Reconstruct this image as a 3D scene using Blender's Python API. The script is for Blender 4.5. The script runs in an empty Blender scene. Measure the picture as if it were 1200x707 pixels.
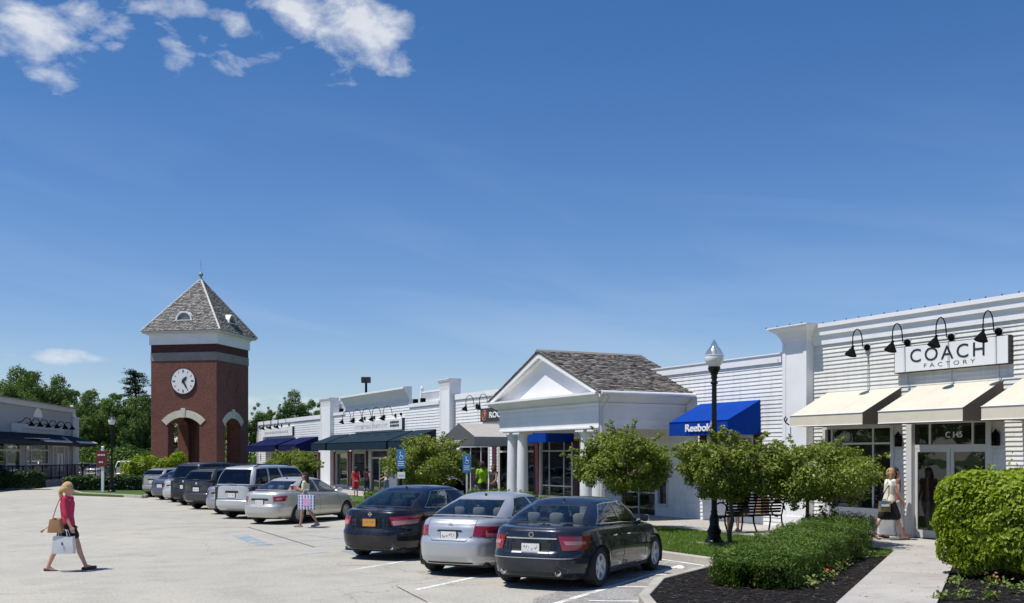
import bpy, math, random
import numpy as np
from mathutils import Vector, Matrix
R = math.radians
random.seed(11)
rng = np.random.default_rng(11)
scene = bpy.context.scene
COL = scene.collection

# ------------------------------------------------------------------ camera
cam = bpy.data.cameras.new('camera')
camo = bpy.data.objects.new('camera', cam)
COL.objects.link(camo)
cam.sensor_width = 36.0
cam.lens = 37.2
cam.shift_y = 0.151
cam.clip_end = 2000
camo.location = (0, 0, 2.1)
camo.rotation_euler = (R(90), 0, -math.atan2(.457, .889))
scene.camera = camo

# ------------------------------------------------------------------ sun, sky, exposure
SUN_EL = R(66)
TOSUN = Vector((-0.995, 0.10, 0)).normalized()
sund = bpy.data.lights.new('sun', 'SUN')
sund.energy = 5.0
sund.angle = R(0.53)
sund.color = (1.0, 0.955, 0.89)
suno = bpy.data.objects.new('sun', sund)
COL.objects.link(suno)
sv = Vector((TOSUN.x * math.cos(SUN_EL), TOSUN.y * math.cos(SUN_EL), math.sin(SUN_EL)))
suno.rotation_euler = sv.to_track_quat('Z', 'Y').to_euler()
suno.location = (-10, 0, 40)

scene.view_settings.view_transform = 'Standard'
scene.view_settings.look = 'None'
scene.view_settings.exposure = 0.06
scene.view_settings.gamma = 1.0
scene.cycles.max_bounces = 6
scene.cycles.transparent_max_bounces = 12
scene.cycles.caustics_reflective = False
scene.cycles.caustics_refractive = False

world = bpy.data.worlds.new('World')
scene.world = world
world.use_nodes = True
wn, wl = world.node_tree.nodes, world.node_tree.links
wn.clear()
def wnode(t, **k):
    n = wn.new(t)
    for a, b in k.items(): setattr(n, a, b)
    return n
def wmath(op, a, b=None, c=None, clamp=False):
    n = wn.new('ShaderNodeMath'); n.operation = op; n.use_clamp = clamp
    for i, v in enumerate((a, b, c)):
        if v is None: continue
        if isinstance(v, (int, float)): n.inputs[i].default_value = v
        else: wl.new(v, n.inputs[i])
    return n.outputs[0]
sky = wnode('ShaderNodeTexSky', sky_type='NISHITA', sun_disc=False)
sky.sun_elevation = SUN_EL
sky.sun_rotation = math.atan2(TOSUN.x, TOSUN.y)
sky.altitude = 0; sky.air_density = 1.0; sky.dust_density = 0.1; sky.ozone_density = 4.0
hs = wnode('ShaderNodeHueSaturation')
hs.inputs['Saturation'].default_value = 1.12; hs.inputs['Value'].default_value = 1.0; hs.inputs['Hue'].default_value = 0.503
wl.new(sky.outputs[0], hs.inputs['Color'])
tc = wnode('ShaderNodeTexCoord')
sep = wnode('ShaderNodeSeparateXYZ'); wl.new(tc.outputs['Generated'], sep.inputs[0])
azn = wmath('ARCTAN2', sep.outputs[0], sep.outputs[1])
eln = wmath('ARCSINE', sep.outputs[2])
tf = wmath('MULTIPLY', wmath('SUBTRACT', eln, .10), 3.6, None, True)
tm = wnode('ShaderNodeMixRGB'); wl.new(tf, tm.inputs[0]); tm.inputs[1].default_value = (.92, .945, 1.09, 1); tm.inputs[2].default_value = (.62, .86, 1.045, 1)
tt = wnode('ShaderNodeMixRGB'); tt.blend_type = 'MULTIPLY'; tt.inputs[0].default_value = 1; wl.new(hs.outputs[0], tt.inputs[1]); wl.new(tm.outputs[0], tt.inputs[2])
HEAD = math.atan2(.457, .889)
def azel(px, py):      # direction of a cloud, as azimuth and elevation on the sky dome
    u = (px - 600) / 1240.; w = (535 - py) / 1240.
    return HEAD + math.atan(u), math.atan(w / math.hypot(1, u))
cv = wnode('ShaderNodeCombineXYZ'); wl.new(azn, cv.inputs[0]); wl.new(wmath('MULTIPLY', eln, 1.7), cv.inputs[1])
n1 = wnode('ShaderNodeTexNoise'); n1.inputs['Scale'].default_value = 19; n1.inputs['Detail'].default_value = 12; n1.inputs['Roughness'].default_value = .60
n1.inputs['Distortion'].default_value = .25
wl.new(cv.outputs[0], n1.inputs['Vector'])
n3 = wnode('ShaderNodeTexNoise'); n3.inputs['Scale'].default_value = 5; n3.inputs['Detail'].default_value = 8; n3.inputs['Distortion'].default_value = .6
cv2 = wnode('ShaderNodeCombineXYZ'); wl.new(wmath('MULTIPLY', azn, .5), cv2.inputs[0]); wl.new(wmath('ADD', wmath('MULTIPLY', eln, 3.2), wmath('MULTIPLY', azn, .55)), cv2.inputs[1])
wl.new(cv2.outputs[0], n3.inputs['Vector'])
dens = None
# cloud: centre x, y, half width, half height, tilt (radians), strength
for (px, py, rx, ry, ti, st) in [(35, 42, 62, 34, 0.25, 1.0), (82, 20, 60, 20, 0.1, .8), (62, 88, 38, 22, 0.5, .75), (128, 40, 26, 18, .6, .45),
        (380, 14, 100, 34, .35, 1.15), (440, 48, 48, 38, .2, 1.05), (415, 88, 34, 16, -.4, .5), (318, 66, 36, 12, -.15, .8), (280, 34, 34, 15, 0.2, .78), (262, 62, 40, 15, 0.4, .72),
        (212, 15, 28, 20, 0, .62), (204, 52, 22, 30, 0, .66), (160, 4, 34, 12, 0, .50), (68, 419, 42, 8, .03, .9),
        (320, 476, 60, 14, 0, .75), (215, 560, 200, 50, 0, .35)]:
    a0, e0 = azel(px, py)
    sx, sy = rx / 1240., ry / 1240.
    da = wmath('SUBTRACT', azn, a0); de = wmath('SUBTRACT', eln, e0)
    c_, s_ = math.cos(ti), math.sin(ti)
    X = wmath('SUBTRACT', wmath('MULTIPLY', da, c_ / sx), wmath('MULTIPLY', de, s_ / sx))
    Y = wmath('ADD', wmath('MULTIPLY', da, s_ / sy), wmath('MULTIPLY', de, c_ / sy))
    d2 = wmath('ADD', wmath('MULTIPLY', X, X), wmath('MULTIPLY', Y, Y))
    g = wmath('MULTIPLY', wmath('SUBTRACT', 1.0, wmath('MULTIPLY', d2, .5)), st)
    g = wmath('MAXIMUM', g, 0.0)
    dens = g if dens is None else wmath('MAXIMUM', dens, g)
cl = wmath('ADD', wmath('MULTIPLY', wmath('MINIMUM', dens, 1.0), 1.15), wmath('MULTIPLY', wmath('SUBTRACT', n1.outputs[0], .5), 3.4))
cl = wmath('SUBTRACT', cl, .52)
cl = wmath('MULTIPLY', cl, wmath('MULTIPLY', dens, 3.0, None, True), None, True)
cl = wmath('MULTIPLY', wmath('SMOOTH_MIN', cl, .95, .2), .86)
# thin high veils, everywhere on the dome but faint
veil = wmath('MULTIPLY', wmath('SUBTRACT', n3.outputs[0], .47), .68, None, True)
elfade = wmath('SUBTRACT', 1.0, wmath('MULTIPLY', eln, 2.9), None, True)
veil = wmath('MULTIPLY', veil, elfade)
mixv = wnode('ShaderNodeMixRGB'); wl.new(veil, mixv.inputs[0]); wl.new(tt.outputs[0], mixv.inputs[1]); mixv.inputs[2].default_value = (7.5, 8.2, 9.0, 1)
cr = wnode('ShaderNodeMixRGB'); wl.new(wmath('MULTIPLY', n1.outputs[0], 1.0), cr.inputs[0]); cr.inputs[1].default_value = (5.6, 6.1, 7.0, 1); cr.inputs[2].default_value = (9.6, 9.6, 9.6, 1)
mixc = wnode('ShaderNodeMixRGB'); wl.new(cl, mixc.inputs[0]); wl.new(mixv.outputs[0], mixc.inputs[1]); wl.new(cr.outputs[0], mixc.inputs[2])
bg = wnode('ShaderNodeBackground'); bg.inputs['Strength'].default_value = 0.10
wl.new(mixc.outputs[0], bg.inputs['Color'])
wo = wnode('ShaderNodeOutputWorld'); wl.new(bg.outputs[0], wo.inputs['Surface'])

# ------------------------------------------------------------------ helpers
OFF = {}
def thing(name, label, cat, loc=(0, 0, 0), rz=0.0, group=None, world=False):
    o = bpy.data.objects.new(name, None)
    o.empty_display_size = .2
    COL.objects.link(o); o.location = loc; o.rotation_euler = (0, 0, rz)
    tag(o, label, cat, group)
    OFF[o.name] = Vector(loc) if world else Vector((0, 0, 0))
    return o
def tag(o, label=None, cat=None, group=None, kind=None):
    if label: o['label'] = label
    if cat: o['category'] = cat
    if group: o['group'] = group
    if kind: o['kind'] = kind
    return o
def link(me, name, mats, parent, smooth=None):
    for m in (mats if isinstance(mats, (list, tuple)) else [mats]): me.materials.append(m)
    o = bpy.data.objects.new(name, me); COL.objects.link(o)
    if parent is not None:
        o.parent = parent; OFF[o.name] = OFF.get(parent.name, Vector((0, 0, 0)))
    if smooth: me.polygons.foreach_set('use_smooth', [True] * len(me.polygons))
    return o
class MB:
    def __init__(s): s.v, s.f, s.m, s.k = [], [], [], 0
    def add(s, vs, fs, mi=None):
        b = len(s.v); s.v += [tuple(p) for p in vs]
        for f in fs: s.f.append(tuple(b + i for i in f)); s.m.append(s.k if mi is None else mi)
        return s
    def box(s, x0, x1, y0, y1, z0, z1, mi=None):
        vs = [(x, y, z) for z in (z0, z1) for y in (y0, y1) for x in (x0, x1)]
        return s.add(vs, [(0, 2, 3, 1), (4, 5, 7, 6), (0, 1, 5, 4), (2, 6, 7, 3), (0, 4, 6, 2), (1, 3, 7, 5)], mi)
    def obox(s, c, ax, ay, az, hx, hy, hz, mi=None):
        c, ax, ay, az = map(Vector, (c, ax, ay, az))
        vs = [c + ax * (hx * i) + ay * (hy * j) + az * (hz * k) for k in (-1, 1) for j in (-1, 1) for i in (-1, 1)]
        return s.add(vs, [(0, 2, 3, 1), (4, 5, 7, 6), (0, 1, 5, 4), (2, 6, 7, 3), (0, 4, 6, 2), (1, 3, 7, 5)], mi)
    def prism(s, poly, axis, a, b, mi=None):
        """poly: 2D points; axis 'x': points are (y,z), 'y': (x,z), 'z': (x,y)"""
        def p3(p, t):
            return {'x': (t, p[0], p[1]), 'y': (p[0], t, p[1]), 'z': (p[0], p[1], t)}[axis]
        n = len(poly)
        vs = [p3(p, a) for p in poly] + [p3(p, b) for p in poly]
        return s.add(vs, [tuple(range(n))[::-1], tuple(range(n, 2 * n))] + [(i, (i + 1) % n, n + (i + 1) % n, n + i) for i in range(n)], mi)
    def tube(s, pts, r, seg=8, cap=True, mi=None):
        pts = [Vector(p) for p in pts]; n = len(pts)
        rs = r if isinstance(r, (list, tuple)) else [r] * n
        vs = []; up = None
        for i, p in enumerate(pts):
            t = (pts[min(i + 1, n - 1)] - pts[max(i - 1, 0)]).normalized()
            if up is None: up = Vector((0, 0, 1)) if abs(t.z) < .9 else Vector((1, 0, 0))
            a = t.cross(up)
            if a.length < 1e-5: a = t.cross(Vector((0, 1, 0)))
            a.normalize(); b = t.cross(a).normalized(); up = -b if b.dot(up) < 0 else b
            for k in range(seg):
                an = 2 * math.pi * k / seg
                vs.append(p + (a * math.cos(an) + b * math.sin(an)) * rs[i])
        fs = []
        for i in range(n - 1):
            for k in range(seg):
                k2 = (k + 1) % seg
                fs.append((i * seg + k, i * seg + k2, (i + 1) * seg + k2, (i + 1) * seg + k))
        if cap: fs += [tuple(range(seg))[::-1], tuple(range((n - 1) * seg, n * seg))]
        return s.add(vs, fs, mi)
    def lathe(s, prof, c=(0, 0, 0), seg=16, axis='z', mi=None, cap=True):
        vs = []
        for r, h in prof:
            for k in range(seg):
                a = 2 * math.pi * k / seg; p, q = r * math.cos(a), r * math.sin(a)
                v = {'z': (p, q, h), 'y': (p, h, q), 'x': (h, p, q)}[axis]
                vs.append((v[0] + c[0], v[1] + c[1], v[2] + c[2]))
        n = len(prof); fs = []
        for i in range(n - 1):
            for k in range(seg):
                k2 = (k + 1) % seg
                fs.append((i * seg + k, i * seg + k2, (i + 1) * seg + k2, (i + 1) * seg + k))
        if cap: fs += [tuple(range(seg))[::-1], tuple(range((n - 1) * seg, n * seg))]
        return s.add(vs, fs, mi)
    def grid(s, fn, nu, nv, mi=None):
        vs = [fn(i / nu, j / nv) for i in range(nu + 1) for j in range(nv + 1)]
        return s.add(vs, [(i * (nv + 1) + j, (i + 1) * (nv + 1) + j, (i + 1) * (nv + 1) + j + 1, i * (nv + 1) + j + 1) for i in range(nu) for j in range(nv)], mi)
    def build(s, name, mats, parent=None, smooth=False, bevel=0, off=None):
        o_ = off if off is not None else (OFF.get(parent.name, Vector((0, 0, 0))) if parent is not None else Vector((0, 0, 0)))
        me = bpy.data.meshes.new(name)
        me.from_pydata([(v[0] - o_[0], v[1] - o_[1], v[2] - o_[2]) for v in s.v], [], s.f)
        if any(s.m): me.polygons.foreach_set('material_index', s.m)
        me.update()
        o = link(me, name, mats, parent)
        if smooth: smooth_by_angle(o, R(40) if smooth is True else R(smooth))
        if bevel:
            b = o.modifiers.new('bevel', 'BEVEL'); b.width = bevel; b.segments = 2; b.limit_method = 'ANGLE'; b.angle_limit = R(40)
        return o
def smooth_by_angle(o, ang):
    me = o.data
    me.polygons.foreach_set('use_smooth', [True] * len(me.polygons))
    try: me.set_sharp_from_angle(angle=ang)
    except Exception: pass
def mesh_np(name, verts, faces4, mats, parent=None, smooth=False):
    """fast mesh from numpy arrays: verts (n,3), faces (m,k)"""
    me = bpy.data.meshes.new(name)
    verts = np.asarray(verts, dtype=np.float32); faces4 = np.asarray(faces4, dtype=np.int32)
    if parent is not None:
        o_ = OFF.get(parent.name, Vector((0, 0, 0))); verts = verts - np.array(o_, dtype=np.float32)
    m, k = faces4.shape
    me.vertices.add(len(verts)); me.vertices.foreach_set('co', verts.ravel())
    me.loops.add(m * k); me.loops.foreach_set('vertex_index', faces4.ravel())
    me.polygons.add(m); me.polygons.foreach_set('loop_start', np.arange(0, m * k, k, dtype=np.int32))
    me.update(calc_edges=True)
    return link(me, name, mats, parent, smooth)
def copy_tree(o, parent=None):
    c = o.copy(); COL.objects.link(c)
    if parent is not None: c.parent = parent
    for ch in list(o.children): copy_tree(ch, c)
    return c
def ground_at(px, py, z=0.0):     # world point on level z seen at a place of the 1200 px wide photograph
    D = (2.1 - z) * 1240. / (py - 535.); c = (px - 600.) / 1240. * D
    return Vector((.889 * c + .457 * D, -.457 * c + .889 * D, z))
def at_depth(px, D, z=0.0):
    c = (px - 600.) / 1240. * D
    return Vector((.889 * c + .457 * D, -.457 * c + .889 * D, z))

# ------------------------------------------------------------------ materials
def new_mat(name):
    m = bpy.data.materials.new(name); m.use_nodes = True
    nt = m.node_tree; b = nt.nodes.get('Principled BSDF')
    return m, nt, b
def node(nt, t, **k):
    n = nt.nodes.new(t)
    for a, b in k.items(): setattr(n, a, b)
    return n
def nmath(nt, op, a, b=None, clamp=False):
    n = nt.nodes.new('ShaderNodeMath'); n.operation = op; n.use_clamp = clamp
    for i, v in enumerate((a, b)):
        if v is None: continue
        if isinstance(v, (int, float)): n.inputs[i].default_value = v
        else: nt.links.new(v, n.inputs[i])
    return n.outputs[0]
def noise(nt, scale, detail=4, rough=.55, vec=None, coord='Object'):
    n = node(nt, 'ShaderNodeTexNoise'); n.inputs['Scale'].default_value = scale; n.inputs['Detail'].default_value = detail; n.inputs['Roughness'].default_value = rough
    if vec is None:
        t = node(nt, 'ShaderNodeTexCoord'); vec = t.outputs[coord]
    nt.links.new(vec, n.inputs['Vector'])
    return n.outputs[0]
def ramp(nt, fac, stops):
    r = node(nt, 'ShaderNodeValToRGB'); nt.links.new(fac, r.inputs[0])
    e = r.color_ramp.elements
    while len(e) < len(stops): e.new(.5)
    for i, (p, c) in enumerate(stops):
        e[i].position = p; e[i].color = (*c, 1) if len(c) == 3 else c
    return r.outputs[0]
def mixc_(nt, fac, a, b, mode='MIX'):
    n = node(nt, 'ShaderNodeMixRGB'); n.blend_type = mode
    for i, v in ((0, fac), (1, a), (2, b)):
        if isinstance(v, (int, float)): n.inputs[i].default_value = v
        elif isinstance(v, (tuple, list)): n.inputs[i].default_value = (*v[:3], 1)
        else: nt.links.new(v, n.inputs[i])
    return n.outputs[0]
def bump(nt, b, h, strength=.3, dist=.02):
    n = node(nt, 'ShaderNodeBump'); n.inputs['Strength'].default_value = strength; n.inputs['Distance'].default_value = dist
    nt.links.new(h, n.inputs['Height']); nt.links.new(n.outputs[0], b.inputs['Normal'])
def M(name, col, rough=.6, metal=0., var=.12, scale=2.5, bmp=0., bscale=30, coat=0., spec=.5, fine=0.):
    m, nt, b = new_mat(name)
    dark = tuple(c * (1 - var) for c in col); lite = tuple(min(1, c * (1 + var)) for c in col)
    f = noise(nt, scale, 6, .6)
    c = ramp(nt, f, [(.3, dark), (.7, lite)])
    if fine:
        f2 = noise(nt, 60, 3); c = mixc_(nt, fine, c, ramp(nt, f2, [(.35, (0.3, .3, .3)), (.65, (1, 1, 1))]), 'MULTIPLY')
    nt.links.new(c, b.inputs['Base Color'])
    b.inputs['Roughness'].default_value = rough; b.inputs['Metallic'].default_value = metal
    b.inputs['Specular IOR Level'].default_value = spec
    if coat: b.inputs['Coat Weight'].default_value = coat; b.inputs['Coat Roughness'].default_value = .04
    if bmp: bump(nt, b, noise(nt, bscale, 4), bmp, .01)
    return m
# ------------------------------------------------------------------ the materials of the place
def leaf_mat(name, stops, trans=.35, rough=.5):
    m, nt, b = new_mat(name)
    g = node(nt, 'ShaderNodeNewGeometry')
    col = ramp(nt, g.outputs['Random Per Island'], stops)
    nz = noise(nt, 1.3, 3); col = mixc_(nt, .5, col, ramp(nt, nz, [(.35, (.55, .6, .5)), (.65, (1, 1, 1))]), 'MULTIPLY')
    nt.links.new(col, b.inputs['Base Color']); b.inputs['Roughness'].default_value = rough
    b.inputs['Specular IOR Level'].default_value = .35
    t = node(nt, 'ShaderNodeBsdfTranslucent'); nt.links.new(mixc_(nt, 1.0, col, (1.0, 1.15, .45), 'MULTIPLY'), t.inputs['Color'])
    mx = node(nt, 'ShaderNodeMixShader'); mx.inputs[0].default_value = trans
    nt.links.new(b.outputs[0], mx.inputs[1]); nt.links.new(t.outputs[0], mx.inputs[2])
    nt.links.new(mx.outputs[0], nt.nodes['Material Output'].inputs['Surface'])
    return m
def glass_mat(name, tint=(.12, .14, .14), transp=.35, rough=.02, wob=0.0):
    m, nt, b = new_mat(name)
    nt.nodes.remove(b)
    ge = node(nt, 'ShaderNodeNewGeometry'); vm = node(nt, 'ShaderNodeVectorMath'); vm.operation = 'DOT_PRODUCT'
    nt.links.new(ge.outputs['Incoming'], vm.inputs[0]); nt.links.new(ge.outputs['Normal'], vm.inputs[1])
    fr_ = nmath(nt, 'ADD', nmath(nt, 'MULTIPLY', nmath(nt, 'POWER', nmath(nt, 'SUBTRACT', 1.0, nmath(nt, 'ABSOLUTE', vm.outputs['Value'])), 5.0), .92), .06)
    gl = node(nt, 'ShaderNodeBsdfGlossy'); gl.inputs['Roughness'].default_value = rough; gl.inputs['Color'].default_value = (.95, .97, 1, 1)
    tr = node(nt, 'ShaderNodeBsdfTransparent'); tr.inputs['Color'].default_value = (*[min(1, transp * (.9 + t)) for t in tint], 1)
    if wob:
        bp = node(nt, 'ShaderNodeBump'); bp.inputs['Strength'].default_value = wob; bp.inputs['Distance'].default_value = .02
        nt.links.new(noise(nt, .8, 2), bp.inputs['Height']); nt.links.new(bp.outputs[0], gl.inputs['Normal'])
    mx = node(nt, 'ShaderNodeMixShader')
    nt.links.new(fr_, mx.inputs[0])
    nt.links.new(tr.outputs[0], mx.inputs[1]); nt.links.new(gl.outputs[0], mx.inputs[2])
    nt.links.new(mx.outputs[0], nt.nodes['Material Output'].inputs['Surface'])
    return m
def emit_mat(name, col, st):
    m, nt, b = new_mat(name)
    b.inputs['Base Color'].default_value = (*col, 1); b.inputs['Emission Color'].default_value = (*col, 1); b.inputs['Emission Strength'].default_value = st
    return m

def asphalt():
    m, nt, b = new_mat('weathered_asphalt')
    big = noise(nt, .10, 6, .6); mid = noise(nt, .9, 7, .65); fine = noise(nt, 42, 3, .7); fine2 = noise(nt, 130, 2, .5)
    c = ramp(nt, big, [(.3, (.41, .40, .355)), (.5, (.475, .455, .395)), (.72, (.53, .50, .42))])
    c = mixc_(nt, .55, c, ramp(nt, mid, [(.28, (.62, .62, .62)), (.5, (.95, .95, .95)), (.75, (1.12, 1.1, 1.08))]), 'MULTIPLY')
    c = mixc_(nt, .8, c, ramp(nt, fine, [(.30, (.42, .42, .43)), (.48, (.92, .92, .92)), (.62, (1.05, 1.05, 1.04)), (.78, (1.5, 1.48, 1.45))]), 'MULTIPLY')
    c = mixc_(nt, .9, c, ramp(nt, noise(nt, 17, 5, .85), [(.32, (.66, .66, .67)), (.5, (1, 1, 1)), (.7, (1.22, 1.2, 1.18))]), 'MULTIPLY')
    c = mixc_(nt, .5, c, ramp(nt, fine2, [(.35, (.55, .55, .55)), (.6, (1.15, 1.15, 1.15))]), 'MULTIPLY')
    # oil drips in the stalls and cracks filled with tar
    tcn = node(nt, 'ShaderNodeTexCoord')
    mp = node(nt, 'ShaderNodeMapping'); nt.links.new(tcn.outputs['Object'], mp.inputs[0]); mp.inputs['Scale'].default_value = (1, 1, 1)
    dn = node(nt, 'ShaderNodeTexNoise'); dn.inputs['Scale'].default_value = 1.6; dn.inputs['Detail'].default_value = 6; nt.links.new(mp.outputs[0], dn.inputs['Vector'])
    va = node(nt, 'ShaderNodeVectorMath'); va.operation = 'MULTIPLY_ADD'; nt.links.new(dn.outputs['Color'], va.inputs[0]); va.inputs[1].default_value = (.9, .9, .9); nt.links.new(mp.outputs[0], va.inputs[2])
    vo = node(nt, 'ShaderNodeTexVoronoi'); vo.feature = 'DISTANCE_TO_EDGE'; vo.inputs['Scale'].default_value = .16; nt.links.new(va.outputs[0], vo.inputs['Vector'])
    ck = nmath(nt, 'MULTIPLY', nmath(nt, 'SUBTRACT', 1.0, nmath(nt, 'MULTIPLY', vo.outputs['Distance'], 190), True), ramp(nt, noise(nt, .22, 3), [(.42, (0, 0, 0)), (.56, (1, 1, 1))]))
    c = mixc_(nt, nmath(nt, 'MULTIPLY', ck, .38), c, (.09, .085, .08))
    spots = ramp(nt, noise(nt, 1.25, 5, .75), [(.62, (0, 0, 0)), (.74, (1, 1, 1))])
    c = mixc_(nt, nmath(nt, 'MULTIPLY', spots, .33), c, (.14, .13, .12))
    nt.links.new(c, b.inputs['Base Color']); b.inputs['Roughness'].default_value = .93; b.inputs['Specular IOR Level'].default_value = .25
    bump(nt, b, fine, .55, .008)
    return m
def concrete(name, col, seam=0.0, var=.14):
    m, nt, b = new_mat(name)
    c = ramp(nt, noise(nt, .6, 6, .65), [(.3, tuple(x * (1 - var) for x in col)), (.7, tuple(x * (1 + var) for x in col))])
    c = mixc_(nt, .55, c, ramp(nt, noise(nt, 55, 3), [(.35, (.72, .72, .72)), (.62, (1.08, 1.08, 1.08))]), 'MULTIPLY')
    c = mixc_(nt, .5, c, ramp(nt, noise(nt, 3.3, 5, .7), [(.3, (.72, .71, .70)), (.55, (1, 1, 1))]), 'MULTIPLY')
    nt.links.new(c, b.inputs['Base Color']); b.inputs['Roughness'].default_value = .88; b.inputs['Specular IOR Level'].default_value = .3
    bump(nt, b, noise(nt, 70, 3), .3, .005)
    return m
def soil(name, a, c_, scale=18):
    m, nt, b = new_mat(name)
    f = noise(nt, scale, 6, .8)
    c = ramp(nt, f, [(.35, a), (.66, c_)])
    nt.links.new(c, b.inputs['Base Color']); b.inputs['Roughness'].default_value = .95; b.inputs['Specular IOR Level'].default_value = .2
    bump(nt, b, f, .9, .05)
    return m
def paint_line(name, col, wear):
    m, nt, b = new_mat(name)
    c = ramp(nt, noise(nt, 5, 5), [(.3, tuple(x * .85 for x in col)), (.7, col)])
    nt.links.new(c, b.inputs['Base Color']); b.inputs['Roughness'].default_value = .8
    tr = node(nt, 'ShaderNodeBsdfTransparent'); mx = node(nt, 'ShaderNodeMixShader')
    f = nmath(nt, 'ADD', nmath(nt, 'MULTIPLY', noise(nt, 34, 6, .75), .6), nmath(nt, 'MULTIPLY', noise(nt, 2.2, 4, .6), .4))
    k = ramp(nt, f, [(wear - .05, (0, 0, 0)), (wear + .06, (1, 1, 1))])
    nt.links.new(k, mx.inputs[0]); nt.links.new(tr.outputs[0], mx.inputs[1]); nt.links.new(b.outputs[0], mx.inputs[2])
    nt.links.new(mx.outputs[0], nt.nodes['Material Output'].inputs['Surface'])
    return m
def brick_mat(name, c1, c2, mortar):
    m, nt, b = new_mat(name)
    t = node(nt, 'ShaderNodeTexCoord'); s = node(nt, 'ShaderNodeSeparateXYZ'); nt.links.new(t.outputs['Object'], s.inputs[0])
    cm = node(nt, 'ShaderNodeCombineXYZ'); nt.links.new(nmath(nt, 'ADD', s.outputs[0], s.outputs[1]), cm.inputs[0]); nt.links.new(s.outputs[2], cm.inputs[1])
    br = node(nt, 'ShaderNodeTexBrick'); nt.links.new(cm.outputs[0], br.inputs['Vector'])
    br.inputs['Color1'].default_value = (*c1, 1); br.inputs['Color2'].default_value = (*c2, 1); br.inputs['Mortar'].default_value = (*mortar, 1)
    br.inputs['Scale'].default_value = 1; br.inputs['Brick Width'].default_value = .23; br.inputs['Row Height'].default_value = .083; br.inputs['Mortar Size'].default_value = .009; br.inputs['Bias'].default_value = -.2
    n = noise(nt, 7, 6, .7); c = mixc_(nt, .9, br.outputs['Color'], ramp(nt, n, [(.32, (.5, .5, .52)), (.66, (1.3, 1.26, 1.2))]), 'MULTIPLY'); c = mixc_(nt, .6, c, ramp(nt, noise(nt, .7, 5, .7), [(.3, (.72, .72, .72)), (.65, (1.12, 1.1, 1.08))]), 'MULTIPLY')
    nt.links.new(c, b.inputs['Base Color']); b.inputs['Roughness'].default_value = .85
    bump(nt, b, br.outputs['Fac'], -.5, .01)
    return m
def shingle_mat(name, stops):
    m, nt, b = new_mat(name)
    g = node(nt, 'ShaderNodeNewGeometry')
    c = ramp(nt, g.outputs['Random Per Island'], stops)
    c = mixc_(nt, .6, c, ramp(nt, noise(nt, 9, 5, .7), [(.3, (.6, .6, .6)), (.7, (1.2, 1.2, 1.2))]), 'MULTIPLY')
    nt.links.new(c, b.inputs['Base Color']); b.inputs['Roughness'].default_value = .9
    return m
def siding(name, col):
    m, nt, b = new_mat(name)
    oi = node(nt, 'ShaderNodeObjectInfo')
    c = ramp(nt, oi.outputs['Random'], [(0, tuple(x * .93 for x in col)), (1, tuple(min(.9, x * 1.03) for x in col))])
    t = node(nt, 'ShaderNodeTexCoord')
    g = node(nt, 'ShaderNodeNewGeometry')
    c = mixc_(nt, .5, c, ramp(nt, noise(nt, 2.3, 6, .65, g.outputs['Position']), [(.28, (.86, .86, .84)), (.6, (1, 1, 1))]), 'MULTIPLY')
    mp = node(nt, 'ShaderNodeMapping'); nt.links.new(g.outputs['Position'], mp.inputs[0]); mp.inputs['Scale'].default_value = (3, 3, .35)      # streaks left by the rain
    c = mixc_(nt, .6, c, ramp(nt, noise(nt, 2.0, 6, .7, mp.outputs[0]), [(.30, (.80, .79, .76)), (.52, (1, 1, 1))]), 'MULTIPLY')
    nt.links.new(c, b.inputs['Base Color']); b.inputs['Roughness'].default_value = .55
    return m

ASPHALT = asphalt()
WALK = concrete('pale_concrete', (.43, .405, .37))
KERB = concrete('kerb_concrete', (.42, .39, .34), var=.2)
MULCH = soil('dark_mulch', (.006, .005, .005), (.022, .018, .017))
LAWN = soil('lawn_soil', (.05, .09, .02), (.09, .15, .035), 9)
WHITE_LINE = paint_line('worn_white_line', (.80, .79, .76), .44)
BLUE_LINE = paint_line('worn_blue_line', (.28, .44, .60), .52)
SIDING = siding('white_siding', (.80, .80, .79))
CREAM_SIDING = siding('cream_siding', (.73, .72, .675))
WTRIM = M('white_trim', (.80, .80, .80), .5, var=.05, scale=1.2)
GREYTRIM = M('grey_trim', (.58, .58, .57), .55, var=.06)
BLACK = M('black_metal', (.005, .005, .0055), .7, var=.2, spec=.04)
POLE = M('black_enamel', (.006, .006, .007), .35, var=.2, spec=.3)
FRAME = M('light_frame', (.60, .60, .58), .45, var=.04)
MAROON = M('maroon_shutter', (.075, .018, .022), .55, var=.15)
SHOPGLASS = glass_mat('shop_glass', (.1, .12, .11), .62, .015, .25)
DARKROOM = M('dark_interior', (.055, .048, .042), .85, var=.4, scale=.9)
CREAM = M('cream_canvas', (.56, .53, .43), .85, var=.05, scale=1.2, bmp=.15, bscale=90)
CREAMSHADE = M('shaded_cream_canvas', (.20, .155, .11), .85, var=.06)  # awning ends out of the sun: their shade is painted into the canvas colour
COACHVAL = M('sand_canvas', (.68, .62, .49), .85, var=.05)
BLUEC = M('blue_canvas', (.004, .045, .29), .85, var=.06, spec=.08)
TEALC = M('slate_canvas', (.015, .030, .048), .9, var=.1, spec=.08)
NAVYC = M('navy_canvas', (.008, .012, .060), .9, var=.1, spec=.08)
GREYC = M('grey_canvas', (.38, .36, .33), .85, var=.08, spec=.08)
BLACKC = M('black_canvas', (.028, .032, .04), .8, var=.1, spec=.08)
SIGNWHITE = M('sign_white', (.80, .80, .79), .5, var=.03)
SIGNGREY = M('sign_charcoal', (.045, .04, .045), .5, var=.06)
LETTER = M('letter_black', (.02, .02, .022), .4, var=.05)
LETTERGREY = M('letter_pale', (.50, .51, .53), .5, var=.05)
LETTERWHITE = M('letter_white', (.82, .82, .82), .5, var=.02)
ORANGE = M('logo_orange', (.62, .25, .14), .5, var=.05)
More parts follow.
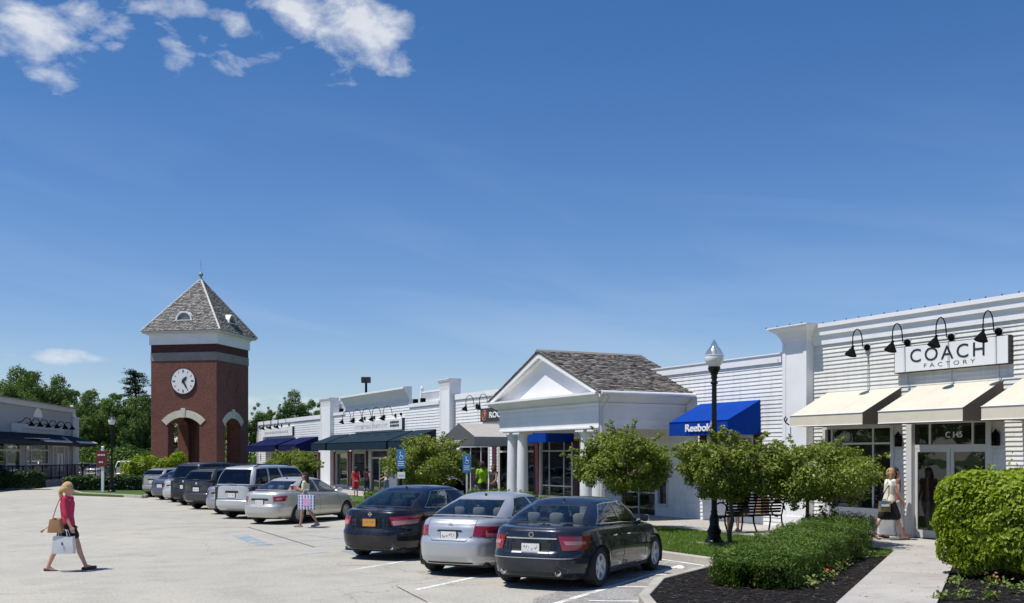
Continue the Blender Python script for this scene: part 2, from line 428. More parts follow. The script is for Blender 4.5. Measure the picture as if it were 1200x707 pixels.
BRICK = brick_mat('red_brick', (.185, .050, .034), (.10, .030, .022), (.20, .13, .10))
BRICKDARK = brick_mat('dark_brick', (.085, .022, .022), (.06, .018, .02), (.07, .035, .03))
LIMESTONE = concrete('limestone', (.66, .62, .50))
BANDSTONE = concrete('grey_stone', (.30, .27, .25))
SHINGLE = shingle_mat('cedar_shingle', [(0, (.05, .043, .038)), (.3, (.15, .135, .12)), (.7, (.23, .21, .185)), (1, (.34, .31, .275))])
TOWERSH = shingle_mat('tower_shingle', [(0, (.10, .095, .088)), (.4, (.19, .182, .168)), (.8, (.26, .25, .232)), (1, (.34, .33, .31))])
ROOFDARK = M('flat_roof', (.12, .12, .12), .9, var=.15)
SOFFIT = M('soffit', (.62, .61, .58), .6, var=.05)
LEADED = M('grey_wall', (.37, .365, .39), .6, var=.05)
LEADED2 = M('pale_grey_trim', (.55, .55, .56), .6, var=.05)
BARK = M('bark', (.10, .075, .055), .9, var=.35, scale=9, bmp=.6)
SMALLLEAF = leaf_mat('small_tree_leaf', [(0, (.125, .16, .020)), (.5, (.22, .27, .034)), (.85, (.33, .37, .07)), (1, (.48, .50, .22))])
BUSHLEAF = leaf_mat('bush_leaf', [(0, (.17, .24, .014)), (.5, (.28, .36, .022)), (1, (.40, .47, .04))], .4)
JUNIPER = leaf_mat('juniper_leaf', [(0, (.05, .10, .016)), (.5, (.11, .19, .026)), (.9, (.17, .26, .04)), (1, (.20, .19, .08))], .25)
HEDGELEAF = leaf_mat('hedge_leaf', [(0, (.075, .14, .018)), (.6, (.115, .20, .025)), (1, (.15, .24, .035))], .3)
DARKHEDGE = leaf_mat('dark_hedge_leaf', [(0, (.025, .055, .014)), (.6, (.045, .085, .02)), (1, (.07, .12, .03))], .25)
WOODLEAF = leaf_mat('wood_leaf', [(0, (.048, .095, .020)), (.5, (.10, .17, .034)), (1, (.17, .25, .055))], .3)
WOODLEAF2 = leaf_mat('wood_leaf_light', [(0, (.075, .14, .024)), (.5, (.14, .22, .038)), (1, (.22, .31, .065))], .3)
PINELEAF = leaf_mat('pine_leaf', [(0, (.018, .038, .016)), (.5, (.032, .06, .024)), (1, (.055, .09, .035))], .15)
GRASSM = leaf_mat('grass_blade', [(0, (.11, .19, .028)), (.6, (.17, .28, .042)), (1, (.27, .34, .08))], .35)
FLOWRED = leaf_mat('red_flower', [(0, (.42, .03, .03)), (1, (.7, .16, .14))], .2)
FLOWLEAF = leaf_mat('flower_leaf', [(0, (.10, .17, .03)), (.7, (.24, .30, .07)), (1, (.40, .42, .16))], .3)
SIGNBLUE = M('sign_blue', (.035, .21, .52), .45, var=.04)
SIGNMAROON = M('sign_maroon', (.14, .012, .018), .5, var=.1)
FIBRE = M('chalky_metal', (.68, .69, .70), .4, var=.06)
COPPER = M('copper_green', (.16, .30, .28), .6, var=.2)
DROPLINE = M('pale_drop_line', (.45, .46, .45), .5, var=.05)
PHOTOPANEL = M('poster_pale', (.62, .60, .55), .6, var=.3, scale=4)
REDGOODS = M('red_goods', (.30, .02, .02), .6, var=.3)
TANGOODS = M('tan_goods', (.30, .19, .10), .6, var=.3)
# ------------------------------------------------------------------ the ground
def sheet(name, poly, z, mat, kind='structure', z0=None):
    mb = MB()
    if z0 is None: mb.add([(x, y, z) for x, y in poly], [tuple(range(len(poly)))])
    else: mb.prism(poly, 'z', z0, z)
    o = mb.build(name, mat); tag(o, kind=kind); return o
def strip(name, a, b, w, z, mat, w2=None):
    a, b = Vector((a[0], a[1], 0)), Vector((b[0], b[1], 0)); d = (b - a).normalized(); n = Vector((-d.y, d.x, 0)); w2 = w2 or w
    return sheet(name, [(a - n * w / 2)[:2], (b - n * w2 / 2)[:2], (b + n * w2 / 2)[:2], (a + n * w / 2)[:2]], z, mat)
def kerb(name, pts, w=.16, z=.15):
    mb = MB()
    for (a, b) in zip(pts[:-1], pts[1:]):
        a, b = Vector((*a, 0)), Vector((*b, 0)); L = (b - a).length; d = (b - a) / L
        n = max(1, int(L / 2.4))
        for i in range(n):
            p = a + d * (L * i / n + .004); q = a + d * (L * (i + 1) / n - .004)
            mb.obox((p + q) / 2 + Vector((0, 0, z / 2 - .02)), d, Vector((-d.y, d.x, 0)), (0, 0, 1), (q - p).length / 2, w / 2, z / 2 + .02)
    o = mb.build(name, KERB, bevel=.018); tag(o, kind='structure'); return o

sheet('ground', [(-900, -900), (900, -900), (900, 900), (-900, 900)], -.03, LAWN)
sheet('parking_lot', [(-110, -60), (12.75, -60), (12.75, 150), (-110, 150)], 0, ASPHALT)
sheet('lawn', [(12.7, 15.2), (17.25, 15.2), (17.25, 100), (12.7, 100)], .125, LAWN)
sheet('sidewalk', [(17.2, -20), (20.6, -20), (20.6, 100), (17.2, 100)], .14, WALK, z0=-.02)
jm = MB()
for i in range(40):
    y = -9 + i * 1.83; jm.box(17.22, 20.1, y, y + .012, .1405, .1425)
tag(jm.build('sidewalk_joint', KERB), kind='structure')
# planted island at the row's end
ISL = [(12.7, 15.75), (9.9, 14.0), (8.55, 12.45), (7.4, 10.3), (6.9, 7.5), (6.9, -20), (17.2, -20), (17.2, 18.2), (14.2, 17.0)]
sheet('planting_bed', ISL, .11, MULCH)
sheet('island_lawn', [(13.6, 15.7), (15.5, 15.6), (16.35, 15.35), (17.25, 16.0), (17.25, 20), (12.75, 20), (12.75, 16.2)], .128, LAWN)
WL = [ground_at(1053, 641, .14), ground_at(980, 707, .14)]
dl = (WL[1] - WL[0]).normalized(); nl = Vector((-dl.y, dl.x, 0)); nl = nl if nl.y < 0 else -nl
sheet('footpath', [(WL[0] - dl * 1.6)[:2], (WL[0] + dl * 14)[:2], (WL[0] + dl * 14 + nl * 1.22)[:2], (WL[0] + dl * .9 + nl * 1.22)[:2], (WL[0] + dl * .2 + nl * 1.8)[:2], (WL[0] - dl * .8 + nl * 3.2)[:2]], .145, WALK, z0=-.02)
fj = MB()
for t in (1.7, 3.6, 5.5, 7.4):
    a = WL[0] + dl * t; n = Vector((-dl.y, dl.x, 0)); n = n if n.y < 0 else -n
    fj.obox(a + n * .6 + Vector((0, 0, .0055)), n, dl, (0, 0, 1), .6, .006, .001)
tag(fj.build('footpath_joint', KERB), kind='structure')
kerb('kerb', [(12.7, 100), (12.7, 15.75), ]); kerb('island_kerb', [(12.7, 15.8), (9.9, 14.05), (8.5, 12.45), (7.35, 10.3), (6.85, 7.5), (6.85, 0)])
# stall lines
PD = Vector((.805, .593))
FADED_LINE = paint_line('faded_white_line', (.66, .65, .60), .56)
for k in range(-1, 17):
    y0 = 15.45 + 3.22 * k
    if k in (2,): continue
    strip('stall_line', (6.25, y0), (6.25 + PD.x * 7.4, y0 + PD.y * 7.4), .11, .004, WHITE_LINE if k < 2 else FADED_LINE)
def gravelly():
    m, nt, b = new_mat('coarse_asphalt_patch')
    f = noise(nt, 26, 4, .75); c = ramp(nt, f, [(.34, (.13, .125, .12)), (.5, (.31, .30, .285)), (.66, (.50, .485, .46))])
    nt.links.new(c, b.inputs['Base Color']); b.inputs['Roughness'].default_value = .95; bump(nt, b, f, .8, .015)
    tr = node(nt, 'ShaderNodeBsdfTransparent'); mx = node(nt, 'ShaderNodeMixShader'); k = ramp(nt, noise(nt, 1.1, 6, .7), [(.40, (0, 0, 0)), (.52, (1, 1, 1))])
    nt.links.new(k, mx.inputs[0]); nt.links.new(tr.outputs[0], mx.inputs[1]); nt.links.new(b.outputs[0], mx.inputs[2]); nt.links.new(mx.outputs[0], nt.nodes['Material Output'].inputs['Surface'])
    return m
sheet('asphalt_patch', [(8.3, 12.5), (9.7, 14.1), (12.55, 15.9), (12.55, 18.0), (10.8, 16.4), (7.4, 13.7), (6.4, 12.0), (6.6, 10)], .002, gravelly())
for a, b in [((762, 674), (834, 675.5)), ((722, 688.5), (802, 689)), ((690, 705), (768, 705.5))]:
    strip('hatch_line', ground_at(*a)[:2], ground_at(*b)[:2], .10, .008, WHITE_LINE)
strip('kerb_line', (12.55, 15.9), (12.55, 18.2), .1, .004, WHITE_LINE)
for a, b, w in [((281, 628), (311, 640), .42), ((311, 639), (402, 631), .12), ((283, 627.5), (350, 625), .10), ((350, 626), (398, 632.5), .10), ((352, 651), (385, 647), .12), ((345, 625), (402, 621), .08)]:
    strip('blue_bay_line', ground_at(*a)[:2], ground_at(*b)[:2], w, .004, BLUE_LINE)
q = [ground_at(*p)[:2] for p in ((398, 646), (428, 638), (470, 643), (425, 654))]
sheet('blue_bay_marking', q, .006, paint_line('blue_bay_pad', (.26, .38, .48), .50))
TAR = M('crack_tar', (.10, .095, .09), .8)
strip('tar_seam', ground_at(290, 618)[:2], ground_at(369, 642)[:2], .035, .0075, TAR)
strip('tar_seam', ground_at(368, 641)[:2], ground_at(470, 640)[:2], .02, .0075, TAR)
strip('tar_seam', ground_at(465, 688)[:2], ground_at(500, 706)[:2], .02, .0075, TAR)
strip('tar_seam', ground_at(200, 618)[:2], ground_at(292, 618.5)[:2], .035, .0075, TAR)

# ------------------------------------------------------------------ shopfront helpers (facade plane x = XW, looking to -x)
XW = 20.2
def clap_mesh(h, mat):
    pr = .028 if mat is CREAM_SIDING else .022
    mb = MB(); mb.prism([(0, 0), (-pr, 0), (-pr, .012), (-.005, h - .001), (0, h - .001)], 'y', 0, 1)
    o = mb.build('clapboard', mat); me = o.data; bpy.data.objects.remove(o); return me
CLAP = {}
def clapboards(parent, y0, y1, z0, z1, pitch, openings, mat, x=XW, joined=False):
    key = (round(pitch, 3), mat.name)
    if key not in CLAP: CLAP[key] = clap_mesh(pitch, mat)
    off = OFF.get(parent.name, Vector((0, 0, 0)))
    n = int(round((z1 - z0) / pitch)); jm = MB()
    for i in range(n):
        za = z0 + i * pitch; zb = za + pitch
        iv = [(y0, y1)]
        for (a, b, c, d) in openings:
            if zb > c + .02 and za < d - .02:
                nv = []
                for (p, q_) in iv:
                    if b <= p or a >= q_: nv.append((p, q_)); continue
                    if a > p: nv.append((p, a))
                    if b < q_: nv.append((b, q_))
                iv = nv
        if pitch < .13:       # boards come in lengths, so rows have butt joints
            nv = []
            for (p, q_) in iv:
                c_ = p + random.uniform(.8, 3.6)
                while c_ < q_ - .5: nv.append((p, c_)); p = c_; c_ += 3.66
                nv.append((p, q_))
            iv = nv
        for (p, q_) in iv:
            if q_ - p < .03: continue
            if joined: jm.prism([(x, za), (x - .022, za), (x - .022, za + .012), (x - .005, zb - .001), (x, zb - .001)], 'y', p, q_)
            else:
                o = bpy.data.objects.new('clapboard', CLAP[key]); COL.objects.link(o); o.parent = parent
                o.location = (x - off.x + random.uniform(-.0015, .0015), p + .002 - off.y, za - off.z + random.uniform(-.0015, .0015)); o.scale = (1, q_ - p - .004, 1)
    if joined:
        o = jm.build('clapboards', mat, parent); tag(o, kind='stuff')
def wall(root, y0, y1, z0, z1, openings, mat, pitch, x=XW, joined=False, boards=True, z1b=None):
    ys = sorted({y0, y1, *[v for o in openings for v in o[:2] if y0 < v < y1]}); zs = sorted({z0, z1, *[v for o in openings for v in o[2:] if z0 < v < z1]})
    mb = MB()
    for a, b in zip(ys[:-1], ys[1:]):
        for c, d in zip(zs[:-1], zs[1:]):
            m_, n_ = (a + b) / 2, (c + d) / 2
            if any(o[0] < m_ < o[1] and o[2] < n_ < o[3] for o in openings): continue
            mb.box(x, x + .16, a, b, c, d)
    w = mb.build('wall', mat, root)
    if boards: clapboards(w, y0, y1, z0, z1b or z1, pitch, openings, mat, x, joined)
    return w
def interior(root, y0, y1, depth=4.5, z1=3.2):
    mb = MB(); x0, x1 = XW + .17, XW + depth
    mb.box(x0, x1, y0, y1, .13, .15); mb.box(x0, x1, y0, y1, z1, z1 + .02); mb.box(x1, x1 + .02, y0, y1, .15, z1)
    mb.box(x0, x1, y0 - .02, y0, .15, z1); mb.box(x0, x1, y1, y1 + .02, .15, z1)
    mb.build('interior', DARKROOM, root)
def window(root, y0, y1, z0, z1, my=(), mz=(), x=XW, t=.05, case=.1, name='window', fm=None, rec=.06, full_mz=True):
    fm = fm or FRAME; mb = MB()
    # casing stands 3 cm proud of the boards; bars sit recessed
    mb.box(x - .045, x + .05, y0, y0 + case, z0, z1); mb.box(x - .045, x + .05, y1 - case, y1, z0, z1)
    mb.box(x - .045, x + .05, y0 + case, y1 - case, z1 - case, z1); mb.box(x - .06, x + .05, y0 - .02, y1 + .02, z0 - .05, z0 + case * .7)
    xr = x + rec
    ys = [y0 + case] + list(my) + [y1 - case]; zs = [z0 + case * .7] + list(mz) + [z1 - case]
    for yy in my: mb.box(xr - .02, xr + .03, yy - t / 2, yy + t / 2, zs[0], zs[-1])
    for zz in mz:
        for a, b in zip(ys[:-1], ys[1:]): mb.box(xr - .018, xr + .028, a + t / 2, b - t / 2, zz - t / 2, zz + t / 2)
    w = mb.build(name, fm, root)
    for a, b in zip(ys[:-1], ys[1:]):
        for c, d in zip(zs[:-1], zs[1:]):
            MB().box(xr, xr + .012, a, b, c, d).build('pane', SHOPGLASS, w)
    return w
def pilaster(root, y0, y1, z1, x0=XW - .25, x1=XW + .3, cap=.35, zb=.14, mat=None, panel=True, capz=.38, back=None):
    mat = mat or WTRIM; mb = MB()
    mb.box(x0, x1, y0, y1, zb, z1 - capz)
    mb.box(x0 - .03, x1, y0 - .03, y1 + .03, zb, zb + .32)
    if panel:
        mb.box(x0 - .02, x0, y0, y0 + .13, zb + .32, z1 - capz - .0); mb.box(x0 - .02, x0, y1 - .13, y1, zb + .32, z1 - capz)
    o = mb.build('pilaster', mat, root)
    c = MB(); bx = back if back is not None else x1
    n = 4; prof = [(0.0, 0.0), (.10, .12), (.16, .30), (.42, .62), (.78, .80), (.84, .84), (.84, .90), (1.0, .93), (1.0, 1.0)]
    for (a, za), (b, zb_) in zip(prof[:-1], prof[1:]):
        A, B = cap * a, cap * b; Z0, Z1 = z1 - capz + capz * za, z1 - capz + capz * zb_
        if Z1 - Z0 < .004: continue
        vs = [(x0 - A, y0 - A, Z0), (bx, y0 - A, Z0), (bx, y1 + A, Z0), (x0 - A, y1 + A, Z0), (x0 - B, y0 - B, Z1), (bx, y0 - B, Z1), (bx, y1 + B, Z1), (x0 - B, y1 + B, Z1)]
        c.add(vs, [(3, 2, 1, 0), (4, 5, 6, 7), (0, 1, 5, 4), (1, 2, 6, 5), (2, 3, 7, 6), (3, 0, 4, 7)])
    c.build('pilaster_cap', mat, o)
    return o
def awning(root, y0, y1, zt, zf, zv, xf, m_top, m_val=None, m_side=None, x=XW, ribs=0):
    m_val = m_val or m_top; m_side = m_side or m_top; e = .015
    mb = MB()
    nb = max(1, int(round((y1 - y0) / .9)))
    def cloth_top(u, v, e_=0.):      # canvas sags a little between its frame bars
        sg = -.014 * abs(math.sin(math.pi * v * nb)) * math.sin(math.pi * u)
        return (x - .01 + (xf - x + .01) * u, y0 + .004 + (y1 - y0 - .008) * v, zt + (zf - zt) * u + sg - e_)
    mb.grid(lambda u, v: cloth_top(u, v), 8, nb * 6, 0); mb.grid(lambda u, v: cloth_top(u, v, e), 8, nb * 6, 0)
    mb.prism([(xf, zf - .002), (xf + e, zf - e - .002), (xf + e, zv), (xf, zv)], 'y', y0 + .004, y1 - .004, 1)
    for a, b in ((y0, y0 + .004), (y1 - .004, y1)):
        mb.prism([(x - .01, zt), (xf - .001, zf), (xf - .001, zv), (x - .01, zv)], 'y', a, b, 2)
    o = mb.build('awning', [m_top, m_val, m_side], root)
    # hems piped along the edges
    h = MB()
    h.tube([(xf - .006, y0, zf), (xf - .006, y1, zf)], .012, 6); h.tube([(xf - .004, y0, zv), (xf - .004, y1, zv)], .010, 6)
    h.build('hem', LETTERWHITE if m_top is CREAM else m_top, o)
    for i in range(1, nb):
        sm_ = MB(); sm_.tube([cloth_top(u / 6, i / nb, -.002) for u in range(7)] + [(xf - .002, y0 + (y1 - y0) * i / nb, zv)], .0022, 4); sm_.build('seam', m_val, o)
    f = MB()
    n = max(2, int((y1 - y0) / 1.3))
    for i in range(n + 1):
        y = y0 + .03 + (y1 - y0 - .06) * i / n
        f.tube([(x, y, zv + .03), (xf + .03, y, zv + .03)], .012, 5); f.tube([(x, y, zt - .05), (xf + .03, y, zf - .05)], .012, 5)
    f.build('awning_frame', GREYTRIM, o)
    return o
def text_mesh(txt, mat, parent, height, width, origin, xdir, normal, name='lettering', extrude=.012, spacing=1.0, bold=0.0):
    """letters fitted to height x width (m); origin = left end of the baseline, in the parent's frame (world for world-things)"""
    cu = bpy.data.curves.new(name, 'FONT'); cu.body = txt; cu.size = 1; cu.extrude = extrude; cu.space_character = spacing; cu.offset = bold
    cu.resolution_u = 3
    t = bpy.data.objects.new(name, cu); COL.objects.link(t)
    dg = bpy.context.evaluated_depsgraph_get(); dg.update()
    me = bpy.data.meshes.new_from_object(t.evaluated_get(dg)); bpy.data.objects.remove(t)
    co = np.empty(len(me.vertices) * 3, dtype=np.float32); me.vertices.foreach_get('co', co); co = co.reshape(-1, 3)
    mn, mx = co.min(0), co.max(0)
    X, N = Vector(xdir).normalized(), Vector(normal).normalized(); Z = N.cross(X)
    sx, sy = width / (mx[0] - mn[0]), height / (mx[1] - mn[1] if mn[1] > -.05 else mx[1] - mn[1])
    off = OFF.get(parent.name, Vector((0, 0, 0)))
    O = Vector(origin) - off
    P = (co[:, [0]] - mn[0]) * sx * np.array(X)[None] + (co[:, [1]] - mn[1]) * sy * np.array(Z)[None] + co[:, [2]] * np.array(N)[None] + np.array(O)[None]
    me.vertices.foreach_set('co', P.astype(np.float32).ravel()); me.materials.clear(); me.update()
    return link(me, name, mat, parent)
FX = (0, -1, 0); FN = (-1, 0, 0)
def gooseneck(root, y, z, x=XW, reach=.55, rise=.42, s=1.0, drop_line=None):
    r = reach * s
    mb = MB(); mb.lathe([(.075 * s, x - .09), (.085 * s, x - .06), (.085 * s, x - .02)], (0, y, z), 12, 'x')
    b = mb.build('wall_lamp', BLACK, root, smooth=True)
    pts = [(x - .05, y, z), (x - .2 * s, y, z + .0)]
    for i in range(9):
        a = math.pi * (1 - i / 8)
        pts.append((x - .2 * s - .02 - (1 + math.cos(a)) * .5 * (r - .22 * s), y, z + .06 + .30 * s * math.sin(a) * rise / .42 + (.08 if i < 8 else 0) * s))
    pts.append((x - r, y, z - .02 * s))
    MB().tube(pts, .014 * s, 6).build('arm', BLACK, b, smooth=True)
    h = MB(); h.lathe([(.03 * s, .07), (.035 * s, 0), (.05 * s, -.02), (.075 * s, -.06), (.135 * s, -.17), (.15 * s, -.19), (.14 * s, -.185)], (0, 0, 0), 12)
    rot = Matrix.Rotation(R(20), 4, 'Y')      # the shade nods towards the wall
    h.v = [tuple(rot @ Vector(v) + Vector((x - r, y, z - .04 * s))) for v in h.v]
    h.build('lamp_shade', BLACK, b, smooth=True)
    MB().box(x - .035, x - .02, y - .09 * s, y + .09 * s, z - .13 * s, z + .11 * s).build('lamp_plate', GREYTRIM, b)
    if drop_line is not None: MB().tube([(x - .03, y, z - .1), (x - .03, y, drop_line)], .009, 5).build('drop_line', DROPLINE, b)  # thin pale tube running straight down from the lamp
    return b
def shutter(root, y0, y1, z0, z1, mat=None):
    mb = MB(); mb.box(XW - .05, XW - .023, y0, y1, z0, z1)
    n = int((z1 - z0) / .09)
    for i in range(n): mb.prism([(XW - .052, z0 + .04 + i * .09), (XW - .066, z0 + .05 + i * .09), (XW - .052, z0 + .115 + i * .09)], 'y', y0 + .03, y1 - .03)
    mb.box(XW - .075, XW - .02, y0 - .02, y1 + .02, z1, z1 + .035)
    return mb.build('shutter', mat or MAROON, root)

# ------------------------------------------------------------------ the cream shop on the right
coach = thing('shop_building', 'white clapboard shop with cream awnings, COACH FACTORY sign and gooseneck lamps', 'shop', (XW, 15, .14), world=True)
ZS = .14
op_c = [(18.78, 21.2, .72, 2.9), (15.98, 18.36, ZS, 2.95), (11.2, 13.4, .72, 2.9)]
wall(coach, 8, 21.75, ZS, 5.06, op_c, CREAM_SIDING, .104, z1b=5.03)
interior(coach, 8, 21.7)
window(coach, 18.78, 21.2, .72, 2.9, my=(19.52, 20.95), mz=(2.42,))
window(coach, 11.2, 13.4, .72, 2.9, my=(12.3,), mz=(2.42,))
stall = MB(); stall.box(XW - .05, XW - .024, 18.74, 21.24, ZS, .665); stall.box(XW - .07, XW - .024, 18.7, 21.3, ZS, .26)
stall.build('stall_riser', FRAME, coach)
dm = MB()       # door frame, head and transom bar
dm.box(XW - .07, XW + .05, 18.2, 18.36, ZS, 2.95); dm.box(XW - .07, XW + .05, 15.98, 16.12, ZS, 2.95); dm.box(XW - .07, XW + .05, 16.12, 18.2, 2.86, 2.95)
dm.box(XW + .03, XW + .09, 16.12, 18.2, 2.28, 2.37); dm.box(XW + .03, XW + .09, 17.72, 17.77, 2.37, 2.86); dm.box(XW + .03, XW + .09, 16.52, 16.57, 2.37, 2.86)
dfr = dm.build('door_frame', FRAME, coach)
for a, b in ((16.12, 16.52), (16.57, 17.72), (17.77, 18.2)): MB().box(XW + .055, XW + .065, a, b, 2.37, 2.86).build('transom_pane', SHOPGLASS, dfr)
for a, b, hy in ((17.17, 18.2, 17.27), (16.12, 17.15, 17.05)):
    d = MB(); d.box(XW + .035, XW + .08, a, a + .09, ZS + .02, 2.28); d.box(XW + .035, XW + .08, b - .09, b, ZS + .02, 2.28)
    d.box(XW + .035, XW + .08, a + .09, b - .09, 2.2, 2.28); d.box(XW + .035, XW + .08, a + .09, b - .09, ZS + .02, .34)
    do = d.build('door', FRAME, coach); MB().box(XW + .052, XW + .062, a + .09, b - .09, .34, 2.2).build('pane', SHOPGLASS, do)
    MB().tube([(XW + .03, hy, .95), (XW - .02, hy, .95), (XW - .02, hy, 1.5), (XW + .03, hy, 1.5)], .012, 6).build('door_handle', FIBRE, do)
text_mesh('C 145', LETTERWHITE, dfr, .14, .46, (XW + .05, 17.3, 2.53), FX, FN, bold=.01, name='door_number')
pilaster(coach, 21.56, 22.5, 5.62, cap=.32, capz=.42)
# cornice in three stepped bands
cb = MB(); cb.box(XW - .17, XW + .35, 8, 21.5, 5.5, 5.6); cb.build('cornice', WTRIM, coach)
cb = MB(); cb.box(XW - .12, XW + .3, 8, 21.55, 5.3, 5.5); cb.build('cornice', WTRIM, coach)
cb = MB(); cb.box(XW - .06, XW + .3, 8, 21.55, 5.055, 5.3); cb.build('cornice', WTRIM, coach)
bl = MB()
for i in range(34): bl.lathe([(.006, .0), (.014, .015), (.02, .035), (.014, .055), (.003, .065)], (XW - .04, 21.6 - i * .42, 5.6), 6)
for y in (21.55, 22.0, 22.5, 22.95): bl.lathe([(.006, .0), (.014, .015), (.02, .035), (.014, .055), (.003, .065)], (XW - .45, y, 5.62), 6)
tag(bl.build('roof_edge_bulbs', SIGNGREY, coach), kind='stuff')
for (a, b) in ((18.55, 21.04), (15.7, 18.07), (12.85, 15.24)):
    awning(coach, a, b, 3.78, 3.14, 2.86, XW - 1.3, CREAM, COACHVAL, CREAMSHADE)
sg = MB(); sg.box(XW - .16, XW - .024, 15.48, 18.63, 4.12, 4.72); sgn = sg.build('sign', SIGNWHITE, coach, bevel=.006)
em = MB(); em.box(XW - .15, XW - .03, 15.455, 15.478, 4.11, 4.73); em.box(XW - .15, XW - .03, 18.632, 18.65, 4.11, 4.73); em.box(XW - .15, XW - .03, 15.48, 18.63, 4.722, 4.738); em.box(XW - .15, XW - .03, 15.48, 18.63, 4.102, 4.118); em.build('sign_edge', LETTER, sgn)
text_mesh('COACH', LETTER, sgn, .315, 2.08, (XW - .165, 18.15, 4.335), FX, FN, extrude=.004, spacing=1.25)
text_mesh('FACTORY', LETTER, sgn, .095, 1.42, (XW - .163, 17.74, 4.185), FX, FN, extrude=.002, spacing=1.7, bold=-.014)
for y in (18.34, 17.06, 15.80): MB().box(XW - .1618, XW - .1605, y - .006, y + .006, 4.125, 4.715).build('sign_line', DROPLINE, sgn)  # thin vertical line on the sign face below each lamp
for y, c in ((19.62, 3.7), (18.34, 3.7), (17.06, 3.7), (15.8, 3.7), (14.5, 3.7)): gooseneck(coach, y, 4.84, drop_line=c)
for y in (18.57, 15.83):
    ln = MB(); ln.box(XW - .16, XW - .05, y - .07, y + .07, 2.33, 2.58); ln.build('door_lantern', BLACK, coach, bevel=.01)
    ln = MB(); ln.lathe([(.10, 2.58), (.03, 2.66), (.01, 2.70)], (XW - .11, y, 0), 8); ln.build('lantern_cap', BLACK, coach)
    MB().box(XW - .165, XW - .045, y - .04, y + .04, 2.37, 2.53).build('lantern_glass', SHOPGLASS, coach)
hk = MB(); hk.tube([(XW - .3, 22.2, 2.95), (XW - .42, 22.2, 3.02), (XW - .47, 22.2, 3.1), (XW - .42, 22.2, 3.17), (XW - .36, 22.2, 3.12), (XW - .4, 22.2, 3.05)], .018, 6); hk.build('bracket', BLACK, coach)
rf = MB(); rf.box(XW + .3, 40, 8, 22.7, 4.2, 4.4); rf.box(XW + .3, XW + .5, 8, 22.7, ZS, 5.4); rf.box(XW + .55, 40, 7.9, 8, ZS, 4.4); rf.build('roof', ROOFDARK, coach)
gd = MB()
for i in range(9):
    y = 19.0 + i * .25; gd.box(XW + .5 + (i % 3) * .2, XW + .8 + (i % 3) * .2, y, y + .14, .9, 1.15 + (i * 37 % 5) * .08)
gd.build('display_goods', TANGOODS, coach)
gd = MB(); gd.box(XW + 1, XW + 1.4, 19.6, 20.2, 1.2, 1.9); gd.box(XW + 1.1, XW + 1.2, 20.5, 20.9, 1.3, 2.1); gd.build('display_goods', REDGOODS, coach)
for k in range(15):      # handbags set out on two shelves in the window
    y = 18.98 + (k % 8) * .27; z = .86 if k < 8 else 1.55; w = random.uniform(.08, .12); h = random.uniform(.16, .26); x = XW + .45 + random.uniform(0, .12)
    g_ = MB(); g_.prism([(y - w, z), (y + w, z), (y + w * .8, z + h), (y - w * .8, z + h)], 'x', x, x + .09); g_.tube([(x + .04, y - w * .5, z + h), (x + .04, y - w * .3, z + h + .12), (x + .04, y + w * .3, z + h + .12), (x + .04, y + w * .5, z + h)], .008, 4)
    g_.build('display_bag', (TANGOODS, REDGOODS, PHOTOPANEL, BARK, TANGOODS)[k % 5], coach)
gd = MB(); gd.box(XW + .38, XW + .7, 18.9, 21.1, 1.51, 1.545); gd.build('display_shelf', FRAME, coach)
gd = MB(); gd.box(XW + .4, XW + .9, 18.9, 21.1, .72, .85); gd.box(XW + 2, XW + 2.5, 16.3, 17.2, .15, 1.1); gd.build('display_table', FRAME, coach)

# ------------------------------------------------------------------ the low blue-awning shop, reaching behind the pavilion
reeb = thing('shop_building', 'low white clapboard shop with one bright blue Reebok awning and maroon shutters', 'shop', (XW, 28, .14), world=True)
op_r = [(23.98, 26.14, .8, 2.72), (28.9, 31.0, ZS, 2.5), (28.2, 28.8, .5, 2.4), (34.25, 36.85, .5, 2.88)]
wall(reeb, 22.75, 34.0, ZS, 4.72, op_r, SIDING, .1145)
wall(reeb, 34.0, 37.05, ZS, 4.72, op_r, SIDING, .1145)
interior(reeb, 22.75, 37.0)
cb = MB(); cb.box(XW - .06, XW + .3, 22.75, 37.05, 4.72, 4.95); cb.box(XW - .09, XW + .33, 22.75, 37.05, 4.95, 4.985); cb.build('cornice', WTRIM, reeb)
window(reeb, 23.98, 26.14, .8, 2.72, my=(24.7, 25.42), mz=(2.2,))
window(reeb, 34.25, 36.85, .5, 2.88, my=(35.05, 36.2), mz=(2.3, .95))
window(reeb, 28.2, 28.8, .5, 2.4, case=.06)
MB().box(XW + .1, XW + .12, 28.27, 28.73, .9, 1.15).build('poster', PHOTOPANEL, reeb)
for a, b in ((26.17, 26.5), (23.62, 23.95)): shutter(reeb, a, b, .8, 2.75)
for a, b in ((36.9, 37.3), (33.8, 34.2)): shutter(reeb, a, b, .3, 2.75)
d = MB(); d.box(XW + .02, XW + .08, 28.9, 29.0, ZS, 2.5); d.box(XW + .02, XW + .08, 30.9, 31.0, ZS, 2.5); d.box(XW + .02, XW + .08, 29.92, 29.98, ZS, 2.5); d.box(XW + .025, XW + .07, 29.0, 30.9, .85, .9); d.box(XW + .025, XW + .07, 29.0, 30.9, 2.1, 2.15)
d = d.build('door', GREYTRIM, reeb)
for a, b in ((29.0, 29.92), (29.98, 30.9)): MB().box(XW + .045, XW + .055, a, b, ZS + .02, 2.5).build('pane', SHOPGLASS, d)
aw = awning(reeb, 23.7, 26.48, 3.72, 3.12, 2.72, XW - 1.2, BLUEC)
text_mesh('Reebok', LETTERWHITE, aw, .22, 1.22, (XW - 1.232, 25.62, 2.82), FX, FN, bold=.022)
mk = MB()
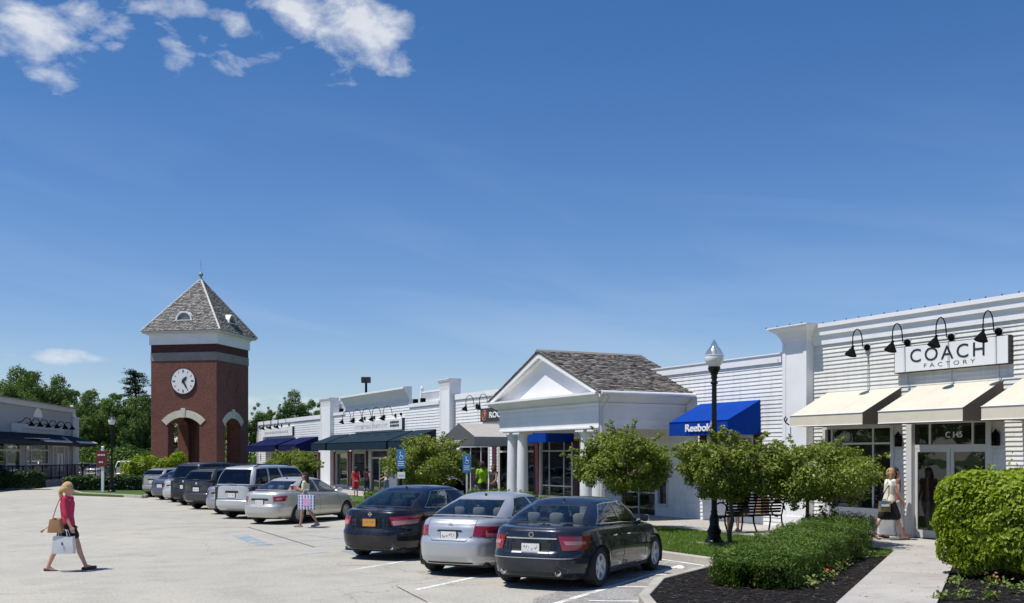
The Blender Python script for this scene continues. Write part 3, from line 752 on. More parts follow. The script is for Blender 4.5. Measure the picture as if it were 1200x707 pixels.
for i, (dy, h) in enumerate(((0, .13), (.045, .19), (.09, .13))):
    mk.obox((XW - 1.228, 24.45 - dy, 3.0 + (.03 if i == 1 else 0)), (1, 0, 0), Vector((0, -.35 if i == 0 else (.0 if i == 1 else .35), 1)).normalized().cross(Vector((1, 0, 0))), Vector((0, -.35 if i == 0 else (.0 if i == 1 else .35), 1)).normalized(), .003, .007, h / 2)
mk.build('logo_mark', LETTERWHITE, aw)
awning(reeb, 34.2, 36.95, 3.10, 3.05, 2.62, XW - 1.1, BLUEC)
for y, h, m_ in ((25.2, .5, SIGNBLUE), (25.7, .35, FLOWRED), (24.4, .6, LETTERWHITE), (24.9, .3, TANGOODS)):
    MB().box(XW + .35, XW + .55, y - .12, y + .12, .9, .9 + h).build('display_goods', m_, reeb)
MB().box(XW + .3, XW + .8, 23.9, 26.2, .75, .9).build('display_table', GREYTRIM, reeb)
cr_ = MB(); cr_.lathe([(.5, .6), (.55, .9), (.5, 1.25), (.35, 1.5)], (XW + .9, 35.1, 0), 10); cr_.build('display_goods', REDGOODS, reeb, smooth=True)
cu = MB()
for i in range(9): cu.box(XW + .55, XW + .6, 34.9 + i * .17, 35.0 + i * .17, .6, 2.7)
cu.build('display_curtain', GREYTRIM, reeb)
rf = MB(); rf.box(XW + .3, 40, 22.75, 37.05, 4.0, 4.2); rf.box(XW + .35, XW + .5, 22.75, 37.05, ZS, 4.9); rf.build('roof', ROOFDARK, reeb)

# ------------------------------------------------------------------ the pavilion with its pediment and paired columns
pav = thing('entrance_pavilion', 'white portico with pediment, paired round columns and grey shingled gable roof', 'portico', (18.5, 30.6, .14), world=True)
YL, YR = 27.25, 33.95; XF = 16.95
m = MB(); m.box(XF, XF + .5, YL, YR, 2.95, 3.72)
for a, b in ((YL, YL + .5), (YR - .5, YR)): m.box(XF + .5, XW - .03, a, b, 2.95, 3.72)

for (za, zb_, e_) in ((2.95, 3.0, .03), (3.22, 3.26, .03), (3.44, 3.47, .02), (3.62, 3.72, .045)):
    m.box(XF - e_, XF, YL - e_, YR + e_, za, zb_); m.box(XF, XW - .03, YL - e_, YL, za, zb_)

m.build('entablature', WTRIM, pav)
m = MB(); m.box(XF + .5, XW - .03, YL + .5, YR - .5, 3.2, 3.24); m.build('ceiling', SOFFIT, pav)
m = MB()   # eaves cornice, flaring outwards, on the front and down both sides
fl = [(0, 3.72), (.08, 3.76), (.16, 3.80), (.36, 3.93), (.42, 3.95), (.42, 4.02)]
for (a, z0), (b, z1) in zip(fl[:-1], fl[1:]):
    if z1 - z0 < .001: continue
    A, B = a, b; fx = .9
    vs = [(XF - A * fx, YL - A, z0), (XW - .03, YL - A, z0), (XW - .03, YR + A, z0), (XF - A * fx, YR + A, z0), (XF - B * fx, YL - B, z1), (XW - .03, YL - B, z1), (XW - .03, YR + B, z1), (XF - B * fx, YR + B, z1)]
    m.add(vs, [(3, 2, 1, 0), (4, 5, 6, 7), (0, 1, 5, 4), (1, 2, 6, 5), (2, 3, 7, 6), (3, 0, 4, 7)])
m.build('eaves_cornice', WTRIM, pav)
ZE, ZR = 4.02, 5.56; YC = (YL + YR) / 2; YA, YB = YL - .47, YR + .47
m = MB(); m.prism([(YL - .2, ZE + .004), (YR + .2, ZE + .004), (YC, ZR - .12)], 'x', XF - .0, XF + .08); m.build('tympanum', WTRIM, pav)
sl = (ZR - ZE) / (YC - YA)
XR0, XR1 = XF - .28, 20.75
m = MB()
for s in (1, -1):
    ye = YA if s == 1 else YB
    m.prism([(ye, ZE - .02), (YC, ZR - .02), (YC, ZR - .22), (ye + s * .0, ZE - .16)], 'x', XR0 + .03, XR0 + .10)        # fascia
    m.prism([(ye + s * .12, ZE - .0), (YC, ZR - .14), (YC, ZR - .26), (ye + s * .3, ZE - .0)], 'x', XR0 + .12, XF)      # bed mould
m.build('raking_cornice', WTRIM, pav)
m = MB()
for s in (1, -1):
    ye = YA if s == 1 else YB
    m.prism([(ye, ZE), (YC, ZR), (YC, ZR - .08), (ye, ZE - .05)], 'x', XR0 + .02, XR1)
roofp = m.build('roof', SHINGLE, pav)
m = MB(); nrow, ncol = 30, 33
for s in (1, -1):
    ye = YA if s == 1 else YB
    dy = (YC - ye); L = math.hypot(dy, ZR - ZE); uy, uz = dy / L, (ZR - ZE) / L; ny, nz_ = -uz * s, abs(uy)
    for r_ in range(nrow):
        t0 = L * r_ / nrow - .03; t1 = t0 + L / nrow * 1.35
        x = XR0 - .0
        while x < XR1:
            w = random.uniform(.075, .20); x2 = min(x + w - .008, XR1 + .01); j = random.uniform(-.022, .022); h0 = .034 + random.uniform(-.006, .016)
            if t1 + j > L: t1 = L - j
            a0, a1 = t0 + j, min(t1 + j, L)
            P0 = (ye + uy * a0, ZE + uz * a0); P1 = (ye + uy * a1, ZE + uz * a1)
            vs = [(x, P0[0] + ny * h0, P0[1] + nz_ * h0), (x2, P0[0] + ny * h0, P0[1] + nz_ * h0), (x2, P1[0] + ny * .008, P1[1] + nz_ * .008), (x, P1[0] + ny * .008, P1[1] + nz_ * .008), (x, P0[0], P0[1]), (x2, P0[0], P0[1])]
            m.add(vs, [(0, 1, 2, 3), (4, 5, 1, 0), (4, 0, 3), (5, 2, 1)])
            x += w
tag(m.build('roof_shingles', SHINGLE, roofp), kind='stuff')
m = MB(); m.prism([(YC - .16, ZR - .03), (YC, ZR + .06), (YC + .16, ZR - .03)], 'x', XR0 - .02, XR1 + .02); m.build('ridge_cap', SHINGLE, roofp)
m = MB(); m.tube([(XR0 + .05, YA - .06, ZE - .02), (XW - .05, YA - .06, ZE - .02)], .055, 8); m.build('gutter', WTRIM, pav, smooth=True)
m = MB(); m.tube([(XR0 + .3, YA - .05, ZE - .05), (XR0 + .3, YA - .05, ZE - .18), (XF + .06, YL - .08, 3.55), (XF + .06, YL - .08, .2)], .04, 6); m.build('downspout', GREYTRIM, pav)
for y in (33.42, 32.66, 28.38, 27.66):
    c = MB(); c.lathe([(.205, .30), (.20, .5), (.20, 1.2), (.185, 2.2), (.172, 2.68)], (XF + .25, y, 0), 20)
    co = c.build('column', WTRIM, pav, smooth=True)
    c = MB(); c.lathe([(.172, 2.68), (.19, 2.70), (.172, 2.73), (.18, 2.78), (.235, 2.84), (.24, 2.86)], (XF + .25, y, 0), 20); c.box(XF - .01, XF + .51, y - .25, y + .25, 2.86, 2.95); c.build('capital', WTRIM, co, smooth=True)
    c = MB(); c.lathe([(.27, .22), (.275, .25), (.24, .28), (.215, .30)], (XF + .25, y, 0), 20); c.box(XF - .03, XF + .53, y - .28, y + .28, .14, .22); c.build('base', WTRIM, co, smooth=True)

# ------------------------------------------------------------------ the shop under the grey gabled canopy
rock = thing('shop_building', 'white clapboard shop with grey gabled entrance canopy and dark sign', 'shop', (XW, 41, .14), world=True)
op_k = [(37.3, 40.6, ZS, 2.75), (41.4, 44.6, .5, 2.6)]
wall(rock, 37.07, 45.0, ZS, 4.72, op_k, SIDING, .14)
interior(rock, 37.07, 45)
cb = MB(); cb.box(XW - .06, XW + .3, 37.07, 45.0, 4.72, 4.97); cb.build('cornice', WTRIM, rock)
window(rock, 41.4, 44.6, .5, 2.6, my=(42.4, 43.5))
d = MB()
for y in (37.3, 38.15, 39.35, 40.5): d.box(XW + .02, XW + .09, y, y + .1, ZS, 2.75)
d.box(XW + .03, XW + .08, 37.3, 40.6, 2.25, 2.33)
d = d.build('door', GREYTRIM, rock)
for a, b in ((37.4, 38.15), (38.25, 39.35), (39.45, 40.5)): MB().box(XW + .045, XW + .055, a, b, ZS + .02, 2.74).build('pane', SHOPGLASS, d)
shutter(rock, 40.7, 41.1, .5, 2.6)
xf, ya, yb, yc = XW - 2.7, 37.2, 40.25, 38.72
m = MB()
for s, ye in ((1, ya), (-1, yb)):
    m.prism([(ye, 2.86), (yc, 3.42), (yc, 3.40), (ye + s * .015, 2.84)], 'x', xf, XW - .01, 0)
    m.prism([(ye, 2.86), (ye + s * .02, 2.86), (ye + s * .02, 2.5), (ye, 2.5)], 'x', xf, XW - .01, 0)
m.prism([(ya + .001, 2.86), (yc, 3.419), (yb - .001, 2.86)], 'x', xf - .012, xf, 1); m.box(xf - .012, xf, ya, yb, 2.5, 2.859, 1)
cn = m.build('canopy', [GREYC, M('charcoal_canvas', (.10, .10, .105), .85, var=.08)], rock)
text_mesh('ROCKPORT', LETTERWHITE, cn, .12, .9, (xf - .02, 39.4, 2.62), FX, FN, extrude=.004)
m = MB()
for y in (ya + .06, yb - .06): m.tube([(xf + .06, y, .14), (xf + .06, y, 2.6)], .03, 6)
_ = 0
sg = MB(); sg.box(XW - .13, XW - .024, 37.4, 42.1, 3.6, 4.18); sgn = sg.build('sign', SIGNGREY, rock, bevel=.005)
text_mesh('ROCKPORT', LETTERWHITE, sgn, .26, 2.9, (XW - .14, 41.18, 3.75), FX, FN, bold=.02)
m = MB(); m.lathe([(.235, -.008), (.235, .0), (.19, .0), (.19, -.008)], (XW - .135, 41.7, 3.89), 24, 'x', cap=False); m.lathe([(.13, -.012), (.13, 0)], (XW - .135, 41.7, 3.89), 16, 'x'); m.build('logo_ring', ORANGE, sgn)
text_mesh('R', SIGNGREY, sgn, .16, .13, (XW - .15, 41.765, 3.81), FX, FN, bold=.03)
for y in (42.6, 41.2, 39.8, 38.4): gooseneck(rock, y, 4.35, reach=.6)
rf = MB(); rf.box(XW + .3, 40, 37.07, 45.0, 4.0, 4.2); rf.box(XW + .35, XW + .5, 37.07, 45.0, ZS, 4.9); rf.build('roof', ROOFDARK, rock)

# ------------------------------------------------------------------ the long shop with slate awnings and a raised parapet
teal = thing('shop_building', 'long white clapboard shop with slate blue awnings, raised parapet and roof balustrades', 'shop', (XW, 56, .14), world=True)
op_t = [(60.7, 63.0, .3, 2.35), (57.5, 59.8, .3, 2.35), (53.8, 57.0, ZS, 2.4), (48, 52.6, .4, 2.35)]
wall(teal, 46.9, 64.0, ZS, 4.62, op_t, SIDING, .14)
wall(teal, 50.8, 61.2, 4.62, 5.04, [], SIDING, .14)
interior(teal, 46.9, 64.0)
pilaster(teal, 45.15, 46.3, 5.72, x1=XW + .3, cap=.10, capz=.5); pilaster(teal, 63.4, 65.4, 5.72, x1=XW + .3, cap=.10, capz=.5)
cb = MB()
cb.box(XW - .07, XW + .3, 46.86, 50.8, 4.6, 4.78); cb.box(XW - .07, XW + .3, 61.2, 64.04, 4.6, 4.78); cb.build('cornice', WTRIM, teal)
m = MB()      # the flared cornice leans out over the wall
m.prism([(XW, 5.04), (XW - .06, 5.04), (XW - .06, 5.12), (XW - .34, 5.56), (XW - .38, 5.56), (XW - .38, 5.66), (XW + .1, 5.70), (XW + .1, 5.04)], 'y', 50.75, 61.25); m.build('flared_cornice', WTRIM, teal)
for (a, b) in ((46.95, 50.4), (61.6, 63.9)):
    for y in (a + .05, b - .05):
        m = MB(); m.box(XW + .42, XW + .56, y - .07, y + .07, 4.6, 5.5); m.lathe([(.03, 5.5), (.09, 5.56), (.07, 5.63), (.015, 5.7)], (XW + .49, y, 0), 8); m.build('balustrade_post', WTRIM, teal)
    m = MB(); m.box(XW + .45, XW + .53, a + .12, b - .12, 5.32, 5.40); m.box(XW + .45, XW + .53, a + .12, b - .12, 4.84, 4.92)
    n = int((b - a) / .14)
    for i in range(n): y = a + .16 + i * (b - a - .3) / n; m.box(XW + .47, XW + .51, y, y + .05, 4.92, 5.32)
    m.build('balustrade', WTRIM, teal)
    m = MB(); m.box(XW + .8, XW + 1.0, a, b, 4.2, 4.85); m.build('roof_upstand', FIBRE, teal)
for y in (50.5, 50.9 - 1.4, 62.6): MB().box(XW + .1, XW + .3, y - .12, y + .12, 4.78, 5.02).build('floodlight', BLACK, teal)
window(teal, 60.7, 63.0, .3, 2.35, case=.1); window(teal, 57.5, 59.8, .3, 2.35, case=.1); window(teal, 48, 52.6, .4, 2.35, my=(49.6, 51.1), case=.1)
shutter(teal, 59.85, 60.65, .3, 2.35); shutter(teal, 63.05, 63.4, .3, 2.35); shutter(teal, 57.1, 57.45, .3, 2.35); shutter(teal, 47.5, 47.95, .4, 2.35)
d = MB(); d.box(XW - .04, XW + .09, 56.6, 57.0, ZS, 2.4); d.box(XW - .04, XW + .09, 53.8, 54.0, ZS, 2.4); d.box(XW + .02, XW + .09, 55.3, 55.42, ZS, 1.95); d.box(XW + .02, XW + .09, 54.0, 56.6, 1.95, 2.05)
d = d.build('door', FRAME, teal)
for a, b, c in ((54.0, 55.3, 1.95), (55.42, 56.6, 1.95)): MB().box(XW + .05, XW + .06, a, b, ZS + .02, 1.95).build('pane', SHOPGLASS, d)
MB().box(XW + .05, XW + .06, 54.0, 56.6, 2.05, 2.39).build('pane', SHOPGLASS, d)
for (a, b) in ((47.3, 49.95), (50.25, 60.1), (60.45, 63.3)): awning(teal, a, b, 3.42, 2.86, 2.45, XW - 1.5, TEALC)
sg = MB(); sg.box(XW - .16, XW - .024, 51.5, 59.3, 3.5, 4.08); sgn = sg.build('sign', SIGNWHITE, teal)
MB().box(XW - .15, XW - .03, 51.44, 51.495, 3.48, 4.1).build('sign_edge', LETTER, sgn)
m = MB(); rl = random.Random(4); y = 59.0     # pale script letters, too soft to read from here
while y > 53.6:
    w = rl.uniform(.16, .3); m.box(XW - .172, XW - .1605, y - .03, y, 3.66, 3.66 + rl.choice((.2, .2, .3)))
    if rl.random() < .7: m.box(XW - .172, XW - .1605, y - w, y - .03, 3.66 + rl.choice((0, .17)), 3.69 + rl.choice((0, .17)) + .0)
    m.box(XW - .172, XW - .1605, y - w - .03, y - w, 3.66, 3.86); y -= w + .16
m.build('lettering', LETTERGREY, sgn)
m = MB()
for z in (3.66, 3.84):
    y = 53.2
    while y > 51.95: w = rl.uniform(.1, .2); m.box(XW - .172, XW - .1605, y - w, y, z, z + .12); y -= w + .05
m.build('lettering', LETTER, sgn)
for y in (60.0, 58.1, 56.5, 54.9, 53.2): gooseneck(teal, y - .5, 4.25, reach=.65, s=1.15)
MB().lathe([(.07, XW - .1), (.08, XW - .02)], (0, 51.9, 4.3), 8, 'x').build('wall_lamp', BLACK, teal)
m = MB(); m.box(XW + .3, 40, 45.0, 66.1, 3.9, 4.1); m.box(XW + .35, XW + .41, 46.86, 64.04, ZS, 4.7); m.build('roof', ROOFDARK, teal)

# ------------------------------------------------------------------ the far white shop with navy awnings
navy = thing('shop_building', 'farthest white shop of the row with two navy awnings beside the brick tower', 'shop', (XW, 74, .14), world=True)
op_n = [(66.8, 71.6, .5, 2.3), (73.0, 78.5, .5, 2.3)]
wall(navy, 66.12, 82.6, ZS, 4.5, op_n, SIDING, .15, joined=True)
interior(navy, 66.12, 82.5)
cb = MB(); cb.box(XW - .08, XW + .3, 66.1, 82.6, 4.5, 4.76); cb.build('cornice', WTRIM, navy)
window(navy, 66.8, 71.6, .5, 2.3, my=(68.3, 70)); window(navy, 73, 78.5, .5, 2.3, my=(74.8, 76.6))
shutter(navy, 66.2, 66.7, .5, 2.3); shutter(navy, 71.7, 72.3, .5, 2.3)
m = MB(); m.box(XW - .1, 34, 82.61, 82.8, ZS, 4.74); m.build('end_wall', GREYTRIM, navy)
for (a, b) in ((66.7, 71.0), (72.0, 80.4)): awning(navy, a, b, 3.38, 2.85, 2.42, XW - 1.5, NAVYC)
sg = MB(); sg.box(XW - .16, XW - .024, 72.4, 81.2, 3.55, 4.15); sgn = sg.build('sign', SIGNWHITE, navy)
MB().box(XW - .15, XW - .03, 72.34, 72.395, 3.52, 4.18).build('sign_edge', LETTER, sgn)
m = MB()
y = 80
while y > 73.5:
    w = rl.uniform(.2, .4); m.box(XW - .172, XW - .1605, y - w, y, 3.78, 3.92); y -= w + .14
m.build('lettering', LETTERGREY, sgn)
for y in (82.0, 79.8, 77.6, 75.6, 73.6): gooseneck(navy, y, 4.3, reach=.7, s=1.25)
m = MB(); m.box(XW + .3, 34, 66.1, 82.6, 3.9, 4.1); m.build('roof', ROOFDARK, navy)

# ------------------------------------------------------------------ the brick clock tower
tw = at_depth(253.7, 82)
TWZ = math.atan2(-.625, .78)
tower = thing('clock_tower', 'square red brick clock tower with arches and pyramid shingle roof', 'tower', (tw.x, tw.y, 0), TWZ)
S = 5.56; cx = -S / 2
def arch_panel(mb, horiz, fixed0, fixed1, a0, a1, zt, hw=1.34, spring=4.62, rise=.52, n=12, centre=None):
    c = (a0 + a1) / 2 if centre is None else centre
    Rr = (hw * hw + rise * rise) / (2 * rise); th = math.asin(hw / Rr)
    arc = [(c + Rr * math.sin(th - 2 * th * i / n), spring + rise - Rr + Rr * math.cos(th - 2 * th * i / n)) for i in range(n + 1)]   # right to left
    poly = [(a0, 0), (c - hw, 0)] + arc[::-1] + [(c + hw, 0), (a1, 0), (a1, zt), (a0, zt)]
    # build as strips so that every face stays simple
    axis = horiz
    mb.prism([(a0, 0), (c - hw, 0), (c - hw, zt), (a0, zt)], axis, fixed0, fixed1); mb.prism([(c + hw, 0), (a1, 0), (a1, zt), (c + hw, zt)], axis, fixed0, fixed1)
    arcs = arc[::-1]
    for p, q_ in zip(arcs[:-1], arcs[1:]): mb.prism([p, q_, (q_[0], zt), (p[0], zt)], axis, fixed0, fixed1)
    return arcs
m = MB(); ZT = 10.2; tk = .95
arc = arch_panel(m, 'y', 0, tk, -S, 0, ZT); arch_panel(m, 'y', S - tk, S, -S, 0, ZT)
arch_panel(m, 'x', -tk, 0, tk, S - tk, ZT, centre=S / 2); arch_panel(m, 'x', -S, -S + tk, tk, S - tk, ZT, centre=S / 2)
m.box(-S + tk, -tk, tk, S - tk, 6.0, 6.2)
m.build('brick_wall', BRICK, tower)
def ring(name, e, z0, z1, mat):
    mm = MB(); mm.box(-S - e, e, -e, S + e, z0, z1); return mm.build(name, mat, tower)
ring('stone_band', .03, 9.55, 10.19, BANDSTONE).location.z = .0
ring('brick_band', .002, 10.19, 10.82, BRICKDARK)
ring('frieze', .10, 10.82, 11.55, WTRIM); ring('frieze_mould', .2, 11.55, 11.68, WTRIM)
ring('eaves', .50, 11.68, 11.84, SOFFIT)
E_ = .56; ZB, ZA = 11.84, 16.35; ctr = (-S / 2, S / 2)
base = [(-S - E_, -E_), (E_, -E_), (E_, S + E_), (-S - E_, S + E_)]
m = MB(); m.add([(x, y, ZB) for x, y in base] + [(ctr[0], ctr[1], ZA)], [(0, 1, 4), (1, 2, 4), (2, 3, 4), (3, 0, 4), (3, 2, 1, 0)])
troof = m.build('roof', TOWERSH, tower)
m = MB(); half = S / 2 + E_
for f in range(4):
    A = Vector((*base[f], ZB)); B = Vector((*base[(f + 1) % 4], ZB)); C = Vector((ctr[0], ctr[1], ZA)); u = (B - A).normalized(); mid = (A + B) / 2; up = (C - mid); Ls = up.length; up = up / Ls; nrm = u.cross(up)
    rows = 34
    for r_ in range(rows):
        t0 = Ls * r_ / rows; hw = half * (1 - t0 / Ls); xx = -hw
        while xx < hw - .02:
            w = random.uniform(.10, .26); x2 = min(xx + w - .012, hw); j = random.uniform(-.03, .02) if r_ else 0; h0 = .045 + random.uniform(-.01, .03); ll = Ls / rows * 1.3
            hw1 = half * (1 - min(1, (t0 + ll) / Ls))
            if min(abs(xx), abs(x2)) > hw1 + .12: xx += w; continue
            p = mid + up * (t0 + j); q_ = mid + up * min(t0 + ll + j, Ls)
            vs = [p + u * xx + nrm * h0, p + u * x2 + nrm * h0, q_ + u * x2 + nrm * .006, q_ + u * xx + nrm * .006, p + u * xx, p + u * x2]
            m.add(vs, [(0, 1, 2, 3), (4, 5, 1, 0), (4, 0, 3), (5, 2, 1)]); xx += w
tag(m.build('roof_shingles', TOWERSH, troof), kind='stuff')
m = MB()
for x, y in base: m.tube([(x, y, ZB + .03), (ctr[0], ctr[1], ZA + .02)], .075, 6)
m.build('hip_cap', SOFFIT, troof)
m = MB(); m.lathe([(.16, ZA - .12), (.12, ZA + .08), (.05, ZA + .14), (.14, ZA + .26), (.19, ZA + .38), (.14, ZA + .5), (.04, ZA + .6), (.025, ZA + .62), (.018, ZA + 1.6)], (*ctr, 0), 12); m.build('finial', COPPER, tower, smooth=True)
def dormer(axis):
    r0, r1 = .58, .70; z0 = 12.72; n = 14
    out = -E_ * .0
    def P(t, z, d):      # t along the face, d outwards
        return (ctr[0] + t, -d, z) if axis == 'y' else (d, ctr[1] + t, z)
    # at height z the roof face lies d = E_ - (z-ZB)*half/(ZA-ZB) beyond the wall
    d_at = lambda z: E_ - (z - ZB) * half / (ZA - ZB)
    df = d_at(z0) + .06; mm = MB(); vs = []; fs = []
    for i in range(n + 1):
        a = math.pi * i / n
        for rr in (r0, r1):
            z = z0 + rr * math.sin(a); t = rr * math.cos(a); vs.append(P(t, z, df + .05)); vs.append(P(t, z, d_at(z) - .1))
    for i in range(n):
        b = i * 4; c = b + 4
        fs += [(b, c, c + 2, b + 2), (b + 2, c + 2, c + 3, b + 3), (b, b + 1, c + 1, c)]
    mm.add(vs, fs); o = mm.build('dormer', WTRIM, troof)
    mm = MB(); c0 = P(0, z0, df - .02); pts = [P(r0 * math.cos(math.pi * i / n), z0 + r0 * math.sin(math.pi * i / n), df - .25) for i in range(n + 1)]
    mm.add(pts, [tuple(range(n + 1))])
    for k in range(5):
        z = z0 + .05 + k * .10; w = math.sqrt(max(0, r0 * r0 - (z - z0 + .05) ** 2)); A = P(-w, z, df - .02); B = P(w, z, df - .02); A2 = P(-w, z + .08, df - .14); B2 = P(w, z + .08, df - .14); mm.add([A, B, B2, A2], [(0, 1, 2, 3)])
    mm.build('louvre', LEADED2, troof)
    mm = MB(); a, b = P(-r1 - .05, z0 - .06, df + .1), P(r1 + .05, z0, d_at(z0) - .1); mm.box(min(a[0], b[0]), max(a[0], b[0]), min(a[1], b[1]), max(a[1], b[1]), z0 - .06, z0); mm.build('dormer_sill', WTRIM, troof)
dormer('y'); dormer('x')
for axis in ('y', 'x'):
    m = MB(); hw = 1.5; r0 = .0; n = 12; vs = []
    c = cx if axis == 'y' else S / 2; hw_i, rise_i, spr = 1.34, .52, 4.62
    Ri = (hw_i ** 2 + rise_i ** 2) / (2 * rise_i); th = math.asin(hw_i / Ri); zc = spr + rise_i - Ri
    for i in range(n + 1):
        a = -th * 1.10 + 2 * th * 1.10 * i / n
        for rr in (Ri, Ri + .56): vs.append((rr * math.sin(a), zc + rr * math.cos(a)))
    for i in range(n):
        p = [vs[2 * i], vs[2 * i + 2], vs[2 * i + 3], vs[2 * i + 1]]
        p = [(c + a, z) for a, z in p]
        if axis == 'y': m.prism(p, 'y', -.05, .0)
        else: m.prism(p, 'x', 0, .05)
    o = m.build('stone_arch', LIMESTONE, tower)
    zt0 = zc + Ri
    kp = [(c - .13, zt0 - .03), (c + .13, zt0 - .03), (c + .2, zt0 + .70), (c - .2, zt0 + .70)]
    m = MB(); m.prism(kp, axis, -.09 if axis == 'y' else 0, 0 if axis == 'y' else .09); m.build('keystone', LIMESTONE, o)
# clock: white dial, black ring, twelve marks, two hands
ZC = 7.95
m = MB(); m.lathe([(1.05, -.045), (1.05, 0), ], (cx, 0, ZC), 40, 'y'); m.lathe([(1.0, -.09), (1.05, -.09), (1.05, 0), (1.0, 0)], (cx, 0, ZC), 40, 'y', cap=False); ck = m.build('clock_face', BRICKDARK, tower)
m = MB(); m.lathe([(.98, -.075), (1.0, -.05)], (cx, 0, ZC), 40, 'y'); m.build('dial', SIGNWHITE, ck)
for h in range(12):
    a = math.pi * 2 * h / 12; d_ = Vector((math.sin(a), 0, math.cos(a))); n_ = Vector((d_.z, 0, -d_.x)); L_ = .13 if h % 3 else .17
    m = MB()
    for o_ in ((-.035, .035) if h % 3 == 0 else (0,)): m.obox(Vector((cx, -.08, ZC)) + d_ * .78 + n_ * o_, n_, (0, 1, 0), d_, .022, .004, L_ / 1.6)
    m.build('numeral', LETTER, ck)
for ang, L_, w in ((R(42), .50, .085), (R(150), .84, .055)):
    d_ = Vector((math.sin(ang), 0, math.cos(ang))); n_ = Vector((d_.z, 0, -d_.x)); c_ = Vector((cx, -.095, ZC))
    m = MB(); m.add([c_ - d_ * .16 - n_ * w * .5, c_ - d_ * .16 + n_ * w * .5, c_ + n_ * w * 1.5 + d_ * L_ * .4, c_ + d_ * L_, c_ - n_ * w * 1.5 + d_ * L_ * .4] + [p + Vector((0, -.012, 0)) for p in [c_ - d_ * .16 - n_ * w * .5, c_ - d_ * .16 + n_ * w * .5, c_ + n_ * w * 1.5 + d_ * L_ * .4, c_ + d_ * L_, c_ - n_ * w * 1.5 + d_ * L_ * .4]], [(0, 1, 2, 3, 4), (9, 8, 7, 6, 5)] + [(i, (i + 1) % 5, 5 + (i + 1) % 5, 5 + i) for i in range(5)])
    m.build('clock_hand', LETTER, ck)
m = MB(); m.lathe([(.98, 0), (.98, .05), (.86, .05), (.86, 0)], (0, S / 2, ZC), 36, 'x', cap=False); m.v = [(v[0] * .5, v[1], v[2]) for v in m.v]; m.build('brick_roundel', BRICK, tower)
sheet('tower_plinth', [tuple((Vector((tw.x, tw.y)) + Vector((math.cos(TWZ) * a - math.sin(TWZ) * b, math.sin(TWZ) * a + math.cos(TWZ) * b)))) for a, b in ((-7.5, -2), (2, -2), (2, 7.5), (-7.5, 7.5))], .16, WALK, z0=-.02)

# ------------------------------------------------------------------ the grey shop at the left edge
lw = at_depth(85, 88)
LZ = math.atan2(-.331, .942)
lb = thing('shop_building', 'grey shop at the left edge with fanlight and black awning, behind railings', 'shop', (lw.x, lw.y, -.21), LZ); lb.scale = (1.1, 1.1, 1.1)
FL = .55
m = MB()
opn = [(-11.1, -6.2, 1.15, 2.95), (-19.5, -12.3, FL, 2.95)]
ys = [-26, -19.5, -12.3, -11.1, -6.2, 0]; zs = [FL, 1.15, 2.95, 5.35]
for a, b in zip(ys[:-1], ys[1:]):
    for c, d_ in zip(zs[:-1], zs[1:]):
        mm, nn = (a + b) / 2, (c + d_) / 2
        if any(o[0] < mm < o[1] and o[2] < nn < o[3] for o in opn): continue
        m.box(-.25, 0, a, b, c, d_)
m.build('wall', LEADED, lb)
m = MB(); m.box(-14, -.25, -.02, .0, FL, 4.5); m.box(-14, -6, -26, -.02, FL, 4.6); m.build('end_wall', LEADED2, lb)
m = MB(); m.box(-.3, .22, -26, .05, 5.35, 5.6); m.box(-.3, .34, -26, .12, 5.6, 5.72); m.build('cornice', LEADED2, lb)
m = MB(); m.add([(.42, -26, 5.72), (.42, .18, 5.72), (-3, .18, 6.25), (-3, -26, 6.25), (.42, -26, 5.66), (.42, .18, 5.66), (-3, .18, 5.66), (-3, -26, 5.66)], [(0, 1, 2, 3), (4, 7, 6, 5), (0, 4, 5, 1), (1, 5, 6, 2)]); m.build('roof', TOWERSH, lb)
m = MB(); m.box(-.3, .12, -.3, 1.35, FL, 4.9); m.box(-.36, .2, -.36, 1.42, 4.9, 5.05); m.build('pilaster', LEADED2, lb)
m = MB(); m.prism([(.2, 5.05), (1.3, 5.05), (1.0, 5.3), (.75, 5.75), (.5, 5.95), (.2, 5.9)], 'x', -.25, -.05); m.build('scroll_bracket', WTRIM, lb)
wm = MB()
for y in (-11.1, -10.15, -7.15, -6.32): wm.box(-.02, .05, y, y + .12, 1.15, 2.95)
for z in (1.15, 1.5, 2.45, 2.83): wm.box(-.015, .045, -11.1, -6.2, z, z + .1)
wf = wm.build('window', LEADED2, lb)
for a, b in ((-10.98, -10.15), (-10.03, -7.15), (-7.03, -6.32)): MB().box(-.03, -.01, a, b, 1.25, 2.85).build('pane', SHOPGLASS, wf)
wm = MB()
for y in (-19.5, -17.4, -15.0, -12.42): wm.box(-.02, .05, y, y + .14, FL, 2.95)
wm.box(-.015, .045, -19.5, -12.3, 2.4, 2.52)
wf = wm.build('door', LEADED2, lb)
for a, b in ((-19.36, -17.4), (-17.26, -15.0), (-14.86, -12.42)): MB().box(-.03, -.01, a, b, FL, 2.9).build('pane', SHOPGLASS, wf)
m = MB(); m.box(-3, -.26, -19.5, -6, FL - .02, FL); m.box(-3.1, -3, -19.5, -6, FL, 3.2); m.box(-3, -.26, -19.5, -6, 3.2, 3.3); m.build('interior', DARKROOM, lb)
m = MB()    # the blind panelled bay
for y in (-5.2, -4.3, -2.4, -1.4): m.box(0, .06, y, y + .12, .75, 2.75)
m.box(0, .05, -5.2, -1.3, 2.75, 2.85); m.box(0, .05, -5.2, -1.3, .65, .75); m.box(0, .04, -4.0, -2.7, 1.0, 2.3); m.build('blind_panel', WTRIM, lb)
m = MB(); m.lathe([(.2, .0), (.2, .06)], (0, 0, 0), 16, 'x'); m.v = [(v[0], v[1] * .8 - 3.35, v[2] * 2.2 + 1.8) for v in m.v]; m.build('oval_vent', LEADED, lb)
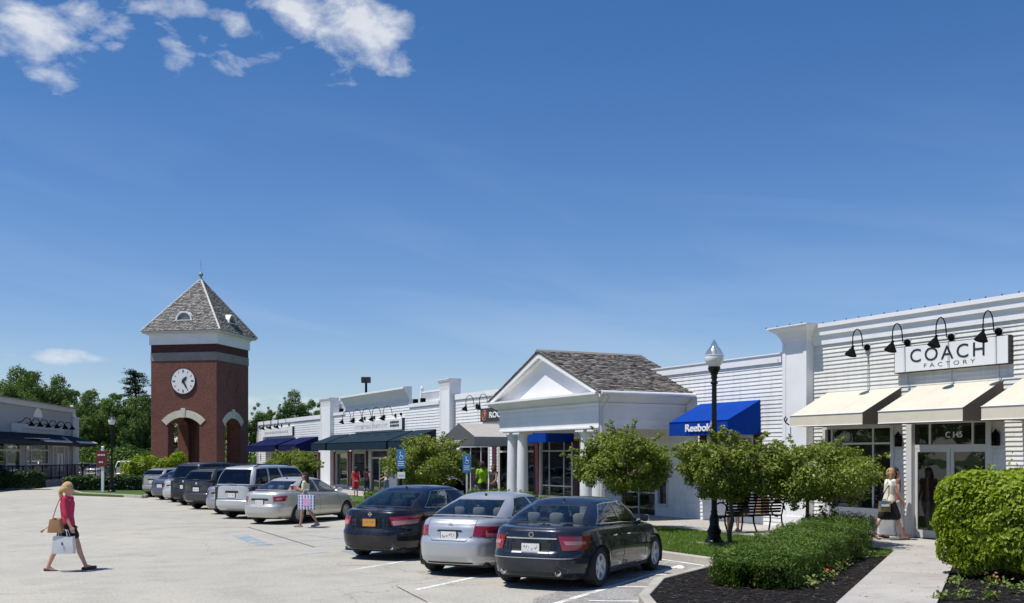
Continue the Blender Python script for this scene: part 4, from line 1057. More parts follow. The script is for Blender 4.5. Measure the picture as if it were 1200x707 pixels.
m = MB(); n = 16; vs = [(.04, -8.6 + .95 * math.cos(math.pi * i / n), 4.72 + .62 * math.sin(math.pi * i / n)) for i in range(n + 1)]; vs2 = [(0, v[1], v[2]) for v in vs]
m.add(vs + vs2, [tuple(range(n + 1))] + [(i, i + 1, n + 2 + i, n + 1 + i) for i in range(n)] + [(0, n + 1, 2 * n + 1, n)]); m.build('fanlight', WTRIM, lb)
sg = MB(); sg.box(0, .12, -14.2, -2.6, 3.62, 4.18); sgl = sg.build('sign', LEADED2, lb)
m = MB(); y = -12.0
while y < -5: w = rl.uniform(.25, .5); m.box(.12, .125, y, y + w, 3.82, 3.93); y += w + .2
m.build('lettering', LEADED, sgl)
for y in (-12.8, -11, -9.2, -7.2, -5.2, -3.4):
    b = MB().tube([(0, y, 4.25), (.3, y, 4.3), (.5, y, 4.55), (.75, y, 4.5), (.85, y, 4.25)], .03, 6).build('wall_lamp', BLACK, lb)
    MB().lathe([(.05, 4.28), (.1, 4.2), (.24, 4.02)], (.87, y, 0), 8).build('lamp_shade', BLACK, b)
def lb_awn(y0, y1):
    m = MB(); m.prism([(0, 3.6), (0, 3.57), (1.45, 3.03), (1.45, 3.06)], 'y', y0, y1); m.prism([(1.45, 3.06), (1.47, 3.06), (1.47, 2.8), (1.45, 2.8)], 'y', y0, y1)
    m.prism([(0, 3.6), (1.46, 3.06), (1.46, 2.8), (0, 2.8)], 'y', y0 - .02, y0); m.prism([(0, 3.6), (1.46, 3.06), (1.46, 2.8), (0, 2.8)], 'y', y1, y1 + .02)
    return m.build('awning', BLACKC, lb)
lb_awn(-26, -12.6); lb_awn(-12.5, .6)
m = MB()
m.obox((1.2, -13.6, 3.22), (.4, .9, 0), (-.9, .4, 0), (0, 0, 1), 1.2, .3, .015); m.obox((1.38, -9.0, 3.12), (0, 1, 0), (-.94, 0, .33), (.33, 0, .94), 3.2, .15, .03); m.obox((1.0, -5.3, 3.27), (-.45, .9, .16), (-.9, -.4, .33), (.33, 0, .94), 1.0, .14, .03); m.obox((1.38, -1.3, 3.12), (0, 1, 0), (-.94, 0, .33), (.33, 0, .94), 2.5, .15, .03)
m.build('awning_trim', LEADED2, lb)
# raised porch with its concrete face and the railings
m = MB(); m.box(.0, 1.5, -38, 1.4, .05, FL); m.box(-14, 0, -26, 0, 0, FL); m.build('porch', BANDSTONE, lb)
rail = thing('railing', 'black metal porch railing in front of the grey shop', 'railing', (lw.x, lw.y, -.21), LZ); rail.scale = (1.1, 1.1, 1.1)
m = MB()
for z in (FL + .12, FL + .95): m.tube([(1.4, -22, z), (1.4, 1.3, z)], .03, 5)
m.tube([(1.4, 1.3, FL + .95), (.3, 1.3, FL + .95)], .03, 5)
m.build('handrail', BLACK, rail)
for i in range(13): y = -22 + i * 1.92; MB().tube([(1.4, y, FL), (1.4, y, FL + .98)], .035, 5).build('post', BLACK, rail)
m = MB()
for i in range(148): y = -22 + i * .157; m.tube([(1.4, y, FL + .12), (1.4, y, FL + .93)], .011, 4, cap=False)
tag(m.build('balusters', BLACK, rail), kind='stuff')
# ------------------------------------------------------------------ cars
def paint(name, col, metal=.6, rough=.32):
    m, nt, b = new_mat(name)
    f = noise(nt, 900, 1); c = ramp(nt, f, [(.3, tuple(x * .85 for x in col)), (.7, tuple(min(1, x * 1.15) for x in col))])
    dust = ramp(nt, noise(nt, 2.2, 5, .7), [(.35, (0, 0, 0)), (.75, (1, 1, 1))])
    c = mixc_(nt, nmath(nt, 'MULTIPLY', dust, .07), c, (.35, .32, .28))
    nt.links.new(c, b.inputs['Base Color'])
    b.inputs['Metallic'].default_value = metal
    nt.links.new(nmath(nt, 'ADD', nmath(nt, 'MULTIPLY', dust, .10), rough), b.inputs['Roughness'])
    b.inputs['Specular IOR Level'].default_value = .15
    b.inputs['Coat Weight'].default_value = .85; b.inputs['Coat Roughness'].default_value = .03
    return m
RUBBER = M('tyre_rubber', (.018, .018, .018), .85, var=.2, scale=8)
TRIMBLK = M('black_plastic', (.014, .014, .015), .55, var=.15)
GAP = M('panel_gap', (.006, .006, .006), .9, var=.0)
ALLOY = M('alloy', (.62, .63, .65), .35, .25, var=.06)
STEELCAP = M('hub_cap', (.36, .36, .37), .4, .3, var=.08)
CHROME = M('chrome', (.75, .76, .78), .12, 1.0, var=.02)
CARGLASS = glass_mat('car_glass', (.02, .06, .06), .54, .01)
DARKGLASS = glass_mat('tinted_glass', (.0, .02, .02), .12, .01)
CABIN = M('cabin_dark', (.025, .025, .027), .8, var=.2)
SEATGREY = M('seat_grey', (.50, .51, .49), .8, var=.1)
SEATDARK = M('seat_dark', (.06, .06, .065), .8, var=.1)
def lamp_mat(name, col, rough=.12):
    m, nt, b = new_mat(name)
    w = node(nt, 'ShaderNodeTexWave'); w.inputs['Scale'].default_value = 14; w.inputs['Distortion'].default_value = 0; w.bands_direction = 'Z'
    t = node(nt, 'ShaderNodeTexCoord'); nt.links.new(t.outputs['Object'], w.inputs['Vector'])
    c = ramp(nt, w.outputs['Fac'], [(0, tuple(x * .7 for x in col)), (1, col)])
    nt.links.new(c, b.inputs['Base Color']); b.inputs['Roughness'].default_value = rough; b.inputs['Coat Weight'].default_value = 1; b.inputs['Coat Roughness'].default_value = .02
    return m
LAMPRED = lamp_mat('lamp_red', (.30, .008, .018)); LAMPPINK = lamp_mat('lamp_pale_red', (.55, .22, .24)); LAMPCLEAR = lamp_mat('lamp_clear', (.62, .62, .64))
PLATEW = M('plate_white', (.72, .72, .70), .5, var=.05); PLATEO = M('plate_orange', (.58, .27, .04), .5, var=.08); PLATETXT = M('plate_marks', (.22, .18, .24), .5, var=.1)

def lerp_tab(tab, x):
    if x <= tab[0][0]: return tab[0][1]
    for (a, va), (b, vb) in zip(tab[:-1], tab[1:]):
        if x <= b:
            t = (x - a) / (b - a); t = t * t * (3 - 2 * t) if len(tab) > 2 else t
            return va + (vb - va) * t
    return tab[-1][1]
def sup(qx, qy, n):
    r = max(abs(qx), abs(qy), 1e-6); k = (abs(qx / r) ** n + abs(qy / r) ** n) ** (-1. / n)
    return qx * k, qy * k

class CarShape:
    def __init__(s, **k):
        d = dict(L=4.58, W=1.77, H=1.45, zb=.19, belt=[(-2.3, .97), (-1.6, .985), (-.6, .955), (.7, .90), (1.3, .86), (2.0, .74), (2.3, .66)],
                 wt=[(0, .90), (.10, .955), (.28, .985), (.5, 1.0), (.68, .995), (.80, .985), (.9, .965), (.96, .945), (1, .905)],
                 rin=[(0, .08), (.10, .03), (.22, .005), (.42, 0.0), (.50, .03), (.56, .07), (.8, .085), (.93, .11), (1, .17)],
                 fin=[(0, .16), (.12, .03), (.3, 0.0), (.5, .03), (.65, .08), (.82, .18), (1, .36)],
                 n=4.6, crown_r=.035, crown_f=.07, xrw=-1.38, xfw=-1.75, wheels=(-1.38, 1.38), wr=.325, track=.0,
                 gb=(-1.78, .98), gt=(-1.02, .28), gwb=.90, gwt=.65, gn=6.0, gdrop=.05, hedge=.055, bulge=.035, pillars=(.24, .05, .04, .9), glass=CARGLASS, fwd=0)
        d.update(k); s.__dict__.update(d); s.a0 = -s.L / 2; s.a1 = s.L / 2
    def low(s, qx, qy, t, off=0.0):
        xr = s.a0 + lerp_tab(s.rin, t); xf = s.a1 - lerp_tab(s.fin, t); c, a = (xr + xf) / 2, (xf - xr) / 2
        b = s.W / 2 * lerp_tab(s.wt, t); ux, uy = sup(qx, qy, s.n)
        x = c + a * ux; y = b * uy
        zt = lerp_tab(s.belt, x); z = s.zb + (zt - s.zb) * t
        # ends lift a little at the underside
        if t < .3: z += .03 * (1 - t / .3) * max(0, abs(ux) - .75) / .25
        p = Vector((x, y, z))
        if off:
            e = 1e-3
            # numeric normal
            if abs(qy) >= abs(qx): du = s.low(min(1, qx + e), qy, t) - s.low(max(-1, qx - e), qy, t)
            else: du = s.low(qx, min(1, qy + e), t) - s.low(qx, max(-1, qy - e), t)
            dt = s.low(qx, qy, min(1, t + .01)) - s.low(qx, qy, max(0, t - .01))
            nn = du.cross(dt)
            if nn.length > 1e-9:
                nn.normalize()
                if nn.dot(Vector((x * .3 if abs(qy) >= abs(qx) else x, y, 0))) < 0: nn = -nn
                p = p + nn * off
        return p
    def per(s, sp, t, side=-1, off=0.):
        """sp: 0 rear middle, 1 rear corner, then forward along the side to 3 at the front corner; side -1 is the right-hand side"""
        if sp <= 1: return s.low(-1, sp * side, t, off)
        if sp <= 3: return s.low(-1 + (sp - 1), side, t, off)
        return s.low(1, (4 - sp) * side, t, off)
    def deck(s, qx, qy):
        r = max(abs(qx), abs(qy)); t = 1
        xr = s.a0 + lerp_tab(s.rin, t); xf = s.a1 - lerp_tab(s.fin, t); c, a = (xr + xf) / 2, (xf - xr) / 2
        b = s.W / 2 * lerp_tab(s.wt, t); ux, uy = sup(qx, qy, s.n); x = c + a * ux; y = b * uy
        cr = s.crown_f if x > 0 else s.crown_r
        # the shoulder rounds over within the first few centimetres
        e = (1 - r); z = lerp_tab(s.belt, x) + cr * (1 - max(0, 1 - e / .55) ** 2.6)
        return Vector((x, y, z))
    def top(s, qx, qy, v, off=0.):
        xb0, xb1 = s.gb; xt0, xt1 = s.gt
        ux, uy = sup(qx, qy, s.gn); ux2, uy2 = sup(qx, qy, s.gn + 1)
        xb = (xb0 + xb1) / 2 + (xb1 - xb0) / 2 * ux; xt = (xt0 + xt1) / 2 + (xt1 - xt0) / 2 * ux2
        # the end glass bows outwards towards the middle
        yb = s.W / 2 * s.gwb * uy; yt = s.W / 2 * s.gwt * uy2
        zb = lerp_tab(s.belt, xb) + (.012 if abs(qy) >= 1 else .012 + .9 * (s.crown_f if qx > 0 else s.crown_r) * (1 - abs(qy) ** 4))
        zt = s.H - s.hedge - s.gdrop * abs(qx) ** 2.6 * (.6 if qx > 0 else 1.0)
        vv = v
        bl = s.bulge * math.sin(math.pi * min(1, vv)) 
        x = xb + (xt - xb) * vv + (.05 * math.sin(math.pi * vv) * (1 if qx > 0 else -1) * abs(qx) ** 6)
        y = yb + (yt - yb) * vv + bl * (1 if qy > 0 else -1) * abs(qy) ** 4
        z = zb + (zt - zb) * vv
        if off:
            k = 1 - off / (s.W / 2); y *= k; x = (xb0 + xb1) / 2 + (x - (xb0 + xb1) / 2) * (1 - off / 2)
        return Vector((x, y, z))
    def roofp(s, qx, qy):
        e = s.top(qx / max(abs(qx), abs(qy), 1e-6), qy / max(abs(qx), abs(qy), 1e-6), 1)
        r = max(abs(qx), abs(qy)); xt0, xt1 = s.gt; cx_ = (xt0 + xt1) / 2
        zt = s.H - s.hedge - s.gdrop * abs(qx) ** 2.6 * (.6 if qx > 0 else 1.)
        return Vector((cx_ + (e.x - cx_) * r, e.y * r, zt + s.hedge * (1 - r ** 3.2) ))

def build_car(S, P, name='parked_car', label='', group=None, plate=PLATEW, tail='sedan', rims=ALLOY, chrome=False, rack=False, headrests=SEATGREY, loc=(0, 0), rz=0, clad=None, spokes=5, detail=True):
    root = thing(name, label, 'car', (loc[0], loc[1], 0), rz, group)
    R_ = S.wr + .035
    # ---- body shell
    NE, = (7,); side_q = sorted(set([round(-1 + 2 * i / 92, 4) for i in range(93)])); rows = [i / 22 for i in range(20)] + [.885, .92, .95, .975, 1.0]
    per = [(-1, j / NE) for j in range(NE + 1)] + [(q, 1) for q in side_q[1:]] + [(1, 1 - j / NE) for j in range(1, NE + 1)]
    mb = MB(); V = []; F = []
    np_ = len(per)
    grid = {}
    for i, (qx, qy) in enumerate(per):
        for j, t in enumerate(rows): grid[i, j] = S.low(qx, qy, t)
    wc = [Vector((wx, 0, S.wr)) for wx in S.wheels]
    def inside(p): return any((p.x - w.x) ** 2 + (p.z - w.z) ** 2 < R_ ** 2 for w in wc)
    dead = {k for k, p in grid.items() if 1 <= (k[0]) and inside(p) and abs(per[k[0]][1]) == 1}
    faces = []
    edge = set()
    for i in range(np_ - 1):
        for j in range(len(rows) - 1):
            q4 = [(i, j), (i + 1, j), (i + 1, j + 1), (i, j + 1)]
            if any(c in dead for c in q4): edge |= {c for c in q4 if c not in dead}
            else: faces.append(q4)
    for k in edge:
        p = grid[k]
        w = min(wc, key=lambda w_: (p.x - w_.x) ** 2 + (p.z - w_.z) ** 2); d = Vector((p.x - w.x, 0, p.z - w.z)); dd = d.length
        if dd < R_ + .09: n_ = w + d * (R_ / dd); grid[k] = Vector((n_.x, p.y + (.012 if p.y > 0 else -.012), n_.z))
    for sgn in (1, -1):
        idx = {}
        vs = []
        for f in faces:
            for c in f:
                if c not in idx: idx[c] = len(vs); p = grid[c]; vs.append((p.x, p.y * sgn, p.z))
        mb.add(vs, [tuple(idx[c] for c in (f if sgn > 0 else f[::-1]))[::-1] for f in faces])
    # bonnet and boot decks
    sq = side_q; yq = [-1 + j / NE for j in range(2 * NE + 1)]
    xr = S.a0 + lerp_tab(S.rin, 1); xf = S.a1 - lerp_tab(S.fin, 1)
    q_of = lambda x: (x - (xr + xf) / 2) / ((xf - xr) / 2)
    lo, hi = q_of(S.gb[0] + .10), q_of(S.gb[1] - .10)
    fs = []; idx = {}; vs = []
    for a, b in zip(sq[:-1], sq[1:]):
        if a > lo and b < hi: continue
        for c, d in zip(yq[:-1], yq[1:]):
            f = []
            for (qx, qy) in ((a, c), (b, c), (b, d), (a, d)):
                k = (qx, round(qy, 4))
                if k not in idx: idx[k] = len(vs); vs.append(S.deck(qx, qy))
                f.append(idx[k])
            fs.append(tuple(f))
    mb.add(vs, fs)
    # underside
    zb_ = S.zb + .04
    body = mb.build('body', P, root)
    # weld and smooth
    import bmesh
    bm = bmesh.new(); bm.from_mesh(body.data); bmesh.ops.remove_doubles(bm, verts=bm.verts, dist=.0006); bmesh.ops.recalc_face_normals(bm, faces=bm.faces); bm.to_mesh(body.data); bm.free()
    smooth_by_angle(body, R(32))
    u = MB(); u.box(S.a0 + .25, S.a1 - .25, -S.W / 2 + .22, S.W / 2 - .22, S.zb - .02, S.zb + .06); u.box(S.a0 + .40, S.wheels[0] - R_ - .02, -S.W / 2 * .7, S.W / 2 * .7, S.zb + .13, S.zb + .30); u.box(S.wheels[1] + R_ + .02, S.a1 - .35, -S.W / 2 * .7, S.W / 2 * .7, S.zb + .05, S.zb + .3); u.box(S.a0 + .3, S.a0 + .4, -S.W * .28, S.W * .28, S.zb + .13, S.zb + .25)
    u.box(S.wheels[0] + R_ + .02, S.wheels[1] - R_ - .02, -S.W / 2 + .05, S.W / 2 - .05, S.zb - .0, S.zb + .12)
    u.build('underbody', CABIN, root)
    for wx in S.wheels:
        for sgn in (1, -1):
            wl = MB(); n = 14; y0 = sgn * (S.W / 2 - .015); y1 = sgn * (S.W / 2 - .34)
            pts = [(wx + (R_ + .004) * math.cos(math.pi * (1.16 - 1.32 * k / n)), S.wr + (R_ + .004) * math.sin(math.pi * (1.16 - 1.32 * k / n))) for k in range(n + 1)]
            vs = [(p[0], y0, p[1]) for p in pts] + [(p[0], y1, p[1]) for p in pts]
            wl.add(vs, [(k, k + 1, n + 2 + k, n + 1 + k) for k in range(n)] + [tuple(range(n + 1, 2 * n + 2))])
            wl.build('wheel_arch', CABIN, root)
    # ---- greenhouse
    c1, bp, b2, ap = S.pillars        # C pillar width, B pillar half width, B centre, A pillar start
    e = .018
    qs = {-1.0, 1.0}
    bands = [(-1 + c1, b2 - bp), (b2 + bp, ap)]
    extra = getattr(S, 'bands', None)
    if extra: bands = extra
    for a, b in bands: qs |= {a, a + e, b - e, b} | {a + (b - a) * k / 5 for k in range(1, 5)}
    qs |= {-1 + (bands[0][0] + 1) * k / 3 for k in range(1, 3)} | {1 - (1 - bands[-1][1]) * k / 2 for k in (1,)}
    qs = sorted(round(q, 5) for q in qs)
    ey = [0, .2, .4, .6, .75, .84, .86, .93, 1.0]
    ring_ = [(-1, -y) for y in ey[::-1]][:-1] + [(-1, y) for y in ey] + [(q, 1) for q in qs[1:]] + [(1, y) for y in ey[::-1]][1:] + [(1, -y) for y in ey][1:] + [(q, -1) for q in qs[::-1]][1:-1]
    rv = [0, .05, .075, .2, .35, .5, .65, .8, .885, .915, 1.0]
    def is_glass(qa, qb, j):
        if not (2 <= j <= 7): return 0
        if not (j >= 2 and rv[j + 1] <= .886): return 0
        (ax, ay), (bx, by) = qa, qb; mx, my = (ax + bx) / 2, (ay + by) / 2
        if abs(ax) == 1 and ax == bx and abs(my) < 1: return 2 if abs(my) < .84 else 0
        for a, b in bands:
            if a + e - 1e-4 < mx < b - e + 1e-4: return 1
        return 0
    def is_rubber(qa, qb, j):
        if not (1 <= j <= 8): return 0
        (ax, ay), (bx, by) = qa, qb; mx, my = (ax + bx) / 2, (ay + by) / 2
        if abs(ax) == 1 and ax == bx and abs(my) < 1: return abs(my) < .86
        return any(a - 1e-4 < mx < b + 1e-4 for a, b in bands)
    mb = MB(); vs = []; N = len(ring_)
    for (qx, qy) in ring_:
        for v in rv: vs.append(S.top(qx, qy, v))
    fp = []; mi = []; glass = {}
    for i in range(N):
        i2 = (i + 1) % N
        for j in range(len(rv) - 1):
            g = is_glass(ring_[i], ring_[i2], j)
            if g:
                (ax, ay), (bx, by) = ring_[i], ring_[i2]
                key = 'rear' if (g == 2 and ax < 0) else 'front' if g == 2 else ('L' if ay > 0 else 'R') + str([k for k, (a, b) in enumerate(bands) if a <= (ax + bx) / 2 <= b][0])
                glass.setdefault(key, []).append((i, i2, j)); continue
            fp.append((i * len(rv) + j, i2 * len(rv) + j, i2 * len(rv) + j + 1, i * len(rv) + j + 1)); mi.append(1 if is_rubber(ring_[i], ring_[i2], j) else 0)
    k0 = len(mb.v); mb.v += [tuple(v) for v in vs]; mb.f += fp; mb.m += mi
    rq = sorted(set(qs)); ry = sorted(set([-y for y in ey] + ey)); idx = {}; vs = []; fs = []
    for a, b in zip(rq[:-1], rq[1:]):
        for c, d in zip(ry[:-1], ry[1:]):
            f = []
            for (qx, qy) in ((a, c), (b, c), (b, d), (a, d)):
                k = (qx, qy)
                if k not in idx: idx[k] = len(vs); vs.append(S.roofp(qx, qy))
                f.append(idx[k])
            fs.append(tuple(f))
    mb.add(vs, fs, 0)
    cabin = mb.build('cabin_shell', [P, TRIMBLK], root)
    bm = bmesh.new(); bm.from_mesh(cabin.data); bmesh.ops.remove_doubles(bm, verts=bm.verts, dist=.0006); bmesh.ops.recalc_face_normals(bm, faces=bm.faces); bm.to_mesh(cabin.data); bm.free()
    smooth_by_angle(cabin, R(38))
    for key, cells in glass.items():
        vs = []; fs = []; idx = {}
        for (i, i2, j) in cells:
            f = []
            for (a, b) in ((i, j), (i2, j), (i2, j + 1), (i, j + 1)):
                if (a, b) not in idx: idx[a, b] = len(vs); vs.append(S.top(*ring_[a], rv[b], .006))
                f.append(idx[a, b])
            fs.append(tuple(f))
        nm = {'rear': 'rear_window', 'front': 'windscreen'}.get(key, 'side_window')
        m = MB().add(vs, fs); o = m.build(nm, S.glass if nm != 'side_window' or True else S.glass, cabin); smooth_by_angle(o, R(60))
    if chrome:
        for sgn in (1, -1):
            m = MB(); pts = [S.top(q, sgn, .06, -.006) for q in [bands[0][0] + (bands[-1][1] - bands[0][0]) * k / 16 for k in range(17)]]
            m.tube(pts, .010, 5)
            pts = [S.top(bands[0][0], sgn, v, -.004) for v in rv[1:10]] + [S.top(bands[0][0] + (bands[-1][1] - bands[0][0]) * k / 16, sgn, .90, -.004) for k in range(17)] + [S.top(bands[-1][1], sgn, v, -.004) for v in rv[9:0:-1]]
            m.tube(pts, .007, 5); m.build('window_trim', CHROME, cabin, smooth=True)
    # ---- inside
    zc = lerp_tab(S.belt, 0) - .03
    m = MB(); bx0, bx1 = S.gb[0] + .06, S.gb[1] - .06; wy = S.W / 2 * S.gwb - .06
    m.box(bx0, bx1, -wy, wy, .32, .34); m.box(bx0, S.gt[0] + .1, -wy, wy, zc - .06, zc - .03); m.box(S.gb[1] - .62, bx1, -wy, wy, zc - .10, zc - .02)
    for sgn in (1, -1): m.box(bx0, bx1, sgn * wy - .01, sgn * wy + .01, .34, zc - .02)
    m.box(bx0 - .01, bx0, -wy, wy, .34, zc - .02); m.box(bx1, bx1 + .01, -wy, wy, .34, zc - .02)
    m.build('cabin_trim', CABIN, root)
    if detail:
        xs = [S.gt[0] - .02, S.gt[0] + 1.05] if tail == 'sedan' else [S.gb[0] + 1.2, S.gb[0] + 2.2]
        for r_, sx in enumerate(xs):
            for sy in ((-.36, .36) if r_ == 1 else (-.42, 0, .42)):
                m = MB(); w = .23 if r_ == 1 else .2
                m.prism([(sx - .10, zc - .4), (sx + .08, zc - .4), (sx - .08, zc + .1), (sx - .2, zc + .1)], 'y', sy - w, sy + w)
                so = m.build('seat', SEATDARK if headrests is SEATDARK else headrests, root, bevel=.03)
                m = MB(); hz = zc + .06; m.lathe([(.02, hz), (.11, hz + .02), (.13, hz + .09), (.125, hz + .17), (.09, hz + .20), (.02, hz + .205)], (0, 0, 0), 12)
                m.v = [(v[0] * .45 + sx - .16, v[1] * 1.0 + sy, v[2]) for v in m.v]; m.build('headrest', headrests, so, smooth=True)
        m = MB(); m.lathe([(.175, -.012), (.185, 0), (.175, .012)], (0, 0, 0), 16, 'x', cap=False); m.v = [(v[0] + S.gb[1] - .75, v[1] + .36, v[2] + zc + .02) for v in m.v]; m.build('steering_wheel', CABIN, root)
    # ---- wheels
    ty = MB(); w2 = .105
    ty.lathe([(S.wr - .115, -w2), (S.wr - .05, -w2 - .012), (S.wr - .012, -w2 + .005), (S.wr, -w2 + .03), (S.wr, w2 - .03), (S.wr - .012, w2 - .005), (S.wr - .05, w2 + .012), (S.wr - .115, w2)], (0, 0, 0), 32, 'y', cap=False)
    rr = S.wr - .112
    rm = MB(); rm.lathe([(rr, -w2 + .0), (rr - .012, -w2 - .004), (rr - .02, -w2 + .012), (rr - .025, w2 - .02)], (0, 0, 0), 32, 'y', cap=False)
    rm.lathe([(.012, -w2 + .02), (.055, -w2 + .018), (.06, -w2 + .045)], (0, 0, 0), 12, 'y')
    if spokes:
        for k in range(spokes):
            a = 2 * math.pi * k / spokes; d = Vector((math.cos(a), 0, math.sin(a))); t = Vector((-d.z, 0, d.x)); y = -w2 + .03
            vs = [d * .04 - t * .045, d * .04 + t * .045, d * (rr - .01) + t * .03, d * (rr - .01) - t * .03]
            mbv = [v + Vector((0, y, 0)) for v in vs[:2]] + [v + Vector((0, y - .015, 0)) for v in vs[2:]]
            rm.add(mbv + [v + Vector((0, .03, 0)) for v in mbv], [(0, 1, 2, 3), (7, 6, 5, 4), (0, 4, 5, 1), (1, 5, 6, 2), (2, 6, 7, 3), (3, 7, 4, 0)])
    else:
        rm.lathe([(.02, -w2 + .0), (rr - .02, -w2 + .012), (rr - .02, -w2 + .03)], (0, 0, 0), 24, 'y')
    dk = MB(); dk.lathe([(.02, -w2 + .075), (rr - .02, -w2 + .075)], (0, 0, 0), 24, 'y')
    tm = ty.build('tyre', RUBBER, root, smooth=True).data; rmm = rm.build('rim', rims, root, smooth=True).data; dm_ = dk.build('brake_disc', CABIN, root).data
    for ob in [o for o in root.children if o.data in (tm, rmm, dm_)]: bpy.data.objects.remove(ob)
    for wx in S.wheels:
        for sgn in (-1, 1):
            w = bpy.data.objects.new('wheel', tm); COL.objects.link(w); w.parent = root; w.location = (wx, sgn * (S.W / 2 - w2 - .035), S.wr); w.rotation_euler = (0, random.uniform(0, 3), 0 if sgn < 0 else math.pi)
            if sgn > 0: w.rotation_euler = (0, random.uniform(0, 3), 0); w.scale = (1, -1, 1)
            for nm, me in (('rim', rmm), ('brake_disc', dm_)):
                c = bpy.data.objects.new(nm, me); COL.objects.link(c); c.parent = w
    # ---- patches laid on the skin
    def patch(nm, mat, corners, nu=8, nv=5, off=.006, sides=(-1, 1), parent=root, thick=True):
        for sd in sides:
            (s0, t0), (s1, t1), (s2, t2), (s3, t3) = corners       # bottom-a, bottom-b, top-b, top-a
            def P_(u, v, o_):
                s_ = (s0 + (s1 - s0) * u) * (1 - v) + (s3 + (s2 - s3) * u) * v; t_ = (t0 + (t1 - t0) * u) * (1 - v) + (t3 + (t2 - t3) * u) * v
                return S.per(s_, t_, sd, o_)
            m = MB(); m.grid(lambda u, v: P_(u, v, off), nu, nv)
            if thick:
                b = [(u / nu, 0) for u in range(nu + 1)] + [(1, v / nv) for v in range(1, nv + 1)] + [(1 - u / nu, 1) for u in range(1, nu + 1)] + [(0, 1 - v / nv) for v in range(1, nv)]
                vs = [P_(u, v, off) for u, v in b] + [P_(u, v, -.012) for u, v in b]; n = len(b)
                m.add(vs, [(i, (i + 1) % n, n + (i + 1) % n, n + i) for i in range(n)])
            o = m.build(nm, mat, parent); smooth_by_angle(o, R(50))
    def seam(pts, w=.007, sides=(-1, 1), nm='panel_gap'):
        m = MB()
        for sd in sides:
            P_ = [S.per(a, t, sd, .0015) for a, t in pts]
            fine = []
            for (a, t), (a2, t2) in zip(pts[:-1], pts[1:]):
                for k in range(10): fine.append(S.per(a + (a2 - a) * k / 10, t + (t2 - t) * k / 10, sd, .0005))
            fine.append(P_[-1]); m.tube(fine, w / 2, 4)
        tag(m.build(nm, GAP, root), kind='stuff')
    q2s = lambda x: 1 + (x - (S.a0 + .03) ) / ((S.a1 - S.a0 - .06)) * 2
    xb = S.gb[0] + (S.gb[1] - S.gb[0]) * (b2 + 1) / 2
    d0 = S.wheels[0] + R_ * .55
    seam([(q2s(xb), 1.0), (q2s(xb), .12)]); seam([(q2s(S.wheels[0] + .12), 1.0), (q2s(S.wheels[0] + .18), .82), (q2s(S.wheels[0] + R_ + .03), .55), (q2s(S.wheels[0] + R_ + .10), .12)])
    seam([(q2s(S.gb[1] - .30), 1.0), (q2s(S.gb[1] - .22), .5), (q2s(S.gb[1] - .25), .12)]); seam([(q2s(S.wheels[0] + R_ + .10), .12), (q2s(S.gb[1] - .25), .12)])
    # handles
    for xh in (xb + .16, S.wheels[0] + .52):
        for sd in (-1, 1):
            a = [S.per(q2s(xh + k * .045), .80, sd, .022 if 0 < k < 4 else .002) for k in range(5)]
            MB().tube(a, .013, 6).build('door_handle', P if not chrome else CHROME, root, smooth=True)
    # mirrors
    for sd in (-1, 1):
        p = S.top(.86, sd, .10); m = MB()
        m.lathe([(.01, -.07), (.075, -.065), (.085, .0), (.07, .045), (.02, .06)], (0, 0, 0), 10, 'x'); m.v = [(v[0] * 1.0 + p.x + .05, v[1] * 1.15 + p.y + sd * .14, v[2] * .8 + p.z + .05) for v in m.v]
        m.tube([(p.x, p.y - sd * .02, p.z), (p.x + .03, p.y + sd * .08, p.z + .02)], .025, 5)
        m.build('mirror', P, root, smooth=True)
    if S.H < 1.6 and tail == 'sedan':
        p = S.roofp(-.78, 0); m = MB(); m.prism([(p.x - .05, p.z - .01), (p.x + .05, p.z - .01), (p.x - .02, p.z + .03), (p.x - .04, p.z + .035)], 'y', -.012, .012); m.build('antenna', TRIMBLK, root)
    # plate
    pz = S.__dict__.get('plate_t', .62); p = S.low(-1, 0, pz); pm = MB()
    pm.box(p.x - .018, p.x + .005, -.165, .165, p.z - .085, p.z + .085); po = pm.build('plate_frame', TRIMBLK, root)
    pm = MB(); pm.box(p.x - .022, p.x - .018, -.152, .152, p.z - .075, p.z + .075); pp = pm.build('licence_plate', plate, root)
    pm = MB(); y = -.115
    for k in range(6):
        for q in range(3):
            zz = p.z + random.choice((-.03, -.015, 0, .015)); pm.box(p.x - .024, p.x - .022, y + q * .008, y + q * .008 + random.choice((.005, .014)), zz, zz + random.choice((.008, .03)))
        y += .038 + (.02 if k == 2 else 0)
    tag(pm.build('plate_marks', PLATETXT, pp), kind='stuff')
    root['_S'] = 0; del root['_S']
    return root, patch, seam, q2s, S

